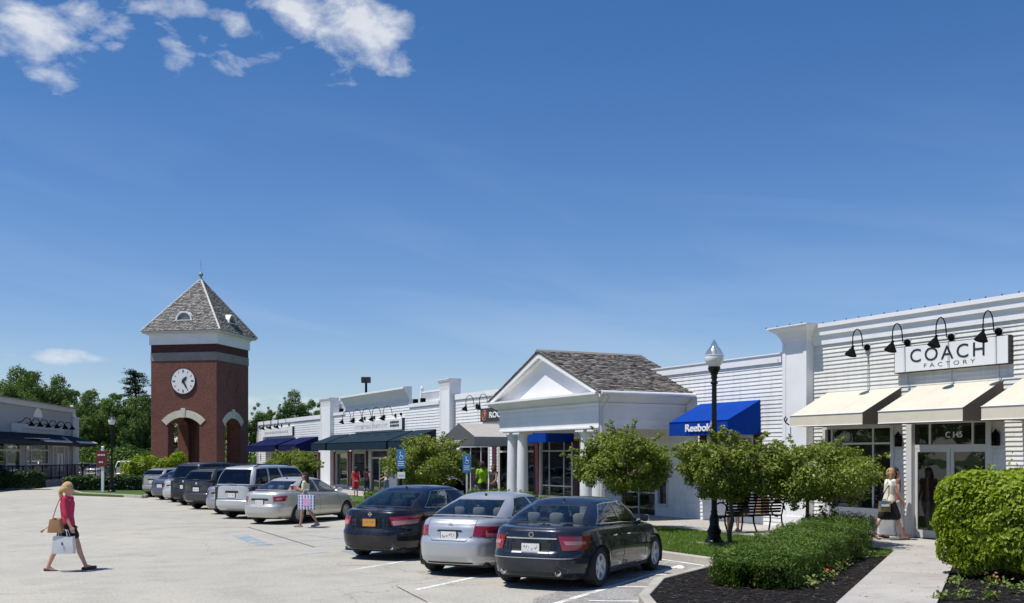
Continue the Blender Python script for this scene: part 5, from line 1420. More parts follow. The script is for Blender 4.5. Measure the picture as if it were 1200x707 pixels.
# ---- the kinds of car
GSED = dict()
def merc(loc, rz):
    P = paint('slate_paint', (.014, .020, .036), .35, .22)
    S = CarShape(L=4.58, W=1.77, H=1.41, plate_t=.60)
    root, patch, seam, q2s, S = build_car(S, P, label='dark slate grey sedan with chrome window trim, nearest the planted island', loc=loc, rz=rz, chrome=True, plate=PLATEW, headrests=SEATGREY, spokes=5)
    patch('tail_light', LAMPRED, [(.60, .56), (1.09, .57), (1.17, .82), (.52, .85)])
    patch('tail_light_band', LAMPPINK, [(.66, .67), (1.06, .67), (1.05, .73), (.62, .75)], off=.0075, thick=False)
    patch('chrome_strip', CHROME, [(.0, .785), (.5, .785), (.5, .81), (.0, .81)], off=.008)
    patch('bumper_strip', CHROME, [(.0, .405), (1.0, .405), (1.0, .418), (.0, .418)], nu=16, off=.004)
    patch('plate_recess', TRIMBLK, [(.0, .53), (.36, .53), (.40, .71), (.0, .71)], off=.002, thick=False)
    patch('reflector_strip', FIBRE, [(.16, .50), (.36, .50), (.35, .525), (.16, .525)], off=.012)
    seam([(0, .50), (.55, .50), (.58, .56)]); seam([(.58, .56), (.50, .86), (.5, 1.0)]); seam([(1.0, .5), (1.17, .5), (1.2, .6)])
    patch('lower_valance', TRIMBLK, [(.0, .02), (.5, .02), (.45, .10), (.0, .10)], off=.004)
    for sd in (-1, 1):
        p = S.low(-1, sd * .58, .06); MB().lathe([(.05, 0), (.052, -.05), (.045, -.055), (.04, -.03)], (p.x + .02, p.y, p.z + .03), 12, 'x').build('exhaust', CHROME, root, smooth=True)
    p = S.low(-1, 0, .87); m = MB(); m.lathe([(.042, 0), (.042, -.012), (.034, -.012), (.034, 0)], (p.x - .004, 0, p.z), 20, 'x', cap=False)
    for a in (90, 210, 330): m.tube([(p.x - .012, 0, p.z), (p.x - .012, .036 * math.cos(R(a)), p.z + .036 * math.sin(R(a)))], .004, 4)
    m.build('badge', CHROME, root)
    m = MB()
    for y0 in (.42, -.60):
        for k in range(5):
            yy = y0 + k * .036; pp_ = S.low(-1, yy / .78, .87); m.box(pp_.x - .004, pp_.x + .006, yy, yy + .018, pp_.z - .012, pp_.z + .008)
    m.build('badge_lettering', CHROME, root)
    patch('sill_trim', TRIMBLK, [(q2s(S.wheels[0] + .4), .0), (q2s(S.wheels[1] - .4), .0), (q2s(S.wheels[1] - .4), .05), (q2s(S.wheels[0] + .4), .05)], off=.004, nu=14)
    patch('crease', P, [(q2s(-1.9), .715), (q2s(1.4), .665), (q2s(1.4), .69), (q2s(-1.9), .735)], nu=30, off=.006)
    patch('head_light', LAMPCLEAR, [(2.86, .62), (3.45, .60), (3.4, .85), (2.90, .90)])
    return root
def civic(loc, rz):
    P = paint('silver_blue_paint', (.50, .52, .54), .55, .3)
    S = CarShape(L=4.50, W=1.752, H=1.43, n=4.0, gb=(-1.72, 1.35), gt=(-.88, .25), gwt=.62, pillars=(.26, .045, .02, .88), wheels=(-1.38, 1.32), wr=.315, plate_t=.66,
                 belt=[(-2.25, .985), (-1.6, 1.0), (-.6, .965), (.7, .89), (1.3, .84), (2.0, .70), (2.25, .60)],
                 rin=[(0, .08), (.10, .03), (.22, .005), (.46, 0.0), (.56, .02), (.62, .06), (.8, .09), (.93, .13), (1, .20)])
    root, patch, seam, q2s, S = build_car(S, P, label='silver blue sedan with red wraparound tail lights, parked between two dark sedans', loc=loc, rz=rz, plate=PLATEW)
    patch('tail_light', LAMPRED, [(.52, .66), (1.12, .60), (1.20, .84), (.56, .88)])
    patch('tail_light_lens', LAMPPINK, [(.78, .65), (1.02, .62), (1.02, .70), (.8, .72)], off=.0075, thick=False)
    patch('plate_recess', TRIMBLK, [(.0, .745), (.30, .745), (.26, .79), (.0, .79)], off=.004, thick=False)
    seam([(0, .56), (.38, .56), (.50, .66)]); seam([(.52, .66), (.56, .90), (.6, 1.0)]); seam([(.98, .58), (1.15, .56)])
    patch('lower_valance', TRIMBLK, [(.0, .02), (.6, .02), (.55, .06), (.0, .06)], off=.004)
    p = S.low(-1, 0, .90); m = MB(); m.lathe([(.045, 0), (.045, -.01), (.036, -.01), (.036, 0)], (p.x - .004, 0, p.z), 4, 'x', cap=False); m.box(p.x - .012, p.x - .004, -.022, .022, p.z - .006, p.z + .006); m.build('badge', CHROME, root)
    patch('head_light', LAMPCLEAR, [(2.80, .62), (3.45, .60), (3.4, .82), (2.84, .86)])
    return root
def accord(loc, rz):
    P = paint('navy_black_paint', (.004, .006, .013), .2, .2)
    S = CarShape(L=4.93, W=1.846, H=1.476, gb=(-1.98, 1.15), gt=(-1.10, .25), gwt=.63, pillars=(.22, .045, .02, .89), wheels=(-1.45, 1.35), wr=.33, plate_t=.70,
                 belt=[(-2.45, 1.01), (-1.7, 1.02), (-.6, .985), (.7, .92), (1.3, .87), (2.1, .75), (2.45, .66)])
    root, patch, seam, q2s, S = build_car(S, P, label='black sedan with an orange licence plate, beside the faded blue bay marking', loc=loc, rz=rz, plate=PLATEO, chrome=True, headrests=SEATDARK)
    patch('tail_light', LAMPRED, [(.56, .64), (1.14, .68), (1.24, .88), (.50, .84)])
    patch('tail_light_lens', LAMPPINK, [(.60, .64), (1.12, .68), (1.16, .78), (.56, .745)], off=.0075, thick=False)
    seam([(0, .53), (.56, .53), (.56, .62)]); seam([(.52, .62), (.47, .86), (.5, 1.0)])
    p = S.low(-1, 0, .90); m = MB(); m.lathe([(.05, 0), (.05, -.01), (.038, -.01), (.038, 0)], (p.x - .004, 0, p.z), 4, 'x', cap=False); m.box(p.x - .014, p.x - .004, -.03, .03, p.z - .007, p.z + .007); m.build('badge', CHROME, root)
    patch('high_brake_light', LAMPPINK, [(.0, .99), (.16, .99), (.16, 1.0), (.0, 1.0)], off=.01)
    patch('lower_valance', TRIMBLK, [(.0, .03), (.6, .03), (.55, .09), (.0, .09)], off=.004)
    for sd in (-1, 1):
        p = S.low(-1, sd * .62, .05); MB().lathe([(.04, 0), (.042, -.05), (.035, -.055), (.03, -.03)], (p.x + .02, p.y, p.z + .02), 10, 'x').build('exhaust', CHROME, root, smooth=True)
    patch('head_light', LAMPCLEAR, [(2.86, .62), (3.45, .60), (3.4, .85), (2.90, .90)])
    return root
def corolla(loc, rz, label='silver beige compact sedan with thin wheels, parked beside the white estate van', P=None, H=1.48, tag_=''):
    P = P or paint('champagne_silver', (.56, .545, .51), .5, .3)
    S = CarShape(L=4.53, W=1.70, H=H, gb=(-1.72, 1.20), gt=(-.92, .22), gwt=.66, pillars=(.22, .04, .05, .90), wheels=(-1.28, 1.32), wr=.305, plate_t=.62,
                 belt=[(-2.27, .97), (-1.7, 1.0), (-.6, .96), (.7, .92), (1.3, .88), (2.0, .76), (2.27, .66)])
    root, patch, seam, q2s, S = build_car(S, P, label=label, loc=loc, rz=rz, plate=PLATEW, rims=STEELCAP, spokes=9)
    patch('tail_light', LAMPRED, [(.60, .66), (1.02, .66), (1.10, .86), (.58, .86)])
    patch('tail_light_lens', LAMPPINK, [(.70, .72), (.90, .72), (.90, .80), (.70, .80)], off=.0075, thick=False)
    patch('plate_recess', TRIMBLK, [(.0, .70), (.40, .70), (.36, .78), (.0, .78)], off=.005, thick=False)
    seam([(0, .52), (.60, .52), (.6, .66)]); seam([(.58, .66), (.56, .86), (.58, 1.0)])
    patch('head_light', LAMPCLEAR, [(2.86, .62), (3.45, .60), (3.4, .85), (2.90, .90)])
    return root
def suv(loc, rz, label, P, L=4.8, W=1.85, H=1.80, rack=True, plate=PLATEW, lights='tall', cladding=False, glass=None):
    S = CarShape(L=L, W=W, H=H, zb=.26, n=5.5, belt=[(-L / 2, 1.12), (-1.2, 1.13), (.6, 1.10), (1.3, 1.04), (L / 2 - .3, .93), (L / 2, .82)], crown_r=.01, crown_f=.06,
                 gb=(-L / 2 + .10, 1.05), gt=(-L / 2 + .42, .42), gwb=.90, gwt=.72, gn=8, gdrop=.04, hedge=.05, bulge=.03, wheels=(-L * .285, L * .30), wr=.36, glass=glass or DARKGLASS, plate_t=.62,
                 rin=[(0, .14), (.10, .04), (.22, .0), (.40, 0.0), (.47, .05), (.55, .07), (.8, .075), (.93, .085), (1, .10)],
                 wt=[(0, .93), (.10, .965), (.28, .99), (.5, 1.0), (.68, .995), (.80, .985), (.9, .965), (.96, .945), (1, .915)])
    S.bands = [(-.93, -.50), (-.44, -.02), (.05, .92)]; S.pillars = (.07, .03, .01, .92)
    root, patch, seam, q2s, S = build_car(S, P, label=label, loc=loc, rz=rz, plate=plate, tail='suv', headrests=SEATDARK)
    patch('tail_light', LAMPRED, [(.84, .62), (1.05, .62), (1.07, .96), (.84, .96)])
    patch('tail_light_lens', LAMPPINK, [(.86, .74), (1.02, .74), (1.02, .82), (.86, .82)], off=.0075, thick=False)
    patch('plate_recess', TRIMBLK, [(.0, .72), (.32, .72), (.28, .80), (.0, .80)], off=.004, thick=False)
    patch('bumper_top', TRIMBLK, [(.0, .46), (.95, .46), (.95, .49), (.0, .49)], nu=12, off=.004)
    if cladding: patch('bumper', TRIMBLK, [(.0, .06), (1.0, .06), (1.0, .42), (.0, .42)], nu=14, off=.01)
    seam([(.80, .50), (.80, 1.0)])
    p = S.low(-1, 0, .9); MB().lathe([(.05, 0), (.05, -.01)], (p.x, 0, p.z), 12, 'x').build('badge', CHROME, root)
    if rack:
        for sd in (-1, 1):
            m = MB(); pts = [S.roofp(-.92 + 1.7 * k / 8, sd * .86) + Vector((0, 0, .055 if 0 < k < 8 else .0)) for k in range(9)]; m.tube(pts, .018, 6); m.build('roof_rail', TRIMBLK, root, smooth=True)
        for q in (-.55, .2):
            a, b = S.roofp(q, -.86), S.roofp(q, .86); MB().tube([a + Vector((0, 0, .06)), b + Vector((0, 0, .06))], .014, 5).build('roof_bar', TRIMBLK, root)
    patch('head_light', LAMPCLEAR, [(2.86, .62), (3.45, .60), (3.4, .85), (2.90, .90)])
    m = MB(); p0, p1 = S.top(-1, -.2, .02), S.top(-1, .22, .05); m.tube([p0 + Vector((-.02, 0, .02)), p1 + Vector((-.025, 0, .03))], .009, 4); m.build('rear_wiper', TRIMBLK, root)
    return root
CA = math.atan2(.60, .80)
def stall_pos(px, py, ang, back, right):     # place a car from where its rear right tyre meets the ground
    g = ground_at(px, py); c, s = math.cos(ang), math.sin(ang)
    return (g.x + c * back - s * right, g.y + s * back + c * right)
CARS = []
CARS.append(merc(stall_pos(698, 688, CA, 1.38, .76), CA))
CARS.append(civic(stall_pos(596, 673.5, CA, 1.38, .76), CA))
CARS.append(accord(stall_pos(501, 654.5, CA, 1.45, .80), CA))
CARS.append(corolla(stall_pos(304, 612.5, R(38), 1.28, -.72), R(38), H=1.44))
L_ = -.78
CARS.append(suv(stall_pos(272, 606.5, R(37), 1.37, L_), R(37), 'silver white estate van with black roof rails, behind the beige compact sedan', paint('white_silver', (.57, .58, .59), .45, .3), L=4.75, W=1.86, H=1.80))
CARS.append(corolla(stall_pos(256, 601.5, R(37), 1.28, L_), R(37), 'silver sedan half hidden between the white van and the dark wagon', paint('mid_silver', (.40, .40, .40), .65, .3)))
CARS.append(suv(stall_pos(230, 596, R(37), 1.37, L_), R(37), 'dark charcoal wagon with a grey bumper, third vehicle back from the white van', paint('charcoal_paint', (.045, .05, .055), .5, .3), L=4.6, W=1.82, H=1.62))
CARS.append(suv(stall_pos(216, 591.5, R(37), 1.37, L_), R(37), 'dark navy off-roader with a black bumper, fourth vehicle back from the white van', paint('navy_paint', (.012, .018, .035), .4, .3), L=4.7, W=1.85, H=1.84, cladding=True, rack=False))
CARS.append(corolla(stall_pos(203, 588, R(37), 1.28, L_), R(37), 'white compact sedan mostly hidden behind the dark navy off-roader', paint('chalk_paint', (.55, .55, .55), .4, .3)))
CARS.append(corolla(stall_pos(189, 585.3, R(37), 1.28, L_), R(37), 'steel blue sedan near the far end of the row, before the last silver hatchback', paint('steel_paint', (.12, .14, .18), .6, .3)))
CARS.append(suv(stall_pos(178, 582.5, R(37), 1.2, L_), R(37), 'last pale silver hatchback at the far end of the row by the hedge', paint('pale_silver', (.42, .41, .40), .6, .3), L=4.2, W=1.72, H=1.50, rack=False))
for o in CARS: o['group'] = 'cars parked in the angled stalls'
# beyond the far hedge
farc = [(150, 92, 1.3, 'pale van with a dark windscreen parked beyond the far hedge', (.55, .52, .48), 1.75), (170, 90, .6, 'light blue sedan beyond the far hedge beside the tower bushes', (.22, .32, .45), 0),
        (103, 98, .9, 'white hatchback beyond the railing of the grey shop', (.5, .5, .5), 1.5), (118, 96, 1.1, 'silver sedan beyond the hedge just left of the maroon sign', (.38, .38, .40), 0), (134, 99, 1.0, 'dark sedan beyond the hedge behind the lamp post', (.05, .06, .09), 0)]
for px, D, rz, lab, col, hh in farc:
    p = at_depth(px, D); P = paint('far_paint', col, .4, .35)
    o = suv((p.x, p.y), rz, lab, P, L=4.3, W=1.8, H=hh, rack=False) if hh else corolla((p.x, p.y), rz, lab, P)
    o['group'] = 'cars parked beyond the far hedge'
# ------------------------------------------------------------------ plants
def leaves_mesh(name, pts, size, mats, parent=None, up=.35, jitter=.35, aspect=.5, fold=.18, normals=None, rg=rng, drop=0.0):
    """one folded leaf (two triangles) per point"""
    P = np.asarray(pts, dtype=np.float64); n = len(P)
    N = rg.normal(size=(n, 3)); N[:, 2] += up * 2
    if normals is not None: N = N * .7 + normals * 1.4
    N /= np.linalg.norm(N, axis=1, keepdims=True) + 1e-9
    T = rg.normal(size=(n, 3)); T[:, 2] -= drop; T -= N * (T * N).sum(1, keepdims=True); T /= np.linalg.norm(T, axis=1, keepdims=True) + 1e-9
    B = np.cross(N, T); s = (size * (1 + jitter * rg.uniform(-1, 1, n)))[:, None]
    a = P - T * s * .5; c = P + T * s * .5; m_ = P - T * s * .05
    b = m_ + B * s * aspect * .5 + N * s * fold; d = m_ - B * s * aspect * .5 + N * s * fold
    V = np.stack([a, b, c, d], 1).reshape(-1, 3)
    i = np.arange(n)[:, None] * 4
    F = np.concatenate([i + np.array([[0, 1, 2]]), i + np.array([[0, 2, 3]])], 1).reshape(-1, 3)
    return mesh_np(name, V, F, mats, parent)
def blob_points(centers, radii, counts, rg=rng, shell=.55):
    out = []; nr = []
    for c, r, k in zip(centers, radii, counts):
        d = rg.normal(size=(k, 3)); d /= np.linalg.norm(d, axis=1, keepdims=True)
        q = r * (shell + (1 - shell) * rg.uniform(0, 1, (k, 1)) ** .6) * (1 + .12 * rg.normal(size=(k, 1)))
        out.append(np.array(c) + d * q * np.array([1, 1, .8])); nr.append(d)
    return np.concatenate(out), np.concatenate(nr)
def limb(mb, a, b, r0, r1, wob=.08, n=5, rg=random):
    a, b = Vector(a), Vector(b); L = (b - a).length; pts = []
    for i in range(n + 1):
        t = i / n; p = a.lerp(b, t)
        if 0 < i < n: p += Vector((rg.uniform(-1, 1), rg.uniform(-1, 1), rg.uniform(-.5, .8))) * L * wob
        pts.append(p)
    mb.tube(pts, [r0 + (r1 - r0) * i / n for i in range(n + 1)], 6, cap=False); return pts
def small_tree(loc, w, z0, z1, label, seed, n=7500, trunk=None, droop=(), leafsize=.085):
    rg = np.random.default_rng(seed); rr = random.Random(seed)
    t = thing('ornamental_tree', label, 'tree', loc, 0, 'small round trees along the shopfronts')
    h = (z1 - z0); zc = z0 + h * .5; mb = MB(); forkz = z0 + .12
    limb(mb, (0, 0, -.02), (rr.uniform(-.05, .05), rr.uniform(-.05, .05), forkz + .35), .055, .03, .03)
    cs = []; rs = []
    nc = 84
    for k in range(nc):
        d = rg.normal(size=3); d /= np.linalg.norm(d); d[2] *= 1.0
        f = rg.uniform(.45, 1.0) ** .6
        c = np.array([d[0] * w / 2 * f * .92, d[1] * w / 2 * f * .92, zc + d[2] * h / 2 * f * .86])
        if c[2] < z0 + .05: c[2] = z0 + .05 + rg.uniform(0, .2)
        cs.append(c); rs.append(rg.uniform(.16, .33) * w / 2.5)
    for k, c in enumerate(cs):
        if k % 3 == 0:
            p = limb(mb, (0, 0, forkz + rr.uniform(-.05, .35)), tuple(c), .016, .005, .07)
    # loose sprays stick out of the outline
    for k in range(30):
        a = rg.uniform(0, 2 * math.pi); e = rg.uniform(-.2, 1.3); d = np.array([math.cos(a) * math.cos(e), math.sin(a) * math.cos(e), math.sin(e)])
        b0 = np.array([0, 0, zc]) + d * np.array([w / 2, w / 2, h / 2]) * .75; b1 = np.array([0, 0, zc]) + d * np.array([w / 2, w / 2, h / 2]) * rg.uniform(1.0, 1.28)
        limb(mb, tuple(b0), tuple(b1), .007, .003, .1, 3)
        for q in (.4, .7, 1.0): cs.append(b0 + (b1 - b0) * q); rs.append(.075)
    for (dx, dy, dz) in droop:
        b0 = np.array([dx * .7, dy * .7, z0 + .35]); b1 = np.array([dx, dy, z0 + dz]); limb(mb, tuple(b0), tuple(b1), .008, .003, .1, 3)
        for q in (.2, .4, .6, .8, 1.0): cs.append(b0 + (b1 - b0) * q); rs.append(.09)
    mb.build('trunk', BARK, t, smooth=60)
    vol = np.array(rs) ** 2; cnt = np.maximum(14, (n * 2.9 * vol / vol.sum())).astype(int)
    P, N = blob_points(cs, rs, cnt, rg, .35)
    leaves_mesh('crown', P, leafsize * .86, SMALLLEAF, t, .5, .4, .55, .15, N * .5, rg)
    return t
def hedge_pts(A, B, hw, h0, h1, n, rg, rough=.1, zbase=.1, taper=.12):
    A, B = np.array(A), np.array(B); L = np.linalg.norm(B - A); u = (B - A) / L; v = np.array([-u[1], u[0]])
    P = []; N = []
    while len(P) < n:
        s = rg.uniform(-hw * .8, L + hw * .8); face = rg.uniform(); hh = h0 + (h1 - h0) * min(1, max(0, s / L))
        end = max(0, -s, s - L) / (hw * .8); wl = hw * math.sqrt(max(.05, 1 - end ** 2))
        bumpy = 1 + rough * (math.sin(s * 3.1) + math.sin(s * 7.3 + 1)) * .5
        if face < .45:
            q = rg.uniform(-1, 1); z = hh * bumpy * (1 - .14 * abs(q) ** 3 - .12 * end ** 2) + rg.normal() * .04; nn = (0, 0, 1)
        else:
            sg = 1 if rg.uniform() < .5 else -1; zz = rg.uniform(.05, 1) ; q = sg * (1 - taper * (1 - zz) - .14 * max(0, zz - .75) * 4 * .4) * (1 + rough * .5 * math.sin(s * 5 + zz * 6)); z = zz * hh * bumpy; nn = (v[0] * sg, v[1] * sg, .3)
            if face > .88: q *= rg.uniform(.3, 1)
        d = q * wl + rg.normal() * .035
        xy = A + u * s + v * d; P.append((xy[0], xy[1], zbase + z)); N.append(nn)
    return np.array(P), np.array(N)
def hedge(name, label, A, B, hw, h0, h1, n, mat, leaf, seed=1, core=True, rough=.1, group=None, up=.4, cat='hedge', aspect=.5, fold=.15, drop=0.):
    rg = np.random.default_rng(seed)
    mid = ((A[0] + B[0]) / 2, (A[1] + B[1]) / 2, .1); t = thing(name, label, cat, mid, world=True, group=group)
    P, N = hedge_pts(A, B, hw, h0, h1, n, rg, rough)
    leaves_mesh('foliage', P, leaf, mat, t, up, .4, aspect, fold, N, rg, drop)
    if core:    # the twiggy inside
        P2, N2 = hedge_pts(A, B, hw * .72, h0 * .8, h1 * .8, max(600, n // 3), rg, rough * .5)
        leaves_mesh('inner_foliage', P2, leaf * 1.5, mat, t, 0, .3, .8, .05, N2, rg)
    m = MB(); a, b = Vector((*A, 0)), Vector((*B, 0)); k = max(2, int((b - a).length / .45))
    for i in range(k + 1):
        p = a.lerp(b, i / k); limb(m, (p.x, p.y, .05), (p.x + random.uniform(-.2, .2), p.y + random.uniform(-.2, .2), h0 * .75), .025, .01)
    tag(m.build('stem', BARK, t), kind='stuff')
    return t
# small round trees
def on_line(px, X):
    u = (px - 600) / 1240.; D = X / (.457 + .889 * u); return (X, D * (.889 - .457 * u), .125)
small_tree(on_line(731, 15.6), 2.75, .85, 2.72, 'round small tree with dense crown in front of the pavilion, behind the dark slate sedan', 3, 9500)
small_tree((14.75, 18.3, .125), 2.35, .98, 2.48, 'small tree right behind the near lamp post, in front of the blue awning shop', 5, 8500)
small_tree(on_line(948, 16.4), 3.1, .95, 2.26, 'spreading small tree with drooping twigs in front of the cream awning', 8, 8500, droop=((.3, -.5, -.25), (-.1, -.6, -.35), (-.6, -.2, -.1), (.7, -.6, .0)))
small_tree(on_line(503, 15.3), 3.3, .65, 2.7, 'round small tree behind the black sedan, between the two blue parking signs', 12, 8500, leafsize=.10)
small_tree(on_line(342, 15.4), 2.9, .55, 2.25, 'low spreading small tree behind the beige compact sedan, under the navy awnings', 14, 5500, leafsize=.12)
# hedges and bushes
hedge('juniper_hedge', 'long dark green juniper hedge sloping along the mulch bed by the footpath', (10.75, 12.75), (16.5, 16.8), .68, .50, .70, 42000, JUNIPER, .07, 21, rough=.13, up=.2, aspect=.2, fold=.05, drop=-1.3)
b = thing('large_bush', 'large rounded bright green bush at the right edge, beside the footpath', 'bush', (15.25, 11.5, .1), world=True)
rg = np.random.default_rng(31); P = []; N = []
while len(P) < 17000:
    d = rg.normal(size=3); d /= np.linalg.norm(d)
    if d[2] < -.75: continue
    q = np.abs(d) ** 5.5; k = (q[0] + q[1] + q[2]) ** (-1 / 5.5); lump = 1 + .05 * math.sin(d[0] * 9 + 1) * math.sin(d[1] * 8) + .022 * math.sin(d[2] * 13 + math.sin(d[0] * 5 + d[1] * 7) * 2.2)
    r = k * lump * (1 - abs(rg.normal()) * .055); z = .92 + d[2] * r * .82
    if z < .05: continue
    P.append((15.34 + d[0] * r * 1.16, 11.45 + d[1] * r * 1.20, .1 + z)); N.append(d)
leaves_mesh('foliage', np.array(P), .10, BUSHLEAF, b, .35, .35, .52, .16, np.array(N), rg, 1.1)
P2 = np.array(P)[::4].copy(); P2 = (P2 - np.array([15.25, 11.5, 1.0])) * .86 + np.array([15.25, 11.5, 1.0]); leaves_mesh('inner_foliage', P2, .2, BUSHLEAF, b, 0, .3, .8, .05, np.array(N)[::4], rg)
sp = []                      # shoots that stand out of the top
for k in range(26):
    a = rg.uniform(0, 6.28); r = rg.uniform(.2, 1.3); x, y = 15.25 + math.cos(a) * r, 11.5 + math.sin(a) * r
    hgt = rg.uniform(.1, .3) if k else .5
    for q in range(9): sp.append((x + rg.normal() * .03, y + rg.normal() * .03, 1.66 + hgt * q / 8))
tag(leaves_mesh('shoots', np.array(sp), .09, BUSHLEAF, b, .3, .3, .5, .15, None, rg), kind='stuff')
m = MB()
for k in range(9): limb(m, (15.25 + rg.uniform(-.3, .3), 11.5 + rg.uniform(-.3, .3), .05), (15.25 + rg.uniform(-1, 1), 11.5 + rg.uniform(-1, 1), 1.4), .04, .012)
tag(m.build('stem', BARK, b), kind='stuff')
def hline(px0, px1, D0, D1): return tuple(at_depth(px0, D0))[:2], tuple(at_depth(px1, D1))[:2]
A, B = (14.0, 33.4), (14.0, 38.5)
hedge('clipped_hedge', 'low bright green clipped hedge behind the bonnet of the beige compact sedan', A, B, .55, .62, .62, 7000, HEDGELEAF, .08, 5, rough=.05)
hedge('low_shrubs', 'low loose green shrubs at the foot of the pavilion columns', (15.6, 27.0), (15.6, 33.0), .4, .62, .72, 5000, HEDGELEAF, .09, 6, rough=.3, cat='shrubs')
g = thing('ornamental_grass', 'spiky grass tuft beside the left pair of pavilion columns', 'grass tuft', (15.3, 31.4, .12), world=True)
m = MB()
for k in range(46):
    a = rg.uniform(0, 6.28); x, y = 15.3 + rg.normal() * .16, 31.4 + rg.normal() * .4; hgt = rg.uniform(.6, 1.0); dx, dy = math.cos(a) * .3, math.sin(a) * .3
    m.add([(x - .012, y, .12), (x + .012, y, .12), (x + dx * .5, y + dy * .5, .12 + hgt * .7), (x + dx, y + dy, .12 + hgt)], [(0, 1, 2), (0, 2, 3)])
m.build('blades', GRASSM, g)
A, B = hline(84, 166, 62, 62.5)
hedge('box_hedge', 'dark clipped hedge behind the maroon sign and the far lamp post', A, B, .6, .78, .80, 6000, DARKHEDGE, .14, 7, rough=.06)
def on_lb(x, y): c_, s_ = math.cos(LZ), math.sin(LZ); return (lw.x + c_ * x - s_ * y, lw.y + s_ * x + c_ * y)
A, B = hline(-14, 41, 65.5, 66.5)
hedge('box_hedge', 'dark hedge at the left edge, in front of the grey shop porch', A, B, .75, 1.0, 1.0, 8000, DARKHEDGE, .14, 8, rough=.1)
A, B = hline(160, 204, 66, 66)
hedge('yellow_green_shrub', 'yellow green shrub at the foot of the brick tower', A, B, 1.1, 1.65, 1.8, 6000, BUSHLEAF, .17, 9, rough=.25, cat='shrub')
# bedding flowers
def flower(px, py, r, red, label):
    p = ground_at(px, py, .11); t = thing('bedding_plant', label, 'flower', tuple(p), group='bedding flowers in the mulch')
    k = 70; Q = rg.normal(size=(k, 3)) * np.array([r * .42, r * .42, r * .25]) + np.array([0, 0, r * .55]); Q[:, 2] = np.abs(Q[:, 2]); leaves_mesh('leaves', Q, .06, FLOWLEAF, t, .6, .3, .7, .1, None, rg)
    if red:
        k = 13; Q = rg.normal(size=(k, 3)) * np.array([r * .4, r * .5, r * .15]) + np.array([0, 0, r * .95]); leaves_mesh('petals', Q, .045, FLOWRED, t, .9, .3, .9, .1, None, rg)
for a in [(989, 664, .20, 1, 'red flower clump nearest the far end of the bed, beside the footpath'), (969, 681, .19, 1, 'red flower clump halfway along the juniper hedge'), (982, 673, .24, 0, 'leafy green bedding plant between the two red flower clumps'), (952, 690, .20, 0, 'pale yellow green bedding plant nearest the camera, left of the footpath'), (1010, 655, .25, 0, 'leafy plant at the far end of the mulch, by the lawn patch'),
          (1121, 688, .17, 0, 'lime bedding plant under the large bush, second from the footpath'), (1103, 704, .14, 0, 'lime bedding plant at the bottom edge, next to the footpath'), (1128, 703, .15, 0, 'lime bedding plant at the bottom edge, second from the footpath'), (1163, 689, .18, 1, 'bedding plant with red flowers under the large bush'), (1161, 704, .13, 0, 'lime bedding plant at the bottom edge, below the red flowers'), (1191, 697, .20, 0, 'dark leafy bedding plant at the right edge under the bush')]: flower(*a)
# loose bark chips on the mulch
from mathutils.geometry import intersect_point_tri_2d
def in_poly(p, poly):
    c = False; n = len(poly)
    for i in range(n):
        (x1, y1), (x2, y2) = poly[i][:2], poly[(i + 1) % n][:2]
        if (y1 > p[1]) != (y2 > p[1]) and p[0] < (x2 - x1) * (p[1] - y1) / (y2 - y1) + x1: c = not c
    return c
V = []; F = []
n = 0
while n < 9000:
    x, y = rg.uniform(7.5, 17), rg.uniform(7, 18)
    if not in_poly((x, y), ISL): continue
    a = rg.uniform(0, 3.14); L, w = rg.uniform(.015, .045), rg.uniform(.006, .014); c, s = math.cos(a), math.sin(a); z = .118 + rg.uniform(0, .02); t = rg.uniform(-.012, .012)
    b_ = len(V); V += [(x - c * L - s * w, y - s * L + c * w, z), (x + c * L - s * w, y + s * L + c * w, z + t), (x + c * L + s * w, y + s * L - c * w, z + t + .004), (x - c * L + s * w, y - s * L - c * w, z + .004)]; F.append((b_, b_ + 1, b_ + 2, b_ + 3)); n += 1
CHIP = leaf_mat('bark_chip', [(0, (.006, .005, .004)), (.85, (.026, .021, .018)), (1, (.09, .075, .06))], 0, .9)
o = mesh_np('bark_chips', V, F, CHIP); tag(o, 'dark shredded bark chips covering the planting bed', 'mulch', kind='stuff')
# lawn blades, dense where the camera is near
LAWNS = [[(12.85, 16.3), (17.15, 18.6), (17.15, 45), (12.85, 45)], [(13.7, 15.8), (15.5, 15.65), (16.35, 15.4), (17.15, 16.0), (17.15, 18.6)]]
V = []; F = []; n = 0
LA = np.array
while n < 90000:
    x = rg.uniform(12.8, 17.2); y = 15.4 + 28 * rg.uniform() ** 1.7
    if not any(in_poly((x, y), L) for L in LAWNS): continue
    a = rg.uniform(0, 6.28); w = rg.uniform(.004, .008) * (1 + (y - 15) * .05); hgt = rg.uniform(.03, .07); c, s = math.cos(a), math.sin(a); lx, ly = rg.normal() * .03, rg.normal() * .03
    b_ = len(V); V += [(x - c * w, y - s * w, .124), (x + c * w, y + s * w, .124), (x + lx, y + ly, .13 + hgt)]; F.append((b_, b_ + 1, b_ + 2)); n += 1
o = mesh_np('lawn_grass', V, F, GRASSM); tag(o, 'short mown grass strip between kerb and pavement', 'grass', kind='stuff')

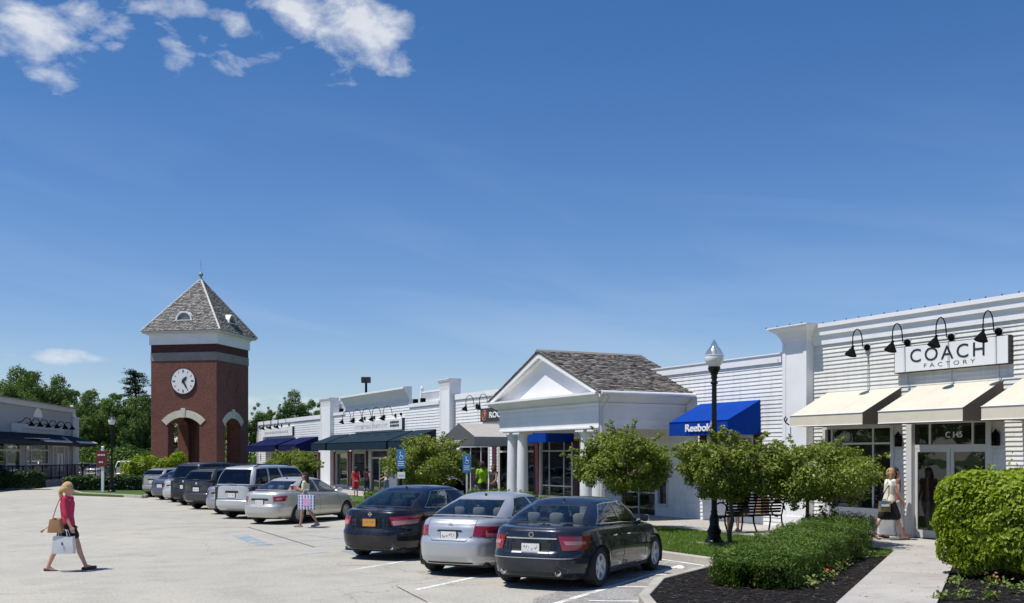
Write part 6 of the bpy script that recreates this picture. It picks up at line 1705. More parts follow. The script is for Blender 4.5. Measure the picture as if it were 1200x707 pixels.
# ------------------------------------------------------------------ woods behind
def make_tree_kind(kind, seed):
    rg = np.random.default_rng(seed); rr = random.Random(seed)
    root = bpy.data.objects.new('tree', None); COL.objects.link(root); OFF[root.name] = Vector((0, 0, 0)); mb = MB()
    if kind == 'pine':
        limb(mb, (0, 0, 0), (0, 0, .98), .022, .004, .005, 8); P = []; N = []
        for k in range(26):
            z = .12 + .86 * (k / 26) ** .9; R0 = .24 * (1 - (z - .1) / .95) ** .7 * rr.uniform(.4, 1.35) + .02
            for q in range(5):
                a = rr.uniform(0, 6.28); e = np.array([math.cos(a) * R0, math.sin(a) * R0, z + R0 * rr.uniform(-.05, .25)]); limb(mb, (0, 0, z), tuple(e), .004, .001, .02, 2)
                m_ = 70; t = rg.uniform(.15, 1.05, (m_, 1)); Q = np.array([[0, 0, z]]) * (1 - t) + e[None] * t + rg.normal(size=(m_, 3)) * np.array([.016, .016, .008]); P.append(Q); N.append(np.tile([[0, 0, 1.]], (m_, 1)))
        P = np.concatenate(P); N = np.concatenate(N); sz = .022; mat = PINELEAF; asp = .3
    else:
        limb(mb, (0, 0, 0), (0, 0, .5), .022, .014, .02); cs = []; rs = []
        wide = .34 if kind == 'broad' else .26
        for k in range(34):
            d = rg.normal(size=3); d /= np.linalg.norm(d); f = rg.uniform(.3, 1) ** .5
            c = np.array([d[0] * wide * f, d[1] * wide * f, .58 + d[2] * .34 * f]); cs.append(c); rs.append(rg.uniform(.055, .12))
            if k % 2 == 0: limb(mb, (0, 0, rr.uniform(.2, .5)), tuple(c), .008, .002)
        for k in range(30):
            d = rg.normal(size=3); d /= np.linalg.norm(d); c = np.array([d[0] * wide * 1.12, d[1] * wide * 1.12, .60 + d[2] * .38]); cs.append(c); rs.append(rg.uniform(.02, .045))
        vol = np.array(rs) ** 2; cnt = (17000 * vol / vol.sum()).astype(int) + 8
        P, N = blob_points(cs, rs, cnt, rg, .4); sz = .021; mat = WOODLEAF if seed % 2 else WOODLEAF2; asp = .6
    mb.build('trunk', BARK, root)
    leaves_mesh('crown', P, sz, mat, root, .4, .4, asp, .12, N * .6, rg)
    return root
KINDS = {}
for nm, kd, sd in (('a', 'broad', 1), ('b', 'broad', 2), ('c', 'tall', 3), ('d', 'tall', 4), ('p', 'pine', 5), ('q', 'pine', 6)): KINDS[nm] = [make_tree_kind(kd, sd), False, kd]
POS = {0: 'far left', 1: 'left'}
def wood_tree(k, px, D, htop, label, rz=None, group='trees of the wood behind the car park', pos=None):
    r, used, kd = KINDS[k]
    o = r if not used else copy_tree(r); KINDS[k][1] = True
    o.name = 'pine_tree' if kd == 'pine' else 'broadleaf_tree'
    p = pos or at_depth(px, D); o.location = (p[0], p[1], -.05); wx = (1.25 if kd == 'pine' else .70) if pos is None else 1.0; o.scale = (htop * wx * random.uniform(.85, 1.1), htop * wx * random.uniform(.85, 1.1), htop); o.rotation_euler = (0, 0, random.uniform(0, 6.28) if rz is None else rz)
    tag(o, label, 'tree', group); return o
wt = [('a', 12, 118, 12.2, 'dark broadleaf tree above the left end of the grey shop roof'), ('c', 28, 112, 11.0, 'tall dark tree above the grey shop, second from the left edge'), ('b', 47, 116, 12.0, 'broad tree rising above the middle of the grey shop roof'), ('q', 36, 124, 12.4, 'pine top standing between the broad trees over the grey shop'), ('a', 62, 120, 11.4, 'dark tree above the grey shop, just left of the sky gap'),
      ('d', 84, 124, 9.9, 'tree with loose crown right of the grey shop roof'), ('a', 100, 108, 8.6, 'broad tree behind the maroon sign'), ('b', 118, 120, 10.3, 'tall crowned tree midway between the grey shop and the brick tower'), ('c', 108, 104, 7.2, 'light green tree left of the far lamp post'), ('d', 134, 106, 8.4, 'light green tree directly behind the far lamp post'), ('b', 145, 112, 9.0, 'broad tree right of the far lamp post'),
      ('p', 159, 116, 11.8, 'pine with ragged top beside the brick tower'), ('a', 167, 108, 8.4, 'broad tree touching the left edge of the brick tower'), ('c', 152, 101, 6.8, 'light tree low in front of the ragged pine'), ('b', 88, 101, 6.3, 'low tree behind the corner of the grey shop'), ('d', 178, 118, 8.5, 'tree partly hidden behind the brick tower on its left'),
      ('a', 205, 120, 7.4, 'tree seen through the left part of the tower arch'), ('b', 226, 124, 7.6, 'tree seen through the middle of the tower arch'), ('c', 250, 122, 7.2, 'tree behind the front corner of the brick tower'), ('d', 272, 126, 7.8, 'tree seen through the side arch of the brick tower'),
      ('c', 306, 128, 8.6, 'light green tree directly right of the brick tower'), ('b', 320, 130, 8.3, 'round tree above the far white shop roof'), ('a', 350, 124, 9.9, 'broad tree above the joint of the two farthest shops'), ('b', 366, 126, 9.4, 'tree beside the left pier of the long shop roof'), ('p', 332, 135, 7.4, 'small dark conifer behind the far white shop')]
for i, (k, px, D, h, lab) in enumerate(wt): wood_tree(k, px, D, h, lab)
# scrub along the wood's edge
rgs = np.random.default_rng(77); P = []
for px in range(58, 300, 3):
    D = 98 + rgs.uniform(-3, 14); p = at_depth(px + rgs.uniform(-2, 2), D); hh = rgs.uniform(1.4, 3.4)
    d = rgs.normal(size=(300, 3)); d /= np.linalg.norm(d, axis=1, keepdims=True); P.append(np.array([p.x, p.y, hh * .45]) + d * np.array([2.0, 2.0, hh * .55]) * rgs.uniform(.5, 1, (300, 1)))
P = np.concatenate(P); P[:, 2] = np.abs(P[:, 2]); o = leaves_mesh('undergrowth', P, .34, WOODLEAF, None, .3, .4, .6, .12, None, rgs); tag(o, 'tangled green undergrowth along the edge of the wood', 'undergrowth', kind='stuff')
# a line of trees across the car park, behind the viewer, that the shop windows reflect
for i in range(13):
    wood_tree('abcdp'[i % 5], 0, 0, 9.5 + (i * 7 % 5) * .9, 'tree on the far side of the car park, behind the viewpoint', group='trees on the far side of the car park', pos=(-34 + (i * 5 % 4), -28 + i * 8.5))
# ------------------------------------------------------------------ street furniture
GLOBE = glass_mat('globe_glass', (.0, .0, .0), .82, .12)
MILK = M('milky_glass', (.78, .77, .75), .3, var=.05)
def lamp_post(loc, H, label, s=1.0):
    t = thing('street_lamp', label, 'lamp post', loc, 0, 'globe lamp posts')
    m = MB(); m.lathe([(.20, 0), (.205, .05), (.19, .07), (.17, .09), (.135, .16), (.125, .22), (.15, .25), (.15, .29), (.12, .33), (.095, .42), (.10, .55), (.085, .62), (.062, .68), (.075, .71), (.06, .75)], (0, 0, 0), 20)
    m.build('base', POLE, t, smooth=50)
    m = MB()     # fluted shaft
    n = 24; prof = [(.058, .75), (.050, H - 1.0)]; vs = []
    for r, z in prof:
        for k in range(n): a = 2 * math.pi * k / n; q = r * (1 if k % 2 else .88); vs.append((q * math.cos(a), q * math.sin(a), z))
    m.add(vs, [(k, (k + 1) % n, n + (k + 1) % n, n + k) for k in range(n)]); m.build('shaft', POLE, t)
    h = H - 1.0
    m = MB(); m.lathe([(.05, h), (.075, h + .02), (.075, h + .05), (.05, h + .08), (.055, h + .12), (.07, h + .16), (.06, h + .2), (.085, h + .27), (.12, h + .33), (.13, h + .36), (.125, h + .40)], (0, 0, 0), 16); m.build('collar', POLE, t, smooth=50)
    z = h + .40
    m = MB(); m.lathe([(.11, z), (.155, z + .07), (.185, z + .14), (.195, z + .22), (.185, z + .26)], (0, 0, 0), 20, cap=False); g = m.build('lower_globe', MILK, t, smooth=True)
    m = MB(); m.lathe([(.195, z + .26), (.18, z + .30), (.13, z + .40), (.075, z + .47), (.06, z + .52), (.03, z + .58), (.012, z + .62)], (0, 0, 0), 20, cap=False); m.build('upper_globe', GLOBE, t, smooth=True)
    m = MB(); m.lathe([(.19, z + .245), (.2, z + .25), (.2, z + .262), (.19, z + .268)], (0, 0, 0), 20); m.build('rim', FIBRE, g)
    m = MB(); m.lathe([(.03, z + .1), (.05, z + .2), (.045, z + .36), (.02, z + .42)], (0, 0, 0), 10); m.build('bulb', MILK, g, smooth=True)
    return t
p = ground_at(837, 637, .125)
nl_ = lamp_post((p.x, p.y, .125), 4.6, 'tall black globe lamp post in the lawn in front of the blue awning shop'); nl_.scale = (1.1, 1.1, 1.0)
m = MB(); m.lathe([(.42, .10), (.42, .135), (.40, .14)], (p.x, p.y, 0), 24); tag(m.build('lamp_footing', WALK), kind='structure')
p = ground_at(131, 577, .1); lamp_post((p.x, p.y, .1), 4.35, 'distant black globe lamp post beside the maroon sign and dark hedge')
sheet('far_lawn', [tuple(at_depth(a, b))[:2] for a, b in ((84, 56.5), (168, 53), (215, 66), (205, 76), (84, 66))], .10, LAWN, z0=-.01)
kerb('far_kerb', [tuple(at_depth(a, b))[:2] for a, b in ((84, 61.5), (96, 57), (168, 52.8), (190, 60))])
p = ground_at(120, 577, .1); t = thing('direction_sign', 'maroon sign panel with two white text lines on a white post', 'sign', (p.x, p.y, .1), -HEAD, None)
m = MB(); m.box(-.05, .09, -.05, .05, 0, 2.45); m.lathe([(.07, 2.45), (.09, 2.5), (.04, 2.56)], (.02, 0, 0), 8); m.build('post', WTRIM, t)
m = MB(); m.box(-.32, .30, -.09, -.055, 1.42, 2.3); pn = m.build('sign_panel', SIGNMAROON, t, bevel=.01)
m = MB(); 
for (z, n) in ((2.02, 5), (1.62, 3)):
    for k in range(n): x = -.22 + k * .085 + (.06 if n == 3 else 0); m.box(x, x + .05, -.1, -.0905, z, z + .09)
m.build('lettering', LETTERWHITE, pn)
# the two blue parking signs
def parking_sign(px, D, ztop, label, lower):
    p = at_depth(px, D); t = thing('parking_sign', label, 'sign', (p.x, p.y, .1), -HEAD, 'blue accessible parking signs')
    m = MB(); m.box(-.03, .03, -.02, .02, 0, ztop - .05); m.build('post', BLACK if lower else FIBRE, t)
    m = MB(); m.box(-.14, .14, -.035, -.022, ztop - .64, ztop); pn = m.build('sign_panel', SIGNBLUE, t, bevel=.004)
    m = MB(); y = -.040       # wheelchair figure
    c = (.0, ztop - .20); m.lathe([(.07, 0), (.07, .004), (.05, .004), (.05, 0)], (c[0] + .01, y, c[1] - .06), 14, 'y', cap=False)
    m.lathe([(.022, 0), (.022, .003)], (-.02, y, c[1] + .11), 10, 'y'); m.tube([(-.02, y, c[1] + .08), (-.01, y, c[1] - .02), (.05, y, c[1] - .02), (.08, y, c[1] - .09)], .011, 4)
    m.build('wheelchair_symbol', LETTERWHITE, pn)
    m = MB()
    for k in range(3): m.box(-.10, .10, y, y + .004, ztop - .42 - k * .065, ztop - .395 - k * .065)
    m.build('lettering', LETTERWHITE, pn)
    if lower:
        m = MB(); m.box(-.12, .14, -.035, -.022, ztop - .98, ztop - .76); a = m.build('small_panel', LETTERWHITE, t); MB().box(-.08, .1, -.038, -.0352, ztop - .90, ztop - .85).build('lettering', LETTERGREY, a)
parking_sign(470, 36, 2.22, 'blue accessible parking sign with a small white plate below, left of the round tree', True)
parking_sign(547, 37.2, 2.06, 'blue accessible parking sign right of the round tree, by the green shirt person', False)
# bench seen from behind, standing at right angles to the shops
bx0, bx1, by = 17.0, 18.85, 21.3
t = thing('park_bench', 'black slatted metal bench with looped arms, seen from behind', 'bench', ((bx0 + bx1) / 2, by, .145), world=True)
m = MB()
for i in range(7): zz = .50 + .075 * i; MB().box(bx0 + .05, bx1 - .05, by - .02 - .018 * i, by + .005 - .018 * i, .14 + zz, .14 + zz + .05).build('back_slat', BLACK, t)
for i in range(5): MB().box(bx0 + .05, bx1 - .05, by + .06 + i * .09, by + .13 + i * .09, .55, .575).build('seat_slat', BLACK, t)
for x in (bx0, bx0 + .92, bx1):
    if x != bx0 + .92:
        m = MB(); pts = [(x, by - .16, 1.12), (x, by - .05, .80)] + [(x, by + .16 + .27 * math.cos(a), .72 + .2 * math.sin(a)) for a in [math.pi - k * math.pi * 1.5 / 12 for k in range(13)]]
        m.tube(pts, .022, 6); m.build('arm', BLACK, t, smooth=True)
    m = MB(); m.tube([(x, by + .02, .6), (x, by + .0, .40), (x, by - .12, .145)], .022, 6); m.tube([(x, by + .45, .56), (x, by + .44, .40), (x, by + .5, .145)], .022, 6); m.tube([(x, by - .13, 1.10), (x, by + .0, .58)], .02, 6); m.tube([(x, by, .55), (x, by + .46, .55)], .018, 6); m.build('leg_frame', BLACK, t)
p = at_depth(532, 41)
t = thing('litter_bin', 'black round litter bin beside the round tree, left of the green shirt person', 'bin', (p.x, p.y, .14))
m = MB(); m.lathe([(.26, 0), (.28, .1), (.30, .75), (.32, .8), (.30, .84)], (0, 0, 0), 18); m.build('body', BLACK, t, smooth=40)
m = MB(); m.lathe([(.31, .84), (.27, .98), (.16, 1.06), (.02, 1.08)], (0, 0, 0), 18); m.build('lid', BLACK, t, smooth=True)
p = at_depth(540, 40.5); t = thing('planter_box', 'black square planter with a pale notice, between bin and green shirt person', 'planter', (p.x, p.y, .14), -HEAD)
m = MB(); m.box(-.28, .28, -.28, .28, 0, .78); m.box(-.31, .31, -.31, .31, .78, .84); m.build('body', BLACK, t); MB().box(-.05, .12, -.29, -.281, .3, .65).build('notice', LETTERWHITE, t)
# the tall car-park light that shows over the roofs
p = at_depth(429, 112); t = thing('floodlight_mast', 'dark twin floodlight mast rising behind the long shop roof', 'mast', (p.x, p.y, 0), -HEAD)
m = MB(); m.tube([(0, 0, 0), (0, 0, 9.9)], [.2, .12], 8); m.build('pole', BLACK, t)
for x in (-.25, .25):
    m = MB(); m.box(x - .22, x + .22, -.4, .3, 9.85, 10.45); m.build('lamp_head', SIGNGREY, t)
# small loose things on the ground
p = ground_at(797, 666); m = MB(); m.lathe([(.09, 0), (.085, .02), (.05, .035), (.01, .04)], (0, 0, 0), 7); m.v = [(v[0] * random.uniform(.6, 1.2) + p.x, v[1] * random.uniform(.6, 1.2) + p.y, v[2]) for v in m.v]
tag(m.build('crumpled_paper', LETTERWHITE), 'crumpled white scrap lying on the asphalt by the kerb corner', 'litter')
p = ground_at(95, 600); 

# ------------------------------------------------------------------ people
def skin_mat(name, c):
    m, nt, b = new_mat(name); b.inputs['Base Color'].default_value = (*c, 1); b.inputs['Roughness'].default_value = .5; b.inputs['Subsurface Weight'].default_value = .08; b.inputs['Subsurface Radius'].default_value = (.02, .01, .005); return m
SKIN = skin_mat('skin_fair', (.55, .33, .24)); SKIN2 = skin_mat('skin_tanned', (.36, .20, .13)); EYEW = M('eye', (.05, .035, .03), .3)
def cloth(name, c, **k): return M(name, c, .9, var=.14, scale=7, bmp=.3, bscale=22, **k)
LIP = M('lip', (.40, .13, .11), .5, var=.02)
def capsule(mb, a, b, ra, rb, seg=12, sq=1.0):
    a, b = Vector(a), Vector(b); d = (b - a); L = d.length
    if L < 1e-5: d = Vector((0, 0, 1))
    d.normalize(); n = 4; pts = []; rs = []
    for i in range(n): t = math.pi / 2 * i / n; pts.append(a - d * ra * math.cos(t)); rs.append(max(.0008, ra * math.sin(t)))
    pts.append(a); rs.append(ra); pts.append(b); rs.append(rb)
    for i in range(1, n + 1): t = math.pi / 2 * i / n; pts.append(b + d * rb * math.sin(t)); rs.append(max(.0008, rb * math.cos(t)))
    mb.tube(pts, rs, seg)
def blob(name, caps, mat, parent, vox, smooth_it=6, squash=None):
    """fuse overlapping capsules into one continuous skin"""
    mb = MB()
    for c in caps: capsule(mb, *c)
    if squash: mb.v = [squash(v) for v in mb.v]
    me = bpy.data.meshes.new('tmp'); me.from_pydata(mb.v, [], mb.f); o = bpy.data.objects.new('tmp', me); COL.objects.link(o)
    r = o.modifiers.new('r', 'REMESH'); r.mode = 'VOXEL'; r.voxel_size = vox; r.use_smooth_shade = True
    s_ = o.modifiers.new('s', 'SMOOTH'); s_.iterations = smooth_it; s_.factor = .4
    dg = bpy.context.evaluated_depsgraph_get(); dg.update(); m2 = bpy.data.meshes.new_from_object(o.evaluated_get(dg)); bpy.data.objects.remove(o)
    m2.name = name; m2.materials.clear(); return link(m2, name, mat, parent, True)
def person(loc, heading, H, label, top=(.6, .1, .1), sleeve=.6, bottom='shorts', bcol=(.03, .03, .03), hair=(.3, .18, .08), hairlen='tail', skin=None, legs=((18, 8), (-20, 12)), arms=((-15, 20, 8), (20, 40, 8)), shoe=(.05, .04, .04), heels=False,
           vox=.013, sit=False, lean=0, topmat=None, botlen=None, group=None, cap=None, slim=1.0, glasses=False, headturn=0):
    t = thing('person', label, 'person', loc, heading, group); k = H / 1.70; sk = skin or SKIN
    S_ = lambda *v: Vector(v) * k
    pel = Vector((0, 0, 0)); ln = R(lean)
    up = Vector((math.sin(ln), 0, math.cos(ln)))
    P = {'pel': pel, 'waist': up * .15 * k, 'chest': up * .36 * k, 'neck': up * .53 * k + S_(.005, 0, 0), 'jaw': up * .60 * k + S_(.02, 0, 0)}
    P['head'] = P['neck'] + S_(.015, 0, .135)
    J = {}; lowest = 0
    for sd, (th, fl) in zip((-1, 1), legs):
        hip = S_(0, sd * .088, -.03); a = R(th); knee = hip + Vector((math.sin(a), 0, -math.cos(a))) * .42 * k; b = a - R(fl)
        if sit: a = R(84); knee = hip + Vector((math.sin(a), .1 * sd, -math.cos(a))) * .42 * k; b = R(th)
        ank = knee + Vector((math.sin(b), 0, -math.cos(b))) * .41 * k
        J[sd] = (hip, knee, ank, b); lowest = min(lowest, ank.z - (.075 if not heels else .12) * k)
    dz = -lowest
    A = {}
    for sd, (sh, el, ab) in zip((-1, 1), arms):
        s0 = up * .475 * k + S_(0, sd * .175 * slim, 0); a = R(sh); ad = R(ab)
        d1 = Vector((math.sin(a) * math.cos(ad), sd * math.sin(ad), -math.cos(a) * math.cos(ad))); e = s0 + d1 * .285 * k
        a2 = a + R(el); d2 = Vector((math.sin(a2), sd * math.sin(ad * .5), -math.cos(a2))).normalized(); w = e + d2 * .25 * k; A[sd] = (s0, e, w, d1, d2)
    def Z(v): return Vector(v) + Vector((0, 0, dz))
    c = []
    def add(a, b, ra, rb): c.append((Z(a), Z(b), ra * k, rb * k))
    # trunk
    for sd in (-1, 1):
        add(S_(-.005, sd * .065, -.03), P['waist'] + S_(0, sd * .045, 0), .105, .085); add(P['waist'] + S_(0, sd * .045, 0), P['chest'] + S_(.0, sd * .075 * slim, .02), .085, .10 * slim)
        add(P['chest'] + S_(0, sd * .08 * slim, .03), up * .46 * k + S_(0, sd * .12 * slim, 0), .095 * slim, .06); add(S_(-.05, sd * .06, -.05), S_(-.04, sd * .06, -.0), .085, .08)
    add(P['chest'] + S_(0, 0, .05), P['neck'], .09, .055); add(P['neck'] - S_(0, 0, .03), P['jaw'] + S_(0, 0, .02), .052, .05)
    # head: skull, face, jaw, nose, ears
    hd = P['head']; ct, st = math.cos(R(headturn)), math.sin(R(headturn)); F = lambda x, y, z: hd + S_(x * ct - y * st, x * st + y * ct, z)
    add(F(-.015, 0, .02), F(-.005, 0, .025), .092, .088); add(F(.03, 0, -.03), F(.035, 0, -.06), .068, .052); add(F(.055, 0, -.085), F(.05, 0, -.085), .034, .03); add(F(.088, 0, .0), F(.108, 0, -.03), .010, .014)
    for sd in (-1, 1): add(F(.0, sd * .083, -.01), F(-.005, sd * .088, .015), .012, .016); add(F(.03, sd * .04, -.05), F(.04, sd * .03, -.01), .04, .04)
    for sd in (-1, 1):
        hip, knee, ank, b = J[sd]; mid = hip.lerp(knee, .45)
        add(hip, mid, .088, .074); add(mid, knee, .074, .050); cf = knee.lerp(ank, .30) - Vector((math.cos(b), 0, math.sin(b))) * .018 * k; add(knee, cf, .048, .052); add(cf, ank, .050, .033)
        fd = Vector((1, 0, 0)) if abs(math.degrees(b)) < 14 or sit else Vector((math.cos(b * .6), 0, math.sin(b * .6)))
        foot0 = ank + S_(-.035, 0, -.045); fwd = Vector((fd.x, 0, (fd.z if sd == -1 or True else 0)))
        toe = ank + fwd * .155 * k + S_(0, 0, -.055 if not heels else -.095); J[sd] = (hip, knee, ank, b, foot0, toe)
        add(foot0, ank + S_(0, 0, -.01), .032, .034); add(foot0, toe, .030, .026); add(ank, toe, .03, .026)
        s0, e, w, d1, d2 = A[sd]
        add(s0, e, .050 * slim, .038); add(e, w, .038, .026)
        # hand: palm, four fingers of unequal length with a knuckle bend, thumb off the palm's side
        side = Vector((0, sd, 0)); pn = d2.cross(side).normalized(); palm = w + d2 * .075 * k; fwd_ = pn * (-1 if pn.x < 0 else 1)
        for q in (-.6, .2, 1): add(w + fwd_ * .012 * q * k, palm + fwd_ * .026 * q * k, .018, .015)
        inn = -side
        for q, L in ((-1.5, .058), (-.5, .070), (.5, .076), (1.5, .068)):
            b0 = palm + fwd_ * .0185 * q * k; b1 = b0 + (d2 * .9 + inn * .35).normalized() * L * .55 * k; b2 = b1 + (d2 * .55 + inn * .9).normalized() * L * .55 * k; add(b0, b1, .0095, .0088); add(b1, b2, .0088, .0075)
        th0 = w + d2 * .03 * k + fwd_ * .022 * k; th1 = th0 + (d2 * .6 + fwd_ * .9 + inn * .3).normalized() * .035 * k; add(th0, th1, .012, .0105); add(th1, th1 + (d2 + inn * .4 + fwd_ * .15).normalized() * .03 * k, .0105, .009)
        A[sd] = (s0, e, w, d1, d2, palm)
    body = blob('body', c, sk, t, vox, 3)
    # face
    for sd in (-1, 1): m = MB(); q = Z(F(.082, sd * .032, .008)); m.lathe([(.001, -.008), (.009, -.004), (.010, .0), (.009, .004), (.001, .008)], tuple(q), 8); m.build('eye', EYEW, t, smooth=True)
    m = MB(); m.tube([Z(F(.088, -.022, -.058)), Z(F(.096, 0, -.060)), Z(F(.088, .022, -.058))], .006, 5); m.build('mouth', LIP, t)
    if glasses: m = MB(); [m.obox(Z(F(.096, sd * .033, .010)), (1, 0, 0), (0, 1, 0), (0, 0, 1), .004, .027, .017) for sd in (-1, 1)]; m.tube([Z(F(.09, -.06, .014)), Z(F(.1, 0, .014)), Z(F(.09, .06, .014))], .003, 4); m.build('sunglasses', BLACK, t)
    # hair
    hm = cloth('hair', hair); c = []
    add(F(-.03, 0, .03), F(-.015, 0, .045), .098, .094); add(F(-.05, -.03, -.01), F(-.05, .03, -.01), .075, .075)
    if hairlen == 'tail': add(F(-.12, 0, .02), F(-.15, 0, -.06), .034, .040); add(F(-.15, 0, -.06), F(-.135, .01, -.20), .040, .034); add(F(-.135, .01, -.20), F(-.10, .0, -.31), .034, .014)
    elif hairlen == 'long':
        for y in (-.055, 0, .055): add(F(-.06, y, -.02), F(-.075, y * 1.15, -.17), .055, .048); add(F(-.075, y * 1.15, -.17), F(-.07, y * 1.2, -.28), .048, .024)
    elif hairlen == 'bob':
        for y in (-.06, 0, .06): add(F(-.045, y, .0), F(-.05, y * 1.1, -.10), .052, .045)
        add(F(-.0, -.075, .02), F(.0, -.08, -.09), .025, .024); add(F(-.0, .075, .02), F(.0, .08, -.09), .025, .024)
    blob('hair', c, hm, t, vox, 4)
    if cap: c = []; add(F(-.01, 0, .06), F(.0, 0, .065), .098, .092); add(F(.07, -.03, .055), F(.07, .03, .055), .03, .03); blob('cap', c, cloth('cap_cloth', cap), t, vox, 2)
    # top
    c = []
    for sd in (-1, 1):
        add(S_(-.005, sd * .068, .00), P['waist'] + S_(0, sd * .05, 0), .120, .098); add(P['waist'] + S_(0, sd * .048, 0), P['chest'] + S_(0, sd * .078 * slim, .02), .098, .112 * slim); add(P['chest'] + S_(0, sd * .085 * slim, .03), up * .462 * k + S_(0, sd * .125 * slim, -.005), .106 * slim, .066)
        s0, e = A[sd][0], A[sd][1]
        if sleeve > 0: add(s0, s0.lerp(e, min(1, sleeve)), .062 * slim, .052)
        if sleeve > 1: add(e, e.lerp(A[sd][2], sleeve - 1), .052, .046)
    add(P['chest'] + S_(0, 0, .05), up * .48 * k, .1, .075)
    blob('top', c, topmat or cloth('top_cloth', top), t, vox, 3)
    # below the waist
    c = []; bm_ = cloth('bottom_cloth', bcol); bl_ = botlen
    if bottom in ('shorts', 'trousers', 'capri'):
        f_ = {'shorts': .55, 'trousers': 2, 'capri': 1.5}[bottom] if bl_ is None else bl_
        for sd in (-1, 1):
            hip, knee, ank = J[sd][:3]; add(S_(-.01, sd * .06, -.0), hip, .115, .108); add(S_(-.045, sd * .06, -.05), S_(-.04, sd * .06, 0), .09, .09)
            add(hip, hip.lerp(knee, min(1, f_)), .104, .104 + (.066 - .104) * min(1, f_) + (.015 if f_ < 1 else 0))
            if f_ > 1: add(knee, knee.lerp(ank, f_ - 1), .064, .056)
    else:
        f_ = bl_ or .85; kL, kR = (J[-1][0].lerp(J[-1][1], f_)), (J[1][0].lerp(J[1][1], f_))
        for q in (0, .25, .5, .75, 1):
            a = S_(0, (-.07 + .14 * q), -.0); b = kL.lerp(kR, q) * 1.0; add(a, b, .112, .098)
    blob('bottom', c, bm_, t, vox, 3)
    sm = cloth('shoe_leather', shoe)
    for sd in (-1, 1):
        hip, knee, ank, b, f0, toe = J[sd]; c = []
        if heels:
            add(f0 + S_(.02, 0, -.02), toe + S_(.02, 0, -.0), .020, .026); c2 = Z(f0 + S_(-.015, 0, -.01)); c.append((c2, c2 + Vector((-.005, 0, -.075 * k)), .012 * k, .007 * k))
        else: add(f0 + S_(-.01, 0, -.008), toe + S_(.02, 0, .002), .040, .034)
        blob('shoe', c, sm, t, min(vox, .011), 1)
    M_ = Matrix.Translation(Vector(loc)) @ Matrix.Rotation(heading, 4, 'Z')
    return t, {sd: M_ @ Z(A[sd][5]) for sd in (-1, 1)}, {sd: M_ @ Z(A[sd][0]) for sd in (-1, 1)}
RIGHT = math.atan2(-.457, .889); LEFT = RIGHT + math.pi; AWAY = math.atan2(.889, .457)
def bag(name, label, centre, yaw, w, h, d, mat, handle=.14, top=None, flare=1.08, hmat=None):
    t = thing(name, label, 'bag', tuple(centre), yaw)
    m = MB(); W, D_ = w / 2, d / 2; nz = 6
    vs = []; fs = []; ring = [(-1, -1), (-.4, -1.12), (.4, -1.08), (1, -1), (1.06, 0), (1, 1), (.3, 1.1), (-.4, 1.05), (-1, 1), (-1.05, 0)]
    for i in range(nz + 1):
        q = i / nz; f = 1 + (flare - 1) * q; b_ = 1 + .07 * math.sin(math.pi * q)
        for k, (x, y) in enumerate(ring): vs.append((x * W * f * (1 + .025 * math.sin(k * 2.3 + i)), y * D_ * b_ * (1 if q < .8 else 1.0), -h / 2 + h * q + (.012 * math.sin(k * 1.9) if i == nz else 0)))
    n = len(ring)
    for i in range(nz):
        for k in range(n): fs.append((i * n + k, i * n + (k + 1) % n, (i + 1) * n + (k + 1) % n, (i + 1) * n + k))
    fs.append(tuple(range(n))[::-1]); m.add(vs, fs); m.build('bag_body', mat, t, smooth=30)
    for y in (-D_, D_):
        m = MB(); m.tube([(-W * .45, y, h / 2 - .02), (-W * .3, y * .6, h / 2 + handle * .8), (0, 0, h / 2 + handle), (W * .3, y * .6, h / 2 + handle * .8), (W * .45, y, h / 2 - .02)], .007, 5); m.build('handle', hmat or mat, t)
    return t
p = ground_at(79, 669)
t, hands, sh = person((p.x, p.y, 0), RIGHT + .05, 1.66, 'blonde person in a magenta blouse and black shorts striding across the car park', top=(.48, .03, .085), sleeve=1.25, bottom='shorts', bcol=(.015, .013, .014), hair=(.52, .34, .16), legs=((-20, 6), (24, 4)), arms=((10, 12, 10), (-12, 35, 6)), shoe=(.10, .05, .04), vox=.011, botlen=.5, slim=.98)
h = hands[-1]
PB = M('plastic_bag_white', (.66, .67, .69), .45, var=.1, scale=9)
b = bag('shopping_bag', 'white shopping bag carried low by the blonde person in magenta', h + Vector((-.13, .02, -.26)), RIGHT, .39, .31, .12, PB, .13, flare=.92)
MB().box(-.012, .012, -.085, -.075, .0, .05).build('logo', SIGNGREY, b)
s0 = sh[-1]; TAN = M('tan_leather', (.36, .19, .09), .6, var=.15)
b = bag('shoulder_bag', 'tan leather shoulder bag at the hip of the blonde person in magenta', s0 + Vector((-.889 * .10, .457 * .10, -.48)) + Vector((-.05, -.11, 0)), RIGHT, .25, .24, .14, TAN, .02, flare=.72)
m = MB(); m.tube([(-.07, 0, .10), (.0, .03, .36), (.07, .08, .56), (.08, .15, .53)], .009, 5); m.build('strap', TAN, b)
b2 = MB(); b2.tube([(-.10, -.0, .0), (-.22, .0, -.07)], .006, 5); b2.tube([(-.22, 0, -.07), (-.27, 0, -.11)], [.015, .025], 7); b2.build('tassel', TAN, b)
p = ground_at(358, 618.5)
t, hands, sh = person((p.x, p.y, 0), LEFT - .05, 1.63, 'long dark haired person in sunglasses and cream top carrying a red cup', top=(.62, .57, .36), sleeve=.75, bottom='shorts', bcol=(.012, .014, .02), hair=(.025, .015, .012), hairlen='long', skin=SKIN2, legs=((18, 10), (-22, 12)), arms=((12, 100, 6), (6, 108, 4)), shoe=(.20, .24, .22), vox=.012, glasses=True)
h = hands[1]
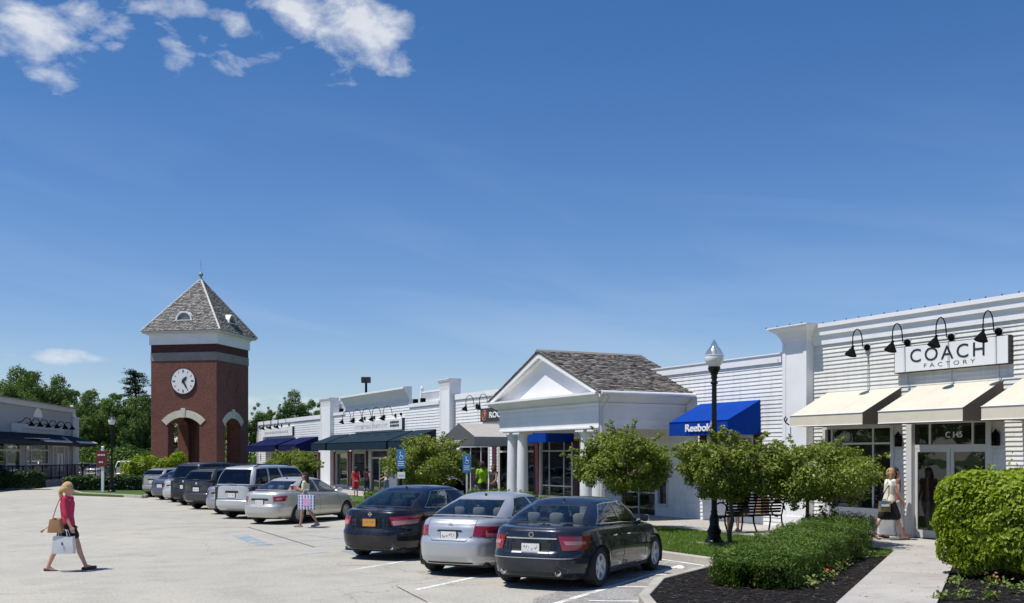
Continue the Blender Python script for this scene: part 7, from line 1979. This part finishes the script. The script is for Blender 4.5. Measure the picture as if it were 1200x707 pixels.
c = thing('drink_cup', 'red cup held up by the person in the cream top', 'cup', tuple(h + Vector((-.03, .02, -.05)))); m = MB(); m.lathe([(.035, -.02), (.045, .10), (.046, .105)], (0, 0, 0), 12); m.build('cup_body', M('cup_red', (.45, .03, .03), .5), c); m = MB(); m.lathe([(.047, .105), (.04, .125), (.01, .13)], (0, 0, 0), 12); m.build('lid', LETTERWHITE, c)
def gingham():
    m, nt, b = new_mat('gingham_print'); tcn = node(nt, 'ShaderNodeTexCoord'); s = node(nt, 'ShaderNodeSeparateXYZ'); nt.links.new(tcn.outputs['Object'], s.inputs[0])
    sx = nmath(nt, 'GREATER_THAN', nmath(nt, 'FRACT', nmath(nt, 'MULTIPLY', s.outputs[0], 11.5)), .55); sz = nmath(nt, 'GREATER_THAN', nmath(nt, 'FRACT', nmath(nt, 'MULTIPLY', s.outputs[2], 11.5)), .5)
    c = mixc_(nt, sx, (.80, .80, .84), (.36, .46, .74)); c2 = mixc_(nt, nmath(nt, 'MULTIPLY', sx, sz), c, (.05, .07, .28)); nt.links.new(c2, b.inputs['Base Color']); b.inputs['Roughness'].default_value = .5; return m
GM = gingham(); b = bag('gingham_shopping_bag', 'large blue and white gingham shopping bag with pink centre panel', Vector((p.x, p.y, .98)) + Vector((-.05, -.27, -.22)), RIGHT, .46, .43, .16, GM, .16, flare=1.0)
m = MB(); m.box(-.08, .10, -.098, -.090, -.11, .11); m.build('pink_panel', M('pink_print', (.80, .40, .62), .5), b)
# by the doors of the long shop
for (px, D, hh, hd, lab, kw) in [
    (417, 52, 1.42, AWAY + .3, 'long haired person in a red dress seen from behind, by the shop window', dict(top=(.55, .015, .03), sleeve=0, bottom='skirt', bcol=(.55, .015, .03), hair=(.05, .03, .02), hairlen='long', legs=((4, 4), (-4, 2)), botlen=.95)),
    (430, 52.6, 1.42, AWAY - .4, 'person in a dark maroon top and black trousers beside the red dress', dict(top=(.045, .012, .025), sleeve=.15, bottom='trousers', bcol=(.012, .012, .02), hair=(.02, .014, .012), hairlen='bob', legs=((6, 6), (-6, 6)))),
    (453, 51, 1.50, LEFT + .3, 'person in a pale top and blue jeans half hidden by the round tree', dict(top=(.60, .58, .48), sleeve=.5, bottom='trousers', bcol=(.07, .10, .16), hair=(.06, .04, .02), hairlen='bob', legs=((12, 6), (-10, 8)))),
    (565, 40.3, 1.72, -AWAY + math.pi * .85, 'person in a lime green shirt and dark cap by the grey canopy', dict(top=(.30, .62, .02), sleeve=.55, bottom='shorts', bcol=(.02, .02, .025), hair=(.04, .02, .015), hairlen='none', skin=SKIN2, cap=(.10, .04, .04), legs=((8, 8), (-10, 8)), arms=((10, 25, 14), (5, 60, 10)))),
    (578, 39.8, 1.62, AWAY + math.pi * .8, 'brown long haired person in a dark top next to the lime green shirt', dict(top=(.05, .04, .04), sleeve=.1, bottom='shorts', bcol=(.02, .018, .02), hair=(.10, .05, .025), hairlen='long', skin=SKIN2, legs=((8, 8), (-6, 8))))]:
    q = at_depth(px, D, .14); person(tuple(q), hd, hh, lab, vox=.017, **kw)
q = at_depth(557, 39.6, .14 + .50); bag('shopping_bag', 'white shopping bag beside the person in the lime green shirt', q, .3, .36, .40, .14, PB, .16)
# the pair outside the cream shop
q = ground_at(1042, 633, .145)
t, hands, sh = person(tuple(q), RIGHT + .15, 1.66, 'blonde person in a cream top, black pencil skirt and heels walking past the cream shop', top=(.70, .67, .56), sleeve=.35, bottom='skirt', bcol=(.010, .010, .012), hair=(.42, .25, .12), hairlen='bob', legs=((24, 8), (-24, 4)), arms=((14, 18, 6), (-8, 22, 6)), shoe=(.02, .015, .015), heels=True, vox=.011, botlen=.86, slim=.95, lean=4)
b = bag('shoulder_bag', 'yellow and blue patterned shoulder bag behind the blonde person in cream', sh[-1] + Vector((-.889 * .22, .457 * .22, -.58)), RIGHT, .22, .25, .14, M('yellow_print', (.20, .17, .07), .6, var=.6, scale=9), .04)
m = MB(); m.box(-.11, .01, -.085, -.075, .02, .12); m.build('blue_panel', SIGNBLUE, b); m = MB(); m.box(-.10, .08, -.088, -.08, -.0, .05); m.build('pale_panel', LETTERWHITE, b); m = MB(); m.tube([(-.1, 0, .15), (.06, .02, .42), (.18, .05, .56)], .012, 5); m.build('strap', BLACK, b)
q2 = ground_at(1049, 631.5, .145) + Vector((.12, .12, 0))
t, hands, sh = person(tuple(q2), RIGHT + .15, 1.68, 'dark haired person in a rose top walking behind the blonde person in cream', top=(.28, .10, .09), sleeve=.2, bottom='capri', bcol=(.62, .58, .54), hair=(.018, .012, .012), hairlen='long', legs=((16, 6), (-18, 6)), arms=((-4, 28, 6), (4, 24, 4)), shoe=(.15, .09, .07), vox=.012, slim=.95)
bag('shopping_bag', 'white paper shopping bag held low between the two people outside the cream shop', q2 + Vector((-.30, .02, .28)), RIGHT, .32, .36, .14, PB, .34)
# someone resting on the bench
t, hands, sh = person((17.62, by + .06, .145), math.pi / 2, 1.68, 'person in black seated on the bench with back to the viewer', top=(.012, .012, .013), sleeve=1.2, bottom='shorts', bcol=(.02, .02, .025), hair=(.08, .05, .03), hairlen='bob', sit=True, legs=((-8, 0), (6, 0)), arms=((20, 55, 10), (20, 60, 8)), vox=.013, shoe=(.45, .45, .47))
bag('paper_bag', 'tan paper bag standing at the right end of the bench', Vector((18.45, by + .28, .14 + .46 + .20)), 0.2, .34, .40, .16, M('kraft_paper', (.50, .33, .20), .8, var=.15), .12)
